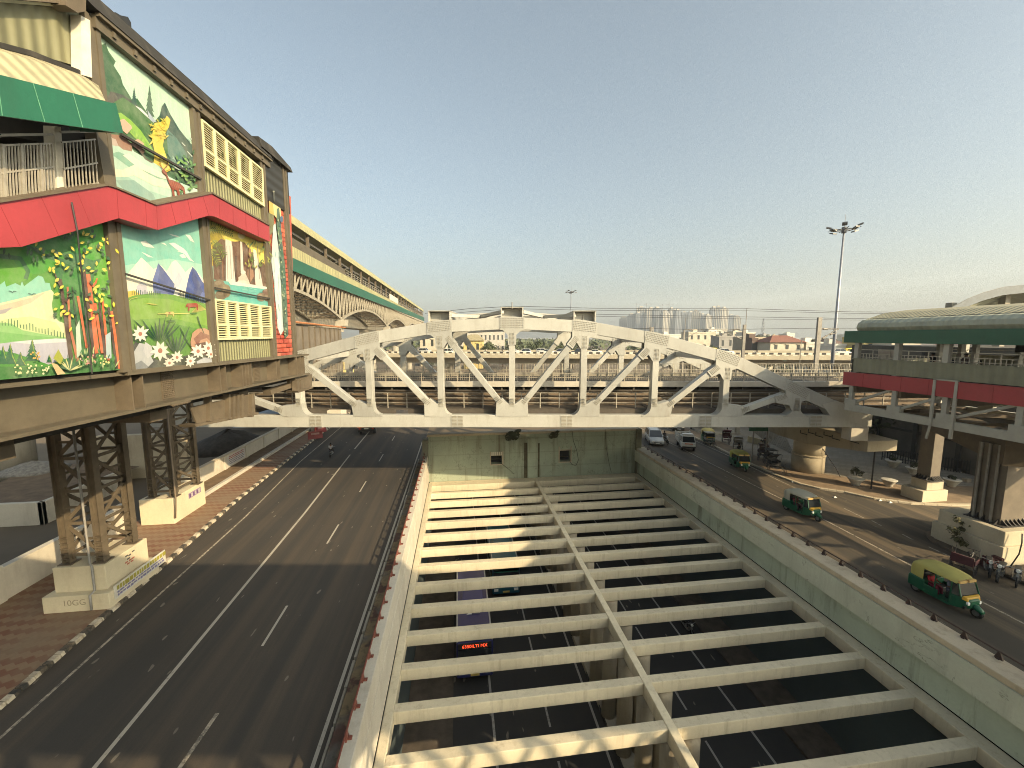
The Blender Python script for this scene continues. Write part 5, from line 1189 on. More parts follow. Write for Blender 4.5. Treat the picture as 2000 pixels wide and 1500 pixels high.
# ---- cars
def car(name,label,col,L=4.2,Wd=1.72,H=1.5,kind='hatch',group=None,mono=False):
    th=thing(name,label,'car',(0,0,0),0,group);w=Wd/2;P_=paint('car_%.2f_%.2f_%.2f'%col,col)
    h=L/2;bl=.95 if not mono else 1.02   # belt line
    b=MB()
    def rg(y,ww,z0,z1): return [(-ww,y,z0+.06),(-ww+.08,y,z0),(ww-.08,y,z0),(ww,y,z0+.06),(ww,y,z1-.12),(ww-.1,y,z1),(-ww+.1,y,z1),(-ww,y,z1-.12)]
    b.loft([rg(-h,w*.86,.38,.86),rg(-h+.15,w*.97,.26,bl),rg(-h*.4,w,.22,bl),rg(h*.35,w,.22,bl),rg(h*.62,w*.98,.24,.90),rg(h-.18,w*.93,.26,.74),rg(h,w*.80,.32,.62)]);b.build('body',P_,th,True,bev=0)
    r0,r1,r2,r3=(-h+.12,-h+.5,h*.16,h*.5) if kind!='sedan' else (-h+.75,-h+1.3,h*.12,h*.5)
    b=MB();wt=w*.78
    cab=[[(-w*.94,r0,bl-.03),(w*.94,r0,bl-.03)],[(-wt,r1,H-.04),(wt,r1,H-.04)],[(-wt,r2,H),(wt,r2,H)],[(-w*.93,r3,bl-.04),(w*.93,r3,bl-.04)]]
    a=cab
    b.face([a[1][0],a[1][1],a[2][1],a[2][0]]);
    b.face([(-wt,r1,H-.04),(wt,r1,H-.04),(wt*.98,r1+.3,H+.02),(-wt*.98,r1+.3,H+.02)])
    b.box(-wt,wt,r1+.02,r2-.02,H-.05,H+.012);b.build('roof',P_,th,bev=.02)
    b=MB();b.face([a[2][0],a[2][1],a[3][1],a[3][0]]);b.build('windscreen',M_GLASS,th)
    b=MB();b.face([a[0][0],a[0][1],a[1][1],a[1][0]]);b.build('rear_window',M_GLASS,th)
    for s in (0,1):
        b=MB();b.face([a[0][s],a[1][s],a[2][s],a[3][s]]);o=b.build('side_window',M_GLASS,th)
        b=MB();sx=-1 if s==0 else 1
        for f in (.36,.0): 
            pass
        mid=(r1+r2)/2;b.beam((sx*w*.945,mid,bl-.02),(sx*wt*1.01,mid,H-.02),.03,.08)
        for (p,q) in ((0,1),(1,2),(2,3)): b.beam(Vector(a[p][s])*1.003,Vector(a[q][s])*1.003,.05,.06)
        b.build('window_frame',P_,th)
    for sx in (-1,1):
        b=MB();b.box(sx*w*.62-.17,sx*w*.62+.17,h-.14,h+.0,.60,.74);b.build('headlight',M_LAMP,th,bev=.02)
        b=MB();b.box(sx*w*.74-.1,sx*w*.74+.1,-h-.005,-h+.1,.66,.88);b.build('tail_light',M_TAIL,th)
        b=MB();b.box(sx*w*1.02-.06,sx*w*1.02+.06,r3-.35,r3-.22,bl-.02,bl+.12);b.build('mirror',P_,th)
    b=MB();b.box(-w*.5,w*.5,h-.06,h+.01,.42,.55);b.build('grille',M_BLK,th)
    b=MB();b.box(-.25,.25,h-.0,h+.02,.36,.46);b.build('number_plate',M_LAMP,th)
    for x,y in ((-w+.09,-h*.6),(w-.09,-h*.6),(-w+.09,h*.62),(w-.09,h*.62)): wheel(th,x,y,.31,.2)
    return th
def put(o,rear,front,z=0):
    a,c=Vector(G(*rear,z)),Vector(G(*front,z));o.location=(a+c)/2;o.rotation_euler.z=heading(a,c);return o
mp=car('family_car','silver grey people carrier with roof rails, right beside the retaining wall',(.46,.47,.47),4.4,1.75,1.66,'hatch',None,True)
put(mp,(1268,852),(1288,877))
b=MB()
for sx in (-1,1): b.beam((sx*.6,-1.5,1.71),(sx*.6,.2,1.73),.05,.05)
b.build('roof_rail',M_HUB,mp,local=True)
# pickup truck
def pickup(label,col):
    th=thing('pickup_truck',label,'truck');P_=paint('truck_white',col,.45)
    b=MB();b.loft([[(-.78,.55,.45),(.78,.55,.45),(.78,.55,1.05),(-.78,.55,1.05)],[(-.78,1.7,.45),(.78,1.7,.45),(.78,1.62,1.05),(-.78,1.62,1.05)],[(-.72,1.82,.5),(.72,1.82,.5),(.70,1.72,.98),(-.70,1.72,.98)]])
    b.loft([[(-.78,.55,1.05),(.78,.55,1.05),(.78,1.62,1.05),(-.78,1.62,1.05)],[(-.70,.6,1.78),(.70,.6,1.78),(.68,1.2,1.78),(-.68,1.2,1.78)]])
    b.build('cab',P_,th,bev=.04)
    b=MB();b.face([(-.70,1.635,1.08),(.70,1.635,1.08),(.64,1.245,1.70),(-.64,1.245,1.70)]);o=b.build('windscreen',M_GLASS,th)
    for sx in (-1,1):
        b=MB();b.face([(sx*.783,.75,1.1),(sx*.783,1.5,1.1),(sx*.712,1.18,1.68),(sx*.712,.75,1.68)]);b.build('side_window',M_GLASS,th)
        b=MB();b.box(sx*.55-.15,sx*.55+.15,1.74,1.84,.66,.82);b.build('headlight',M_LAMP,th)
    b=MB();b.box(-.45,.45,1.76,1.80,.86,.98);b.build('front_badge',paint('orange_badge',(.55,.16,.05),.5),th)
    b=MB();b.box(-.80,.80,-2.0,.5,.62,.72)
    for sx in (-1,1):
        for k in range(4): b.box(sx*.8-.02,sx*.8+.02,-2.0,.5,.78+k*.22,.93+k*.22)
        for k in range(5): b.box(sx*.83-.03,sx*.83+.03,-2.0+k*.61,-1.94+k*.61,.62,1.72)
    for k in range(4): b.box(-.8,.8,-2.03,-1.99,.78+k*.22,.93+k*.22);b.box(-.8,.8,.47,.51,.78+k*.22,.93+k*.22)
    b.box(-.6,.6,.6,1.15,1.79,1.95)
    b.build('stake_bed',P_,th)
    b=MB();b.box(-.75,.75,1.72,1.86,.45,.6);b.box(-.6,.6,-1.9,1.2,.38,.6);b.build('chassis',M_BLK,th)
    for x,y in ((-.66,-1.2),(.66,-1.2),(-.66,1.25),(.66,1.25)): wheel(th,x,y,.28,.18)
    return th
pk=pickup('small white pickup truck with slatted cargo bed under the bridge on the right road',(.60,.59,.55));put(pk,(1328,862),(1350,888))
b=MB();
for k in range(26): b.disc((rnd.uniform(-.6,.6),rnd.uniform(-1.8,.3),rnd.uniform(.85,1.35)),(rnd.uniform(-1,1),rnd.uniform(-1,1),.4),.2,.16,7)
o=b.build('cargo_sacks',plain('dark_cargo',(.07,.065,.05),.9),None);tag(o,'dark sacks loaded in the bed of the white pickup truck','cargo');o.location=pk.location;o.rotation_euler=pk.rotation_euler
dc=car('car','dark hatchback partly hidden behind the white pickup truck',(.04,.045,.05),3.7,1.6,1.45);put(dc,(1316,833),(1326,843))
# orange lorry on the left road
lo=thing('lorry','orange lorry seen from behind, driving away under the bridge on the left road','lorry')
b=MB();O_=paint('lorry_orange',(.36,.125,.05),.6);b.box(-1.15,1.15,-3.0,2.0,1.15,1.25)
for sx in (-1,1): b.box(sx*1.15-.04,sx*1.15+.04,-3,2,1.25,2.6)
b.box(-1.15,1.15,-3.04,-2.98,1.2,2.6);b.box(-1.15,1.15,1.96,2.0,1.25,2.8)
for k in range(7): b.box(-1.05+k*.33,-.98+k*.33,-3.09,-3.04,1.2,2.6)
for k in range(3): b.box(-1.17,1.17,-3.08,-3.04,1.3+k*.55,1.38+k*.55)
b.build('cargo_box',O_,lo)
b=MB();b.box(-1.1,1.1,2.1,3.6,.7,2.7);b.build('cab',O_,lo,bev=.08)
b=MB();b.box(-1.1,1.1,-3.0,-2.85,.55,.85);b.box(-.5,.5,-2.9,3.2,.65,1.0);b.box(-.9,.9,-3.05,-3.0,.9,1.1);b.build('chassis',M_BLK,lo)
for sx in (-1,1): b=MB();b.box(sx*.85-.12,sx*.85+.12,-3.06,-3.0,.9,1.05);b.build('tail_light',M_TAIL,lo)
b=MB();b.box(-.3,.3,-3.07,-3.05,.92,1.05);b.build('number_plate',plain('plate_white',(.6,.6,.5)),lo)
for x,y in ((-.9,-1.6),(.9,-1.6),(-.95,2.7),(.95,2.7)): wheel(lo,x,y,.45,.28)
lo.location=Vector(G(714,851))+Vector((0,3.0,0));lo.rotation_euler.z=.04
# motorbikes
def moto(label,col=(.03,.03,.035),group=None):
    th=thing('motorcycle',label,'motorcycle',(0,0,0),0,group)
    for y in (-.62,.62):
        b=MB();b.ring((0,0,0),(1,0,0),.25,.05,16,6);b.disc((0,0,0),(1,0,0),.06,.12,8)
        for k in range(6): a=k*math.pi/6;b.beam((0,-.24*math.cos(a),-.24*math.sin(a)),(0,.24*math.cos(a),.24*math.sin(a)),.012,.012)
        o=b.build('wheel',M_TYRE,th,local=True);o.location=(0,y,.3)
    b=MB();b.loft([[(-.1,-.05,.62),(.1,-.05,.62),(.1,-.05,.8),(-.1,-.05,.8)],[(-.15,.2,.66),(.15,.2,.66),(.13,.2,.92),(-.13,.2,.92)],[(-.08,.4,.72),(.08,.4,.72),(.07,.4,.86),(-.07,.4,.86)]]);b.build('tank',paint('moto_%.2f_%.2f'%col[:2],col),th,True,local=True)
    b=MB();b.box(-.13,.13,-.72,-.05,.72,.82);b.build('seat',M_BLK,th,bev=.03,local=True)
    b=MB();b.box(-.14,.14,-.18,.28,.3,.58);b.beam((0,.62,.3),(0,.42,.95),.09,.06);b.beam((0,-.62,.3),(0,-.1,.45),.16,.05);b.tube([(-.34,.36,1.02),(-.12,.45,1.0),(.12,.45,1.0),(.34,.36,1.02)],.018,6);b.tube([(.16,.2,.34),(.17,-.7,.42)],.04,6);b.build('frame',M_HUB,th,local=True)
    b=MB();b.disc((0,.52,.92),(0,1,0),.09,.1,10);b.build('headlight',M_LAMP,th,local=True)
    return th
def ride(m,label,shirt,trous): 
    c,s=math.cos(m.rotation_euler.z),math.sin(m.rotation_euler.z);off=(0,-.28,.80)
    return person(label,m.location+Vector((-off[1]*s,off[1]*c,off[2])),m.rotation_euler.z,'sit',shirt,trous,None,.95)
m1=moto('motorcycle riding away alone on the left road in the bridge shadow');m1.location=G(648,891);m1.rotation_euler.z=.06;ride(m1,'rider in light shirt on the motorcycle on the left road',(.42,.43,.46),(.03,.03,.03))
m2=moto('motorcycle coming along the right road beside the silver people carrier');m2.location=G(1299,866);m2.rotation_euler.z=math.pi;ride(m2,'rider in dark clothes on the motorcycle beside the silver car',(.03,.03,.035),(.03,.03,.04))
m3=moto('motorcycle on the sunken road below the concrete beams');m3.location=G(1343,1234,ZU);m3.rotation_euler.z=math.pi;ride(m3,'rider in black on the sunken road under the beams',(.02,.02,.025),(.03,.03,.04))
# cycle rickshaws
def cyrick(label,hood=(.20,.19,.17),flat=False):
    th=thing('cycle_rickshaw',label,'cycle rickshaw',(0,0,0),0,'cycle rickshaws waiting at the kerb')
    M_F=plain('cycle_frame',(.05,.045,.045),.5)
    for x,y in ((-.48,-.75),(.48,-.75),(0,1.0)):
        b=MB();b.ring((0,0,0),(1,0,0),.33,.022,20,5);b.disc((0,0,0),(1,0,0),.035,.1,8)
        for k in range(9): a=k*math.pi/9;b.beam((0,-.32*math.cos(a),-.32*math.sin(a)),(0,.32*math.cos(a),.32*math.sin(a)),.008,.008)
        o=b.build('wheel',M_F,th,local=True);o.location=(x,y,.355)
    b=MB();b.tube([(0,1.0,.36),(0,.88,.95)],.02,6);b.tube([(0,.9,.85),(0,.35,.42),(0,-.2,.5),(0,-.75,.36)],.022,6);b.tube([(0,.9,.8),(0,.25,.85)],.02,6);b.tube([(0,.3,.42),(0,.22,.95)],.018,6);b.tube([(-.28,.78,1.0),(0,.9,.98),(.28,.78,1.0)],.016,6);b.tube([(-.5,-.75,.36),(.5,-.75,.36)],.02,6);b.build('frame',M_F,th,local=True)
    b=MB();b.box(-.1,.1,.12,.34,.94,1.0);b.build('saddle',M_BLK,th,bev=.02,local=True)
    b=MB();b.box(-.45,.45,-1.0,-.25,.62,.75);b.box(-.45,.45,-1.08,-1.0,.66,1.15);b.box(-.5,-.46,-1.0,-.3,.72,.95);b.box(.46,.5,-1.0,-.3,.72,.95);b.box(-.4,.4,-.3,.1,.42,.46);b.build('passenger_seat',plain('worn_seat_%.2f'%hood[0],tuple(x*.7 for x in hood),.8),th,local=True)
    b=MB();m_=plain('hood_%.2f_%.2f'%hood[:2],hood,.85)
    if flat==2: b.box(-.45,.45,-1.05,-.9,1.0,1.12)
    elif flat: b.box(-.5,.5,-1.05,-.05,1.55,1.6)
    else:
        rg=[]
        for k in range(6): a=k/5*1.9;y=-1.05+.95*(k/5);z=1.15+.5*math.sin(min(a,1.571))-.04*max(0,k-4);rg.append([(-.5,y,z-.06),(-.42,y,z+.04),(.42,y,z+.04),(.5,y,z-.06)])
        b.loft(rg,0,False,False)
    b.build('hood',m_,th,True,local=True)
    b=MB()
    for sx in (-1,1): b.tube([(sx*.47,-.95,.9),(sx*.47,-.95,1.5)],.014,5);b.tube([(sx*.47,-.35,.9),(sx*.47,-.15,1.5)],.014,5)
    b.build('hood_bow',M_F,th,local=True)
    return th
def at(o,p,rz): o.location=(p[0],p[1],p[2] if len(p)>2 else 0);o.rotation_euler.z=rz;return o
at(cyrick('cycle rickshaw with grey hood right beside the halted yellow topped auto rickshaw',(.36,.34,.30),True),(31.1,46.2,.01),3.0)
at(cyrick('cycle rickshaw with curved grey hood behind the person in red',(.33,.31,.27)),(32.6,43.2,.13),2.6)
at(cyrick('cycle rickshaw with low brown seat between the hooded one and the walking man',(.14,.10,.09)),(33.0,40.0,.13),2.2)
at(cyrick('cycle rickshaw with dark flat hood next to the olive auto rickshaw',(.07,.07,.065),True),(32.4,37.6,.13),2.9)
at(cyrick('black cycle rickshaw nearest the pier, its front wheel at the kerb edge',(.05,.05,.05)),(31.5,35.9,.13),3.0)
at(cyrick('cycle rickshaw with dark red hood behind the dark pavement, farthest of the kerb row',(.12,.04,.045)),(33.6,46.6,.13),2.7)
person('person in crimson dress standing with their back turned, behind the olive auto rickshaw',(31.0,41.0,0),0.3,'stand',(.02,.02,.022),(.20,.015,.05),skirt=True)
person('man in dark shirt walking on the paved plaza near the pier',(35.3,42.4,.13),2.6,'walk',(.025,.022,.03),(.17,.17,.19))
person('man in grey trousers standing beside the walking man on the plaza',(34.2,41.6,.13),.8,'stand',(.16,.15,.13),(.05,.05,.055))
person('person in pale shirt sitting low by the dark kiosk',(35.9,50.0,.5),2.8,'sit',(.26,.25,.28),(.05,.05,.06))
# cluster by the near pillar
at(cyrick('old cycle rickshaw cart parked on the island edge, beside the near walkway pillar',(.12,.11,.10),2),G(1888,1112),-1.2)
at(moto('red and black motorcycle parked in the heap beside the near walkway pillar',(.16,.02,.02),'motorcycles parked by the near pillar'),G(1930,1121),2.2)
at(moto('black motorcycle with chrome headlamp parked nearest the frame edge',(.02,.02,.022),'motorcycles parked by the near pillar'),G(1952,1131),2.0)
at(moto('dark blue motorcycle parked at the right frame edge',(.02,.025,.05),'motorcycles parked by the near pillar'),G(1985,1140),2.1)
b=MB();b.box(-.5,.5,-.3,.3,0,.35)
for k in range(7): b.box(-.45+k*.13,-.38+k*.13,-.25,.25,.35,.35+rnd.uniform(.05,.4))
o=b.build('baggage_pile',plain('mixed_bundle',(.10,.045,.04),.9,.6,3),bev=.03);tag(o,'dark red bundles heaped beside the motorcycles at the near pillar','baggage');o.location=G(1938,1108)
# buses on the sunken road
def bus(label,col,L=9.2,led=None,panel=(.2,.2,.22)):
    th=thing('bus',label,'bus',(0,0,0),0,'buses on the sunken road');P_=paint('bus_%.2f_%.2f'%col[:2],tuple(x*.55 for x in col));w,H=1.17,3.0
    b=MB();b.box(-w,w,-L/2,L/2,.45,H-.12);b.build('body',P_,th,bev=.1,local=True)
    b=MB();b.box(-w+.08,w-.08,-L/2+.1,L/2-.1,H-.12,H-.02)
    b.build('roof',P_,th,bev=.03,local=True)
    b=MB()
    for sx in (-1,1): b.box(sx*(w-.07)-.05,sx*(w-.07)+.05,-L/2+.1,L/2-.1,H-.1,H+.03)
    for y in (L/2-.9,): b.box(-w+.15,w-.15,y,y+.8,H-.02,H+.03)
    b.build('roof_edge',plain('roof_grey',(.33,.34,.36),.5),th,local=True)
    b=MB();b.box(-.75,.75,-L*.12,L*.12,H-.02,H+.16);b.build('roof_unit',paint('bus_dark_%.2f'%col[2],tuple(x*.7 for x in col)),th,bev=.05,local=True)
    b=MB()
    for y in (L*.16,-L*.02-1.3): b.box(-.45,.45,y,y+.55,H+.0 if y>0 else H+.0,H+.03)
    b.build('roof_number',m_num,th,local=True)
    b=MB();b.box(-w+.1,w-.1,L/2-.02,L/2+.03,1.25,2.45);b.build('windscreen',M_GLASS,th,local=True)
    b=MB()
    for sx in (-1,1): b.box(sx*w-.015 if sx<0 else w-.015,sx*w+.015 if sx<0 else w+.015,-L/2+.4,L/2-.5,1.35,2.35)
    b.build('side_window',M_GLASS,th,local=True)
    b=MB();b.box(-w+.12,w-.12,L/2-.01,L/2+.05,2.5,2.88);b.build('destination_panel',M_BLK,th,local=True)
    for sx in (-1,1): b=MB();b.box(sx*.85-.18,sx*.85+.18,L/2-.02,L/2+.04,.75,.95);b.build('headlight',M_LAMP,th,local=True)
    b=MB();b.box(-.28,.28,L/2,L/2+.05,.6,.74);b.build('number_plate',plain('plate_yellow',(.6,.45,.12)),th,local=True)
    for x,y in ((-1,-L*.28),(1,-L*.28),(-1,L*.3),(1,L*.3)): wheel(th,x,y,.45,.25)
    if led:
        cu=bpy.data.curves.new('led_text','FONT');cu.body=led;cu.size=.30;cu.align_x='CENTER';cu.extrude=.004
        t=NT('led_red');t.b.inputs['Emission Color'].default_value=(1,.09,.03,1);t.b.inputs['Emission Strength'].default_value=1.3;cu.materials.append(t.out((.3,.02,.01),.5))
        tmp=bpy.data.objects.new('led_tmp',cu);COL.objects.link(tmp);bpy.context.view_layer.update();me=bpy.data.meshes.new_from_object(tmp.evaluated_get(bpy.context.evaluated_depsgraph_get()));bpy.data.objects.remove(tmp)
        o=bpy.data.objects.new('destination_text',me);COL.objects.link(o);o.parent=th;o.location=(0,L/2+.056,2.58);o.rotation_euler=(math.pi/2,0,math.pi)
    return th
t=NT('roof_number_print');k=t.ramp(t.noise(4.5,1,.4),.5,.53);m_num=t.out(t.mix(k,(.65,.66,.68),(.10,.10,.14)),.6)
B1=bus('deep blue bus with red lit destination sign, seen through the concrete beams',(.03,.04,.22),9.0,'6350ILTI MX');at(B1,(.78,28.5,ZU),math.pi)
B2_=bus('blue and teal bus ahead in the next lane, deeper under the beams',(.02,.16,.24),8.5);at(B2_,(3.75,36.5,ZU),math.pi)
b=MB();b.box(-1.0,1.0,4.25,4.30,2.45,2.9);b.build('front_band',paint('teal_band',(.02,.25,.16)),B2_,local=True)
# flyover and far traffic
def flyat(px,off):
    lo_,hi=0,L_F
    for _ in range(40):
        m=(lo_+hi)/2;p=fly(m,off,FZ);X=p[0]*cy-p[1]*sy;Y=p[0]*sy+p[1]*cy;zc=Y*cp-(p[2]-CH)*sp
        if 1000+F*X/zc<px: lo_=m
        else: hi=m
    return m
L_F=math.hypot(B2[0]-A_[0],B2[1]-A_[1])
WHT,DRK,SIL,YEL=(.62,.61,.57),(.045,.045,.05),(.4,.4,.4),(.55,.40,.06)
cp_=[(690,3,DRK,'sedan','black sedan at the left end of the flyover traffic'),(746,3,DRK,'sedan','black saloon on the flyover just left of the left bridge post'),(830,8,SIL,'hatch','silver car half hidden behind the bridge chord on the flyover'),(872,3,WHT,'hatch','white hatchback on the flyover in the panel left of the bridge centre'),(1000,6,WHT,'sedan','white saloon behind the bridge centre post on the flyover'),(1024,3,WHT,'hatch','white sport utility car just right of the bridge centre post'),(1068,3,WHT,'sedan','white saloon under the trees in the panel right of centre'),(1060,9,WHT,'hatch','white car in the far lane above the white saloon'),(1092,3,SIL,'hatch','grey hatchback behind the back truss diagonal'),(1128,4,DRK,'hatch','dark car behind the first right-hand bridge post'),(1160,3,WHT,'sedan','white car in the second panel right of the bridge centre'),(1417,9,WHT,'hatch','white hatchback above the sloping right bridge chord'),(1642,8,WHT,'hatch','white hatchback beside the tall light mast pole on the flyover')]
pr0={}
for px,off,col,kind,lab in cp_:
    k=(col,kind)
    if k not in pr0: pr0[k]=car('car',lab,col,4.1 if kind=='hatch' else 4.4,1.7,1.55 if kind=='hatch' else 1.45,kind,'cars on the flyover');o=pr0[k]
    else: o=dup(pr0[k],(0,0,0),0,lab)
    d=flyat(px,off);p=fly(d,off,FZ+.01);o.location=p;o.rotation_euler.z=heading((0,0),(Vector(fly(d+1,off,0))-Vector(fly(d,off,0))).xy)+(math.pi if off<7 else 0)
AF=auto(roof=(.55,.42,.06),lab='yellow auto rickshaw on the flyover in the third panel right of the bridge centre');AF['group']='auto rickshaws on the flyover'
for i,(px,off,lab) in enumerate(((1255,4,None),(1210,9,'yellow topped auto rickshaw on the flyover beyond the white car'),(1393,10,'yellow auto rickshaw on the flyover left of the overhead line mast'),(1658,8,'dark fronted auto rickshaw at the right end of the flyover traffic'))):
    o=AF if i==0 else dup(AF,(0,0,0),0,lab)
    d=flyat(px,off);o.location=fly(d,off,FZ+.01);o.rotation_euler.z=heading((0,0),(Vector(fly(d+1,off,0))-Vector(fly(d,off,0))).xy)+(math.pi if off<7 else 0)
mF=moto('motorcycle on the flyover near the bridge centre post',(.5,.5,.5),'motorcycles on the flyover')
for i,(px,off,lab,sh_) in enumerate(((948,3,None,(.6,.58,.55)),(980,4,'motorcycle with dark rider on the flyover left of the centre post',(.03,.03,.03)),(1238,3,'motorcycle on the flyover left of the yellow auto rickshaw',(.05,.04,.04)),(1476,3,'motorcycle beside the parapet right of the overhead line mast',(.04,.04,.05)))):
    o=mF if i==0 else dup(mF,(0,0,0),0,lab)
    d=flyat(px,off);o.location=fly(d,off,FZ+.01);o.rotation_euler.z=heading((0,0),(Vector(fly(d+1,off,0))-Vector(fly(d,off,0))).xy)+math.pi
    ride(o,'rider on '+o['label'],sh_,(.05,.05,.06))
for px,py,col,lab in ((965,741,WHT,'white car on the street below the flyover, left of centre post'),(1040,741,WHT,'white car on the street below the flyover, right of centre post'),(845,740,SIL,'pale car on the street under the flyover in the panel second from left'),(1075,742,DRK,'dark car on the street under the flyover, right of the white car')):
    o=dup(pr0[(WHT,'hatch')],G(px,py),1.2,lab) if col==WHT else dup(pr0[((col),'hatch')],G(px,py),1.3,lab);o['group']='cars on the far street'
# ================================================================ VEGETATION
def m_leaf(name,col):
    t=NT(name);o=t.n('ShaderNodeObjectInfo');n=t.noise(.9,3,.6)
    c=t.mix(t.ramp(n,.3,.7),tuple(x*.6 for x in col),tuple(x*1.35 for x in col));c=t.mix(t.math('MULTIPLY',o.outputs['Random'],.35),c,(.10,.085,.045))
    return t.out(c,.75)
M_LEAF=m_leaf('dusty_foliage',(.055,.075,.03));M_LEAFD=m_leaf('dark_foliage',(.03,.042,.02));M_BARK=plain('tree_bark',(.09,.065,.045),.9)
def crown(seed,w,h,n,ls,clumps=11):
    r=random.Random(seed);b=MB();C=[]
    for i in range(clumps):
        a=r.uniform(0,6.28);q=r.uniform(.1,.75);C.append((math.cos(a)*q*w*.5,math.sin(a)*q*w*.5,h*r.uniform(.25,.85),r.uniform(.2,.42)*w*.5))
    for i in range(n):
        c=r.choice(C);d=Vector((r.gauss(0,1),r.gauss(0,1),r.gauss(0,.8))).normalized()*c[3]*r.uniform(.55,1.08)
        p=Vector(c[:3])+d;nn=(d.normalized()+Vector((r.uniform(-.8,.8),r.uniform(-.8,.8),r.uniform(-.2,1)))).normalized();a=nn.orthogonal().normalized();a.rotate(Matrix.Rotation(r.uniform(0,6.28),3,nn));bb=nn.cross(a);s=ls*r.uniform(.6,1.4)
        b.face([p-a*s*.5,p+bb*s*.34,p+a*s*.5,p-bb*s*.34])
    return b,C
tp=[]
def tree(seed,w,h,n,ls,mat,label,group,loc,cl=.28):
    th=thing('tree',label,'tree',loc,0,group)
    b,C=crown(seed,w,h*(1-cl),n,ls,11 if cl>.2 else 22);o=b.build('crown',mat,th,local=True);o.location.z=h*cl
    b=MB();b.tube([(0,0,0),(.1,0,h*.3),(0,.1,h*.5)],[h*.035,h*.025,h*.015],8)
    for c in C[:6]: b.tube([(0,0,h*.3),(c[0]*.5,c[1]*.5,h*.28+c[2]*.6),(c[0],c[1],h*.28+c[2])],[h*.018,h*.011,h*.005],5)
    b.build('trunk',M_BARK,th,local=True);return th
def gpt(px,Y): p=onY(px,658,Y);return (p[0],p[1],0)
tr=[tree(1,11,11,2600,.62,M_LEAF,'broad dusty tree behind the flyover in the second panel left of the bridge centre','trees beyond the flyover',gpt(1085,168)),
    tree(2,13,10,2800,.62,M_LEAFD,'dark spreading tree behind the flyover right of the bridge centre post','trees beyond the flyover',gpt(1020,172)),
    tree(3,9,12,2300,.55,M_LEAF,'tall loose tree beyond the flyover beside the left bridge posts','trees beyond the flyover',gpt(955,165))]
spots=[(840,150,.75,0,'small tree at the left end of the tree row beyond the flyover'),(982,185,.95,1,'dark tree between the yellow house and the bridge centre'),(1050,190,1.05,2,'tall tree topping the row right of the bridge centre'),(1120,175,.95,0,'bushy tree behind the first right bridge post'),(1150,200,.9,1,'dark tree far behind the second right panel'),(1345,190,.95,1,'dark bushy tree left of the middle overhead line mast'),(1372,178,.85,0,'dusty bush tree right below the white terrace houses'),(1395,185,.8,2,'loose tree beside the sloping bridge chord'),(1432,172,.75,0,'olive tree left of the overhead line mast'),(1572,190,.9,1,'dark tree behind the red roofed villa'),(1655,135,.5,1,'dark round tree at the left end of the covered walkway'),(1405,330,1.3,2,'tall far tree below the right-hand towers'),(1478,420,1.5,0,'hazy tree right of the tower blocks'),(1500,400,1.3,2,'small hazy tree beside the hazy pylon'),(1545,260,1.0,1,'tree peeping over the villa ridge'),(1605,300,1.1,0,'far tree right of the villa'),(1700,120,.8,2,'tree seen inside the walkway opening, left part'),(1760,110,.8,0,'tree seen through the walkway railing, middle part'),(1790,125,.85,1,'dark tree seen through the walkway between the inner posts')]
for px,Y,s_,k,lab in spots: dup(tr[k],gpt(px,Y),rnd.uniform(0,6),lab,s_*rnd.uniform(.95,1.05))
nt=tree(5,13,7.5,7000,.55,M_LEAFD,'large dark tree in the shade behind the plaza fence, left one','dark trees behind the plaza',(52,44,0),.02)
for (x,y,s_,lab) in ((57,38,.95,'large dark tree behind the plaza fence, beside the farther pillar'),(63,33,.9,'dark tree behind the nearer pillar'),(48,56,1.1,'dark tree deep behind the plaza'),(72,31,1.1,'dark tree at the right edge behind the pillar')):
    dup(nt,(x,y,0),rnd.uniform(0,6),lab,s_)
hb=crown(9,1,1,700,.10,16)[0]
def bush(name,label,cat,loc,scale,mat=None,group=None):
    o=hb.build(name,mat or M_LEAFD);o.location=loc;o.scale=scale;tag(o,label,cat,group);return o
x0,zz=hwp(1000,843);bush('hanging_shrub','dark shrub sprouting over the headwall top left of centre','shrub',(x0+.2,43.4,2.0),(2.6,.7,1.7));x0,zz=hwp(1083,840);bush('hanging_shrub','small dark shrub drooping over the headwall top right of centre','shrub',(x0,43.4,2.15),(1.7,.6,1.2))
b,_=crown(11,1.6,2.6,420,.17,9);o=b.build('pillar_shrub',m_leaf('dry_shrub',(.10,.095,.04)));o.location=(31.25,20.6,.0);tag(o,'thin dry shrub growing against the near pillar pedestal','shrub')
# far haze-side scrub mass
b=MB();r=random.Random(4)
for i in range(5200):
    px=r.uniform(560,1760);Y=r.uniform(250,900);p=gpt(px,Y);hgt=r.uniform(.2,1)**.7*8;q=Vector((p[0]+r.gauss(0,3),p[1]+r.gauss(0,3),hgt));s=Y*.0055*r.uniform(.7,1.4)
    nn=Vector((r.gauss(0,1),r.gauss(0,1),r.uniform(.1,1))).normalized();a=nn.orthogonal().normalized()*s;c=nn.cross(a)*.7;b.face([q-a,q+c,q+a,q-c])
o=b.build('distant_trees',M_LEAF);o['kind']='stuff'
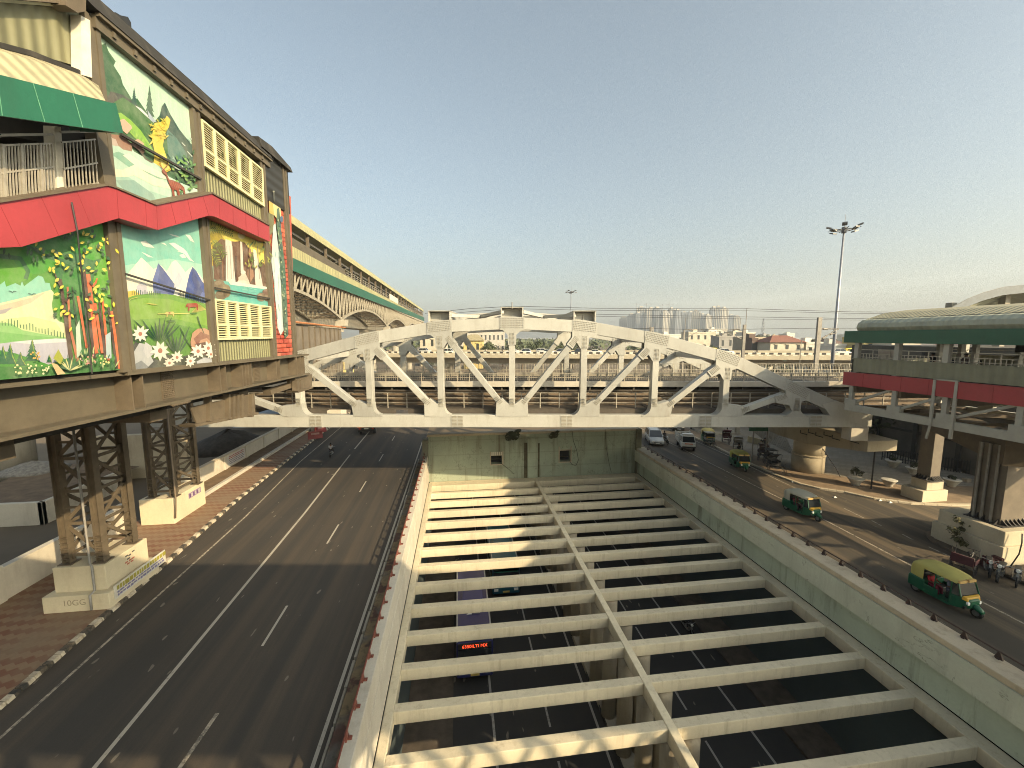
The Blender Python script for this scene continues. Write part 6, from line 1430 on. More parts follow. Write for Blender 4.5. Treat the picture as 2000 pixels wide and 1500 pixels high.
# ================================================================ CITY
def m_win(name,wall,win,sx,sz,fw=.5,fh=.5):
    t=NT(name);x,y,z=t.sep();h=t.math('ADD',x,y)
    a=t.math('LESS_THAN',t.math('FRACT',t.math('MULTIPLY',h,sx)),fw);c=t.math('LESS_THAN',t.math('FRACT',t.math('MULTIPLY',z,sz)),fh)
    return t.out(t.mix(t.math('MULTIPLY',a,c),wall,win),.7)
TW=[m_win('tower_hazed_front_%d'%i,w,d,.21,.31,.42,.55) for i,(w,d) in enumerate((((.12,.135,.155),(.07,.08,.095)),((.10,.115,.14),(.06,.07,.085)),((.18,.17,.155),(.09,.09,.09))))]  # blue-grey of the distant haze is put into these wall colours
M_FIN=plain('tower_fin',(.42,.38,.31),.7);M_FIN2=plain('tower_fin_grey',(.17,.185,.21),.7)  # cream stands in for sunlit tower faces, blue-grey for hazed ones
towers=[(1210,1227,618,1750,0),(1226,1241,612,1700,1),(1240,1254,609,1680,1),(1244,1262,598,1850,0),(1263,1281,600,1800,2),(1276,1292,599,1650,1),(1292,1306,606,1600,2),(1306,1318,600,1750,1),(1317,1331,603,1620,0),(1330,1343,608,1700,1),(1342,1357,607,1800,0),(1352,1367,605,1640,2),(1366,1379,612,1700,1),(1376,1389,613,1600,2),(1388,1401,598,1750,1),(1397,1410,597,1620,0),(1408,1421,599,1640,2),(1422,1435,613,1800,1),(1434,1446,616,1660,2)]
ords=['first','second','third','fourth','fifth','sixth','seventh','eighth','ninth','tenth','eleventh','twelfth','thirteenth','fourteenth','fifteenth','sixteenth','seventeenth','eighteenth','nineteenth']
for i,(xa,xb,yt,Y,mi) in enumerate(towers):
    A,B_=onY(xa,yt,Y),onY(xb,yt,Y);wd=math.hypot(B_[0]-A[0],B_[1]-A[1]);h=A[2];c=((A[0]+B_[0])/2,(A[1]+B_[1])/2)
    th=thing('tower_block','hazy high-rise tower block, %s from the left of the far group'%ords[i],'tower',(c[0],c[1],0),-YAW+rnd.uniform(-.3,.3),'hazy apartment towers on the horizon')
    w=wd/2;b=MB();b.box(-w*.72,w*.72,-w*.6,w*.9,0,h*.96);b.box(-w,-w*.25,-w*.45,w*.8,0,h*rnd.uniform(.86,.93));b.box(w*.25,w,-w*.45,w*.8,0,h*rnd.uniform(.86,.95));b.build('wall',TW[mi],th,local=True)
    b=MB()
    for k in range(5): x=-w*.95+k*w*1.9/4;b.box(x-w*.07,x+w*.07,-w*.72,-w*.4,0,h*rnd.uniform(.88,.97))
    for k in range(3): y=-w*.3+k*w*.5;b.box(w*.98,w*1.08,y-w*.07,y+w*.07,0,h*.9)
    b.build('balcony_stack',M_FIN if mi==2 or i%4==3 else M_FIN2,th,local=True)
    b=MB();b.box(-w*.4,w*.3,-w*.3,w*.4,h*.96,h);b.box(-w*.8,-w*.5,-w*.2,w*.3,h*.9,h*.95);b.box(w*.4,w*.8,-w*.2,w*.3,h*.92,h*.965);b.build('roof_room',M_FIN,th,local=True)
cr0=None
for px,yt,Y,lab in ((1243,592,1850,'hazy tower crane at the left end of the tower group'),(1263,592,1800,'second hazy tower crane from the left over the towers'),(1294,594,1600,'third hazy tower crane over the middle towers'),(1307,592,1750,'right-hand hazy tower crane over the towers')):
    A=onY(px,yt,Y);th=thing('tower_crane',lab,'crane',(A[0],A[1],0),0,'cranes over the towers');b=MB();h=A[2];b.box(-1,1,-1,1,0,h);b.build('mast',M_FIN2,th,local=True);b=MB();b.beam((-12,0,h-6),(24,4,h-5),1.2,1.2);b.build('jib',M_FIN2,th,local=True)
# houses
M_WIN=plain('window_shade',(.05,.055,.055),.3)
def house(label,xa,xb,yt,Y,col,storeys=2,depth=9,roof=None,bal=False,zb=0,cat='house',name='house',rotj=0,tank=False):
    A,B_=onY(xa,yt,Y),onY(xb,yt,Y);wd=math.hypot(B_[0]-A[0],B_[1]-A[1]);h=A[2];w=wd/2;c=((A[0]+B_[0])/2,(A[1]+B_[1])/2)
    th=thing(name,label,cat,(c[0],c[1],0),-YAW+rotj);m=streaky('house_wall_%.2f_%.2f_%.2f'%col,col,tuple(x*.55 for x in col),.35,.85,.2,.6)
    hh=h if not roof else h*.82
    b=MB();b.box(-w,w,0,depth,0,hh);b.build('wall',m,th,local=True)
    n=max(2,int(wd/3.2));sh_=hh/storeys
    for s_ in range(storeys):
        if sh_*(s_+.75)<CH-0.09*Y*.6 and s_<storeys-3: continue
        for k in range(n):
            x=-w+wd*(k+.5)/n;b=MB();b.box(x-.55,x+.55,-.06,.02,sh_*s_+sh_*.35,sh_*s_+sh_*.78);o=b.build('window',M_WIN,th,local=True)
            b=MB();b.box(x-.7,x+.7,-.35,0,sh_*s_+sh_*.80,sh_*s_+sh_*.84);b.build('sunshade',m,o,local=True)
    if bal:
        b=MB()
        for s_ in range(1,storeys): b.box(-w-.3,w*.4,-1.3,0,sh_*s_-.1,sh_*s_+.05);b.box(-w-.3,w*.4,-1.35,-1.25,sh_*s_,sh_*s_+.95)
        b.build('balcony',m,th,local=True)
    if roof:
        b=MB();e=.8;b.raw([(-w-e,-e,hh),(w+e,-e,hh),(w+e,depth+e,hh),(-w-e,depth+e,hh),(-w*.45,depth*.45,h),(w*.45,depth*.45,h)],[(0,1,5,4),(1,2,5),(2,3,4,5),(3,0,4),(3,2,1,0)]);b.build('roof',plain('roof_%.2f'%roof[0],roof,.85,.3,1.5),th,local=True)
    else:
        b=MB();b.box(-w-.15,w+.15,-.15,.05,hh,hh+.8);b.box(-w-.15,-w+.05,.05,depth,hh,hh+.8);b.box(w-.05,w+.15,.05,depth,hh,hh+.8);b.build('parapet',m,th,local=True)
        b=MB();b.box(-w*.5,-w*.5+2.4,3,5.5,hh,hh+2.3);b.build('roof_room',m,th,local=True)
    if tank: b=MB();b.tube([(w*.4,3,hh),(w*.4,3,hh+1.5)],.7,10);b.build('water_tank',M_BLACK,th,local=True)
    return th
CRM,WH,BG,YE,GY=(.58,.53,.42),(.62,.60,.54),(.42,.36,.27),(.60,.47,.20),(.34,.33,.31)
house('cream villa with red-brown hip roof and balconies beyond the right part of the flyover',1506,1572,655,150,CRM,3,10,(.20,.085,.06),True)
house('beige brick house left of the red roofed villa',1455,1504,662,165,BG,3,9,None,False)
house('brown panelled block in front of the beige brick house',1469,1480,664,158,(.13,.09,.075),2,5)
house('long cream terrace house with white parapet above the bridge chord',1345,1398,651,230,CRM,3,10,tank=True)
house('white low house between the towers and the bridge chord',1288,1335,655,250,WH,2,9)
house('grey arcaded house behind the bushes left of the overhead line mast',1405,1450,659,210,GY,2,9,None,True)
house('yellow house with brown roof right of the leaning light pole',1612,1652,662,175,YE,2,9,(.13,.085,.07))
house('small white house right of the red roofed villa',1575,1610,672,150,WH,2,8,None,True,tank=True)
house('white house stack far below the right-hand towers',1384,1420,644,340,WH,3,12)
house('cream block right below the last towers',1432,1460,649,330,CRM,3,12,tank=True)
house('white rooftop house beside the overhead line mast',1453,1475,651,260,WH,3,9)
house('yellow house behind the trees left of the bridge centre post',905,942,653,175,YE,2,9,(.30,.26,.16),True)
house('pale complex on the skyline left of the bridge centre',880,985,650,320,(.52,.49,.43),2,14)
house('yellow panelled shed lit by the sun below the left bridge chord',594,655,706,104,(.66,.52,.22),2,12,name='shed',cat='shed')
house('cream house behind the left bridge posts',820,868,657,190,CRM,2,9)
house('yellow house seen through the walkway opening at its left end',1688,1738,663,135,YE,2,9)
house('long pale building with pink tiled roof seen through the walkway on the right',1868,2010,664,118,(.50,.44,.35),2,9,(.34,.17,.13))
house('cream house seen through the walkway right of its second post',1742,1800,668,128,CRM,2,9)
house('white house on the far right of the villa row beside the round tree',1625,1652,676,140,WH,2,8)
rr_=random.Random(12)
for k in range(16):
    px=rr_.uniform(1280,1660);Y=rr_.uniform(380,700);wpx=rr_.uniform(12,26)
    o=house('far small house',px,px+wpx,658-rr_.uniform(0,7),Y,rr_.choice([CRM,WH,BG,GY]),2,12)
    o['label']='tiny hazy house among far rooftops below the skyline';o['group']='far rooftops'
# shops and stalls seen low under the bridge deck
for (xa,xb,yt,yb,Y,col,lab) in ((930,952,798,808,72,(.42,.05,.06),'red stall canopy seen low between the bridge deck and bottom chord'),(939,957,798,812,70,(.08,.34,.02),'bright green hoarding seen low between the bridge deck and bottom chord'),(958,985,796,812,74,(.45,.34,.26),'peach wall seen low left of the bridge centre'),(1030,1095,796,812,76,(.46,.33,.24),'long peach wall seen low right of the bridge centre')):
    A,B_=onY(xa,yt,Y),onY(xb,yt,Y);C_=onY(xa,yb+6,Y);b=MB();v=Vector((sy,cy,0))*1.5
    b.prism([A,B_,(B_[0],B_[1],0),(A[0],A[1],0)],v);tag(b.build('roadside_stall',plain('stall_%.2f_%.2f'%col[:2],col,.8)),lab,'stall')
person('dark figure seen low right of the bridge centre against the peach wall',G(1033,811),0,'walk',(.02,.02,.02),(.02,.02,.02))
# ================================================================ POLES, MASTS, WIRES
M_POLE=plain('galvanised_pole',(.30,.31,.34),.45,.15,2,metal=.3)
def highmast(label,px,Y,z0,zt,r0=.28,n=8):
    p=onY(px,658,Y);th=thing('high_mast_light',label,'light mast',(p[0],p[1],0),0,'high mast floodlights')
    b=MB();b.tube([(0,0,0),(0,0,zt*.5),(0,0,zt)],[r0,r0*.75,r0*.42],12);b.build('pole',M_POLE,th,True,local=True)
    b=MB();b.ring((0,0,zt-.2),(0,0,1),1.0,.06,18,6);b.tube([(0,0,zt-.6),(0,0,zt+.2)],.3,10);b.tube([(0,0,zt),(.05,0,zt+2)],.025,5)
    for k in range(6): a=k*math.pi/3;b.beam((0,0,zt-.2),(1.9*math.cos(a),1.9*math.sin(a),zt-.1),.07,.07)
    b.build('ring_frame',plain('dark_mast_steel',(.10,.10,.11),.5),th,local=True)
    for k in range(n):
        a=k*2*math.pi/n;c=Vector((1.7*math.cos(a),1.7*math.sin(a),zt+.05+(.25 if k%2 else -.35)));d=Vector((math.cos(a),math.sin(a),0));e=Vector((-d.y,d.x,0))
        b=MB();b.hexa([c-e*.3-d*.3+Vector((0,0,-.18)),c+e*.3-d*.3+Vector((0,0,-.18)),c+e*.3+d*.35+Vector((0,0,.05)),c-e*.3+d*.35+Vector((0,0,.05))],[c-e*.28-d*.28,c+e*.28-d*.28,c+e*.28+d*.33+Vector((0,0,.2)),c-e*.28+d*.33+Vector((0,0,.2))]);b.build('floodlight',plain('lamp_housing',(.13,.13,.13),.5),th,local=True)
    return th
highmast('tall high mast floodlight pole standing against the sky left of the covered walkway',1630,60,0,28.7)
highmast('distant high mast floodlight seen above the middle of the bridge',1114,150,0,29.6,.3)
M_OHE=plain('mast_steel',(.24,.22,.19),.55,.25,2)
def ohe(label,px,Y,yt,w,rod,arms):
    p=onY(px,658,Y);zt=onY(px,yt,Y)[2];th=thing('overhead_line_mast',label,'mast',(p[0],p[1],0),-YAW,'overhead line masts beside the tracks')
    b=MB();b.box(-w/2,w/2,-w*.3,w*.3,0,zt);b.build('post',M_OHE,th,local=True)
    if rod: b=MB();zr=onY(px,rod,Y)[2];b.tube([(w*.4,0,zt-.6),(w*.4,0,zr)],.045,6);b.build('earth_rod',M_OHE,th,local=True)
    b=MB()
    for (xa,ya,xb,yb) in arms:
        A=onY(xa,ya,Y);B_=onY(xb,yb,Y);f=lambda q:(( (q[0]-p[0])*cy-(q[1]-p[1])*sy),0,q[2]);b.tube([f(A),f(B_)],.05,6);m=Vector(f(A)).lerp(Vector(f(B_)),.2);b.tube([m,Vector(f(A)).lerp(Vector(f(B_)),.42)],.11,8)
    b.build('cantilever',M_OHE,th,local=True)
    return th
ohe('grey overhead line mast standing beside the tall light mast, nearest to the walkway',1598,44.5,620,.42,None,[(1600,642,1638,643),(1598,666,1638,641),(1618,654,1634,650)])
ohe('dark overhead line mast with a tall thin rod, in the middle of the three',1453,62,634,.42,602,[(1455,642,1400,647),(1453,664,1418,650),(1418,650,1400,658)])
ohe('slim overhead line mast rising behind the bridge chord, leftmost of the three',1336,78,645,.3,622,[(1337,644,1375,645),(1336,662,1372,643)])
b=MB();p=onY(1566,658,80);b.tube([(p[0],p[1],0),(p[0],p[1],onY(1566,665,80)[2])],.07,6);tag(b.build('thin_pole',M_OHE),'thin dark pole in front of the red roofed villa','pole')
p=onY(1489,658,700);b=MB();zt=onY(1489,622,700)[2]
for a,c in ((-1,-1),(1,-1),(1,1),(-1,1)): b.beam((p[0]+a*2.5,p[1]+c*2.5,0),(p[0]+a*.4,p[1]+c*.4,zt),.5,.5)
for k in range(8): z=zt*k/8;w=2.5-2.1*k/8;b.beam((p[0]-w,p[1]-w,z),(p[0]+w,p[1]-w,z+zt/8),.3,.3);b.beam((p[0]+w,p[1]-w,z),(p[0]-w,p[1]-w,z+zt/8),.3,.3)
tag(b.build('lattice_pylon',M_FIN2),'hazy lattice pylon right of the tower blocks','pylon')
for pts,r,lab in (([(830,612),(915,603),(1005,598),(1160,602),(1336,603),(1460,603),(1660,609),(1800,610)],.022,'topmost overhead wire crossing behind the bridge top'),([(835,617),(915,609),(1005,603),(1160,606),(1336,607),(1460,607),(1660,612),(1800,613)],.02,'second overhead wire just below the topmost one'),([(1130,613),(1336,617),(1460,619),(1660,622),(1800,622)],.02,'third overhead wire right of the bridge top'),([(1130,617),(1336,621),(1460,623),(1660,625),(1800,626)],.018,'lower parallel overhead wire right of the bridge top'),([(1180,640),(1336,643),(1453,643),(1598,641),(1700,641)],.022,'contact wire at the level of the mast arms')):
    b=MB();b.tube([onY(x,y,56) for x,y in pts],r*1.3,5);tag(b.build('overhead_wire',M_BLACK),lab,'wire')
b=MB();b.tube([wp(0,FY-.3,15.7),wp(0,FY-.3,16.25)],.04,6);b.build('lightning_rod',M_OHE,br)
b=MB();p=onY(1271,650,33.5);b.tube([p,(p[0],p[1],p[2]+.45)],.12,6);b.tube([(p[0]+.2,p[1],p[2]),(p[0]+.22,p[1],p[2]+.5)],.04,5);b.build('chord_sensor',M_OHE,br)
# plaza furniture
b=MB();p=G(1701,957);b.tube([(p[0],p[1],0),(p[0],p[1],5.0),(p[0]-.25,p[1],5.5)],.06,8);b.box(p[0]-.7,p[0]-.15,p[1]-.08,p[1]+.08,5.45,5.55);tag(b.build('lamp_post',M_BLK),'thin black lamp post on the plaza near the farther pillar','lamp post')
def planter(label,px,py,s,plant):
    p=G(px,py);th=thing('planter',label,'planter',(p[0],p[1],.12),0,'white tub planters on the plaza');b=MB();b.tube([(0,0,0),(0,0,.12),(0,0,.5),(0,0,.58),(0,0,.6)],[.25,.28,.5,.58,.52],16);b.build('tub',plain('white_tub',(.52,.49,.42),.7),th,True,local=True)
    b=MB();b.disc((0,0,.56),(0,0,1),.46,.03,14);b.build('soil',M_DIRT,th,local=True)
    if plant: q=crown(31+int(px),1.1*plant,.9*plant,240,.13,7)[0];o=q.build('plant',M_LEAFD,th,local=True);o.location.z=.5
    th.scale=(s,)*3
planter('white tub planter with spiky plant, left of the thin lamp post',1670,950,1.15,1.2);planter('bare white tub planter right of the thin lamp post',1735,952,1.05,0);planter('white tub planter at the back of the plaza, left one',1743,914,1.2,.6);planter('white tub planter at the back beside the farther pillar',1783,928,1.1,.8);planter('white tub planter between the two walkway pillars',1858,952,1.1,.6)
b=MB();b.box(0,.5,0,.4,0,.45);o=b.build('square_box_planter',plain('beige_box',(.35,.30,.22),.8),bev=.02);o.location=G(1888,945);tag(o,'small beige box next to the last tub planter','box')
fn=thing('plaza_fence','dark picket fence at the back of the plaza behind the tub planters','fence',(44,36,0));b=MB()
pa,pb=G(1722,900),G(1990,945);n=46
for k in range(n+1): q=Vector(pa).lerp(Vector(pb),k/n);b.box(q.x-.03,q.x+.03,q.y-.03,q.y+.03,.1,1.5)
b.build('picket',M_BLK,fn);b=MB()
for z in (.5,1.35): b.beam((pa[0],pa[1],z),(pb[0],pb[1],z),.05,.06)
b.build('fence_rail',M_BLK,fn)
b=MB();v=Vector((.25,.1,0));A,B_=Vector(G(1740,885)),Vector(G(1995,930));b.prism([A,B_,B_+Vector((0,0,.55)),A+Vector((0,0,.55))],v);tag(b.build('low_wall',M_CONC),'low concrete wall behind the picket fence in the shade','wall')
# ramp, kiosk, sign, low wall
b=MB();A,B_,C_,D=G(1500,866),G(1553,893),(39.5,44.5,1.9),(39.0,53,2.2);b.face([A,B_,C_,D]);b.face([B_,(C_[0],C_[1],0),C_]);struct(b.build('paved_slope',M_PLAZA))
kx=thing('kiosk','dark open kiosk with two stub columns behind the cycle rickshaws','kiosk',(36,52,0))
b=MB();b.box(33.6,38.6,51,55,3.0,3.4);b.box(33.6,38.6,54.6,55,0,3);b.build('shell',M_DARK,kx);b=MB();b.box(33.6,34.1,50.8,51.2,0,3);b.build('column',M_CONC,kx);b=MB();b.box(37.9,38.4,50.8,51.2,0,3);b.build('column',M_CONC,kx);b=MB();b.box(33.6,38.6,50.9,54.6,0,.35);b.build('plinth',M_CONC,kx)
sg=thing('sign_board','green sign board on two posts in front of the paved slope','sign',(38.4,47.5,0));A,B_=onY(1464,834,43),onY(1500,842,43)
b=MB();b.prism([(A[0],A[1],A[2]),(B_[0],B_[1],A[2]),(B_[0],B_[1],B_[2]),(A[0],A[1],B_[2])],YV*.08);b.build('board',plain('sign_green',(.02,.12,.07),.5),sg);b=MB();b.tube([(A[0]+.6,A[1]+.1,0),(A[0]+.6,A[1]+.1,A[2])],.07,6);b.build('post',M_OHE,sg);b=MB();b.tube([(B_[0],B_[1]+.1,0),(B_[0],B_[1]+.1,A[2])],.07,6);b.build('post',M_OHE,sg)
b=MB();A,B_=Vector(G(1463,866)),Vector(G(1500,876));b.prism([A,B_,B_+Vector((0,0,.9)),A+Vector((0,0,.9))],YV*.4);tag(b.build('low_wall',streaky('yellowish_wall',(.40,.35,.22),(.2,.17,.1),.4)),'low yellowish wall under the green sign board','wall')
# people on the walkway
for k,(px,t_,sh,lab) in enumerate(((1822,0,(.02,.02,.022),'dark figure leaning at the walkway railing left of its second post'),(1856,0,(.03,.03,.035),'dark figure just right of the second walkway post'),(1886,0,(.05,.03,.03),'taller dark figure below the hanging display board on the walkway'),(1915,0,(.03,.03,.03),'short dark figure on the walkway right of the display board'))):
    p=onS(px,700,SR+1.6);person(lab,(p[0],p[1],10.8),1.2+k,'walk' if k%2 else 'stand',sh,(.025,.025,.03),None,(.98,.86,1.0,.74)[k])
# ================================================================ LEFT SIDE DETAILS
bw=thing('boundary_wall','long whitewashed boundary wall with posts running beside the left pavement','wall',(-23.4,40,0))
b=MB();b.box(-23.35,-23.1,-10,31.1,0,1.75);b.box(-23.42,-23.05,-10,31.1,1.75,1.87);b.box(-23.7,-23.45,35,64,0,1.55);b.build('wall_face',M_CREAMW,bw)
for y in (14,18,22.3,26.5,30.2): b=MB();b.box(-23.46,-23.0,y,y+.45,0,2.0);b.build('wall_post',M_CREAMW,bw,bev=.02)
for y in (39.2,43.4,47.6,51.8,56.0,60.2): b=MB();b.box(-23.78,-23.36,y,y+.4,0,1.62);b.build('wall_post',M_CREAMW,bw,bev=.02)
b=MB();b.box(-23.8,-23.35,35,64,1.55,1.64);b.build('coping',M_COPE,bw)
nb=MB();r=random.Random(3);nb.box(-23.46,-23.44,44.0,47.4,.35,1.4,0)
for row in range(5):
    y=44.3;
    while y<47.0: L_=r.uniform(.12,.3);nb.box(-23.437,-23.43,y,y+L_,1.22-row*.18,1.31-row*.18 if row<2 else 1.29-row*.18,1 if row<2 else 2);y+=L_+.07
nb.build('painted_notice',[plain('notice_white',(.55,.53,.5)),plain('notice_red',(.35,.05,.04)),plain('notice_ink',(.12,.10,.16))],bw)
b=MB();b.box(-21.55,-21.2,35.0,66,.13,.42);b.box(-22.6,-21.2,34.9,35.2,.13,.42);struct(b.build('planting_bed_kerb',M_CREAMW,bev=.03))
b=MB();b.face([(-23.45,34.9,.2),(-21.5,34.9,.2),(-21.5,66,.2),(-23.45,66,.2)]);struct(b.build('planting_bed_soil',M_DIRT))
# banner and writings on pedestal
bn=thing('notice_banner','white and yellow printed banner on the lower tier of the near column pedestal','banner',(-17.2,23,.9))
b=MB();b.box(-17.245,-17.20,21.6,25.2,.42,1.12,0);b.build('sheet',plain('banner_white',(.52,.50,.44),.6),bn)
b=MB();r=random.Random(8)
for row,(z0,z1,mi) in enumerate(((.80,1.04,0),(.66,.76,1),(.5,.62,1))):
    y=21.75
    while y<25.0: L_=r.uniform(.10,.26);b.box(-17.20,-17.193,y,y+L_,z0+r.uniform(0,.04),z1,mi);y+=L_+.05
b.build('lettering',[plain('banner_olive',(.30,.27,.03)),plain('banner_violet',(.16,.14,.28))],bn)
def text(s,size,mat,par,loc,rot,name):
    cu=bpy.data.curves.new(name,'FONT');cu.body=s;cu.size=size;cu.extrude=.002;o=bpy.data.objects.new(name,cu);COL.objects.link(o);cu.materials.append(mat)
    if par: o.parent=par;o.location=Vector(loc)-par.location
    else: o.location=loc
    o.rotation_euler=rot;return o
lc=[o for o in bpy.data.objects if o.name=='lattice_column'][0]
text('10GG',.42,plain('charcoal_scrawl',(.30,.25,.17)),lc,(-19.3,21.296,.45),(math.pi/2,0,0),'graffiti')
b=MB()
for (y,z,mi) in ((22.9,1.95,0),(23.1,1.9,0),(23.35,1.98,0),(23.0,1.75,0),(22.85,1.62,1),(23.1,1.62,1),(23.3,1.63,1),(22.95,1.5,1),(23.2,1.5,1)): b.box(-17.549,-17.54,y,y+.17,z,z+.07,mi)
b.build('stencil_notice',[plain('stencil_black',(.05,.05,.05)),plain('stencil_red',(.35,.08,.05))],lc)
lc2=[o for o in bpy.data.objects if o.name.startswith('lattice_column') and o!=lc and o.type=='EMPTY'][0]
b=MB()
for k in range(6): b.box(-20.4,-20.39,32.9+k*.22,33.06+k*.22,1.35,1.62,k%2)
b.box(-20.402,-20.396,32.8,34.3,1.28,1.7,2);b.build('sticker_strip',[plain('sticker_violet',(.12,.06,.16)),plain('sticker_white',(.45,.42,.4)),plain('sticker_lilac',(.28,.2,.3))],lc2)
# traffic barriers
def barrier(label,px,py,rz):
    p=G(px,py);th=thing('traffic_barrier',label,'barrier',(p[0],p[1],.1),rz,'red plastic barriers on the left pavement');b=MB();b.prism([(-.9,-.25,0),(-.9,.25,0),(-.9,.1,.5),(-.9,.08,1.0),(-.9,-.08,1.0),(-.9,-.1,.5)],(1.8,0,0));b.build('body',plain('barrier_red',(.20,.025,.025),.5),th,bev=.03,local=True);b=MB();b.box(-.5,.5,-.12,-.1,.55,.8);b.build('reflective_band',plain('barrier_band',(.35,.2,.18)),th,local=True)
barrier('red plastic traffic barrier on the left pavement edge, nearer one',616,858,.5);barrier('red plastic traffic barrier on the left pavement edge, farther one',626,846,1.0)
# things in the shade below the station
b=MB();b.tube([(-41.8,43.5,0),(-41.8,43.5,9.8)],1.5,24);tag(b.build('round_pier',M_CONC,None,True),'round concrete pier in the dark below the station at the left frame edge','pier')
b=MB();b.box(-36,-29.8,32.4,32.7,0,1.7);b.box(-30.1,-29.8,32.4,39,0,1.7);tag(b.build('white_planter_wall',M_CREAMW,bev=.03),'whitewashed raised bed wall in the shade left of the lattice columns','wall')
b=MB();b.face([(-36,32.7,1.55),(-30.1,32.7,1.55),(-30.1,42,1.3),(-40,44,1.4)]);struct(b.build('raised_bed_soil',M_DIRT))
def mound(name,label,c,rx,ry,h,mat,n=14,seed=1):
    r=random.Random(seed);b=MB();rings=[]
    for k in range(5):
        f=k/4;rings.append([(c[0]+rx*(1-f)**.7*math.cos(2*math.pi*i/n)*r.uniform(.85,1.15),c[1]+ry*(1-f)**.7*math.sin(2*math.pi*i/n)*r.uniform(.85,1.15),c[2]+h*f*r.uniform(.85,1.1)) for i in range(n)])
    b.loft(rings);return tag(b.build(name,mat,None,True),label,'mound')
mound('rubble_heap','grey rubble heap beside the round pier in the shade',(-38.5,41.5,1.4),2.6,2.2,.9,plain('rubble',(.24,.22,.19),.9,.5,4))
mound('soil_mound','dark soil mound behind the far part of the boundary wall',(-28.5,54,0),4.2,5,2.1,plain('dark_soil',(.05,.04,.03),.95,.5,2),16,4)
b=MB();b.face([(-31,60,1.0),(-25,63,.6),(-25.5,78,4.2),(-33,76,4.2)]);b.face([(-31,60,.97),(-33,76,4.17),(-25.5,78,4.17),(-25,63,.57)]);tag(b.build('tarpaulin',plain('blue_grey_tarp',(.13,.16,.19),.35,.25,1)),'blue-grey tarpaulin sheet sloping behind the boundary wall','tarpaulin')
b=MB();b.box(-34,-26.2,42.5,43.2,0,4.2);b.box(-34,-26.0,42.4,42.5,0,1.9);tag(b.build('concrete_block_wall',M_CONCY),'buff concrete wall in the shade behind the farther lattice column','wall')
b=MB()
for px in (480,499): 
    q=Vector((-28.6+(px-480)*.06,42.39,1.35));b.disc(q,(0,1,0),.33,.02,16)
tag(b.build('round_emblem',plain('dull_emblem',(.16,.125,.08))),'two round brown painted emblems on the shaded concrete wall','emblem')
b=MB();p=G(575,848);b.box(-22.9,-19.9,64,64.4,0,3.6);tag(b.build('olive_gate_panel',plain('olive_panel',(.22,.20,.12),.7)),'olive panel at the far end of the boundary wall','panel')
b=MB();b.box(-20.4,-18.2,66,69,0,2.5);tag(b.build('cream_hut',M_CREAMW,bev=.05),'cream hut beyond the olive panel under the bridge','hut')
# litter
for k,(px,py) in enumerate(((1718,978),(1738,982),(1548,942),(1630,972))):
    b=MB();p=G(px,py);b.raw([(p[0]-.15,p[1]-.1,.02),(p[0]+.14,p[1]-.12,.03),(p[0]+.16,p[1]+.1,.10),(p[0]-.1,p[1]+.13,.05),(p[0],p[1],.14)],[(0,1,4),(1,2,4),(2,3,4),(3,0,4)]);o=b.build('litter',plain('litter_white',(.6,.58,.52)),None);tag(o,'scrap of pale litter lying at the right kerb','litter','litter along the right kerb')
# ================================================================ FOOTBRIDGE the view is taken from (out of frame, it shades the foreground)
def X(b,x0,x1,y0,y1,z0,z1): b.hexa([W(x0,y0,z0),W(x1,y0,z0),W(x1,y1,z0),W(x0,y1,z0)],[W(x0,y0,z1),W(x1,y0,z1),W(x1,y1,z1),W(x0,y1,z1)])
b=MB();X(b,-60,60,-4.0,.2,11.85,12.1);X(b,-60,60,-4.2,.75,16.5,16.8);X(b,-60,60,-4.0,-3.8,12.1,16.5)
for Y_ in (-3.9,.1):
    b.beam(W(-60,Y_,10.0),W(60,Y_,10.0),.3,.3)
    for k in range(48): x=-60+k*2.5;b.beam(W(x,Y_,10),W(x+1.25,Y_,11.9),.22,.22);b.beam(W(x+1.25,Y_,11.9),W(x+2.5,Y_,10),.22,.22)
struct(b.build('footbridge_structure',M_GREYST))
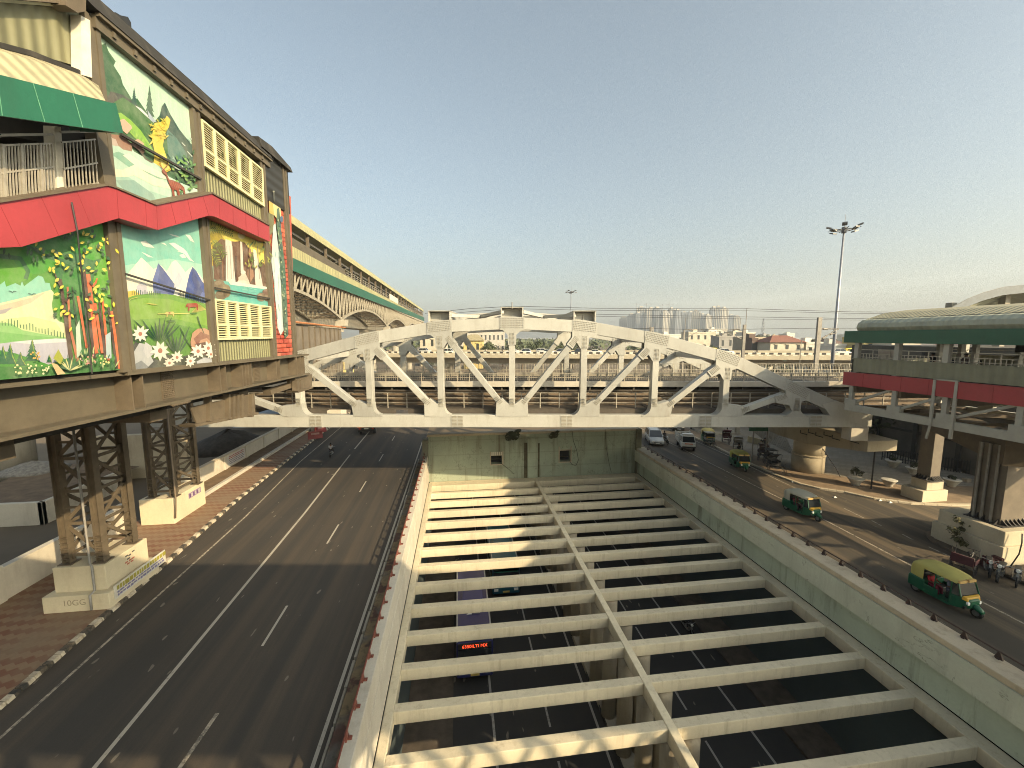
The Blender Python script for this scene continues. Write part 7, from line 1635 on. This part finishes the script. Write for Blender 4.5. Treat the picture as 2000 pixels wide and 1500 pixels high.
# ================================================================ AIR, SKY, SUN, CAMERA
HZ=HAZE_D
if HZ>0:
    b=MB();b.box(-2600,2600,-300,3600,-12,330);o=b.build('haze',[]);o['kind']='stuff'
    hm=bpy.data.materials.new('pale_haze');hm.use_nodes=True;nt_=hm.node_tree;nt_.nodes.clear();ou=nt_.nodes.new('ShaderNodeOutputMaterial');pv=nt_.nodes.new('ShaderNodeVolumePrincipled')
    pv.inputs['Color'].default_value=(.84,.92,1.0,1);pv.inputs['Density'].default_value=HZ;pv.inputs['Anisotropy'].default_value=.2
    nt_.links.new(pv.outputs[0],ou.inputs['Volume']);o.data.materials.append(hm)
SD=Vector((-1.5,1.54,-1.0)).normalized()      # direction the sunlight travels
elev=math.asin(-SD.z);az=math.atan2(-SD.x,-SD.y)   # compass angle of the sun from +Y towards +X
w=bpy.data.worlds.new('World');scene.world=w;w.use_nodes=True;nt_=w.node_tree
sk=nt_.nodes.new('ShaderNodeTexSky');sk.sky_type='NISHITA';sk.sun_disc=False;sk.sun_elevation=elev;sk.sun_rotation=az;sk.altitude=200;sk.air_density=SKY_AIR;sk.dust_density=SKY_DUST;sk.ozone_density=SKY_OZ
bg=nt_.nodes['Background'];bg.inputs['Strength'].default_value=SKY_S;tn=nt_.nodes.new('ShaderNodeMix');tn.data_type='RGBA';tn.blend_type='MULTIPLY';tn.inputs[0].default_value=1;tn.inputs[7].default_value=SKY_T;hs=nt_.nodes.new('ShaderNodeHueSaturation');hs.inputs['Saturation'].default_value=SKY_SAT;nt_.links.new(sk.outputs[0],hs.inputs['Color']);nt_.links.new(hs.outputs[0],tn.inputs[6]);nt_.links.new(tn.outputs[2],bg.inputs['Color'])
sl=bpy.data.lights.new('sun','SUN');sl.energy=SUN_E;sl.angle=R(.53);sl.color=SUN_C;so=bpy.data.objects.new('sun',sl);COL.objects.link(so);so.rotation_euler=SD.to_track_quat('-Z','Y').to_euler();so.location=(60,-60,60)
cam=bpy.data.cameras.new('camera');cam.sensor_width=36;cam.lens=36*F/2000;cam.clip_start=.1;cam.clip_end=9000
co=bpy.data.objects.new('camera',cam);COL.objects.link(co);co.location=(0,0,CH);co.rotation_euler=(math.pi/2-PITCH,0,-YAW);scene.camera=co
scene.render.engine='CYCLES';scene.view_settings.view_transform='Standard';scene.view_settings.look='None';scene.view_settings.exposure=EXPO;scene.view_settings.gamma=1
scene.cycles.max_bounces=6;scene.cycles.diffuse_bounces=4;scene.cycles.volume_bounces=1;scene.cycles.use_denoising=DENO;scene.cycles.filter_width=1.0;scene.cycles.denoising_prefilter='NONE';scene.cycles.denoising_input_passes='RGB_ALBEDO_NORMAL'
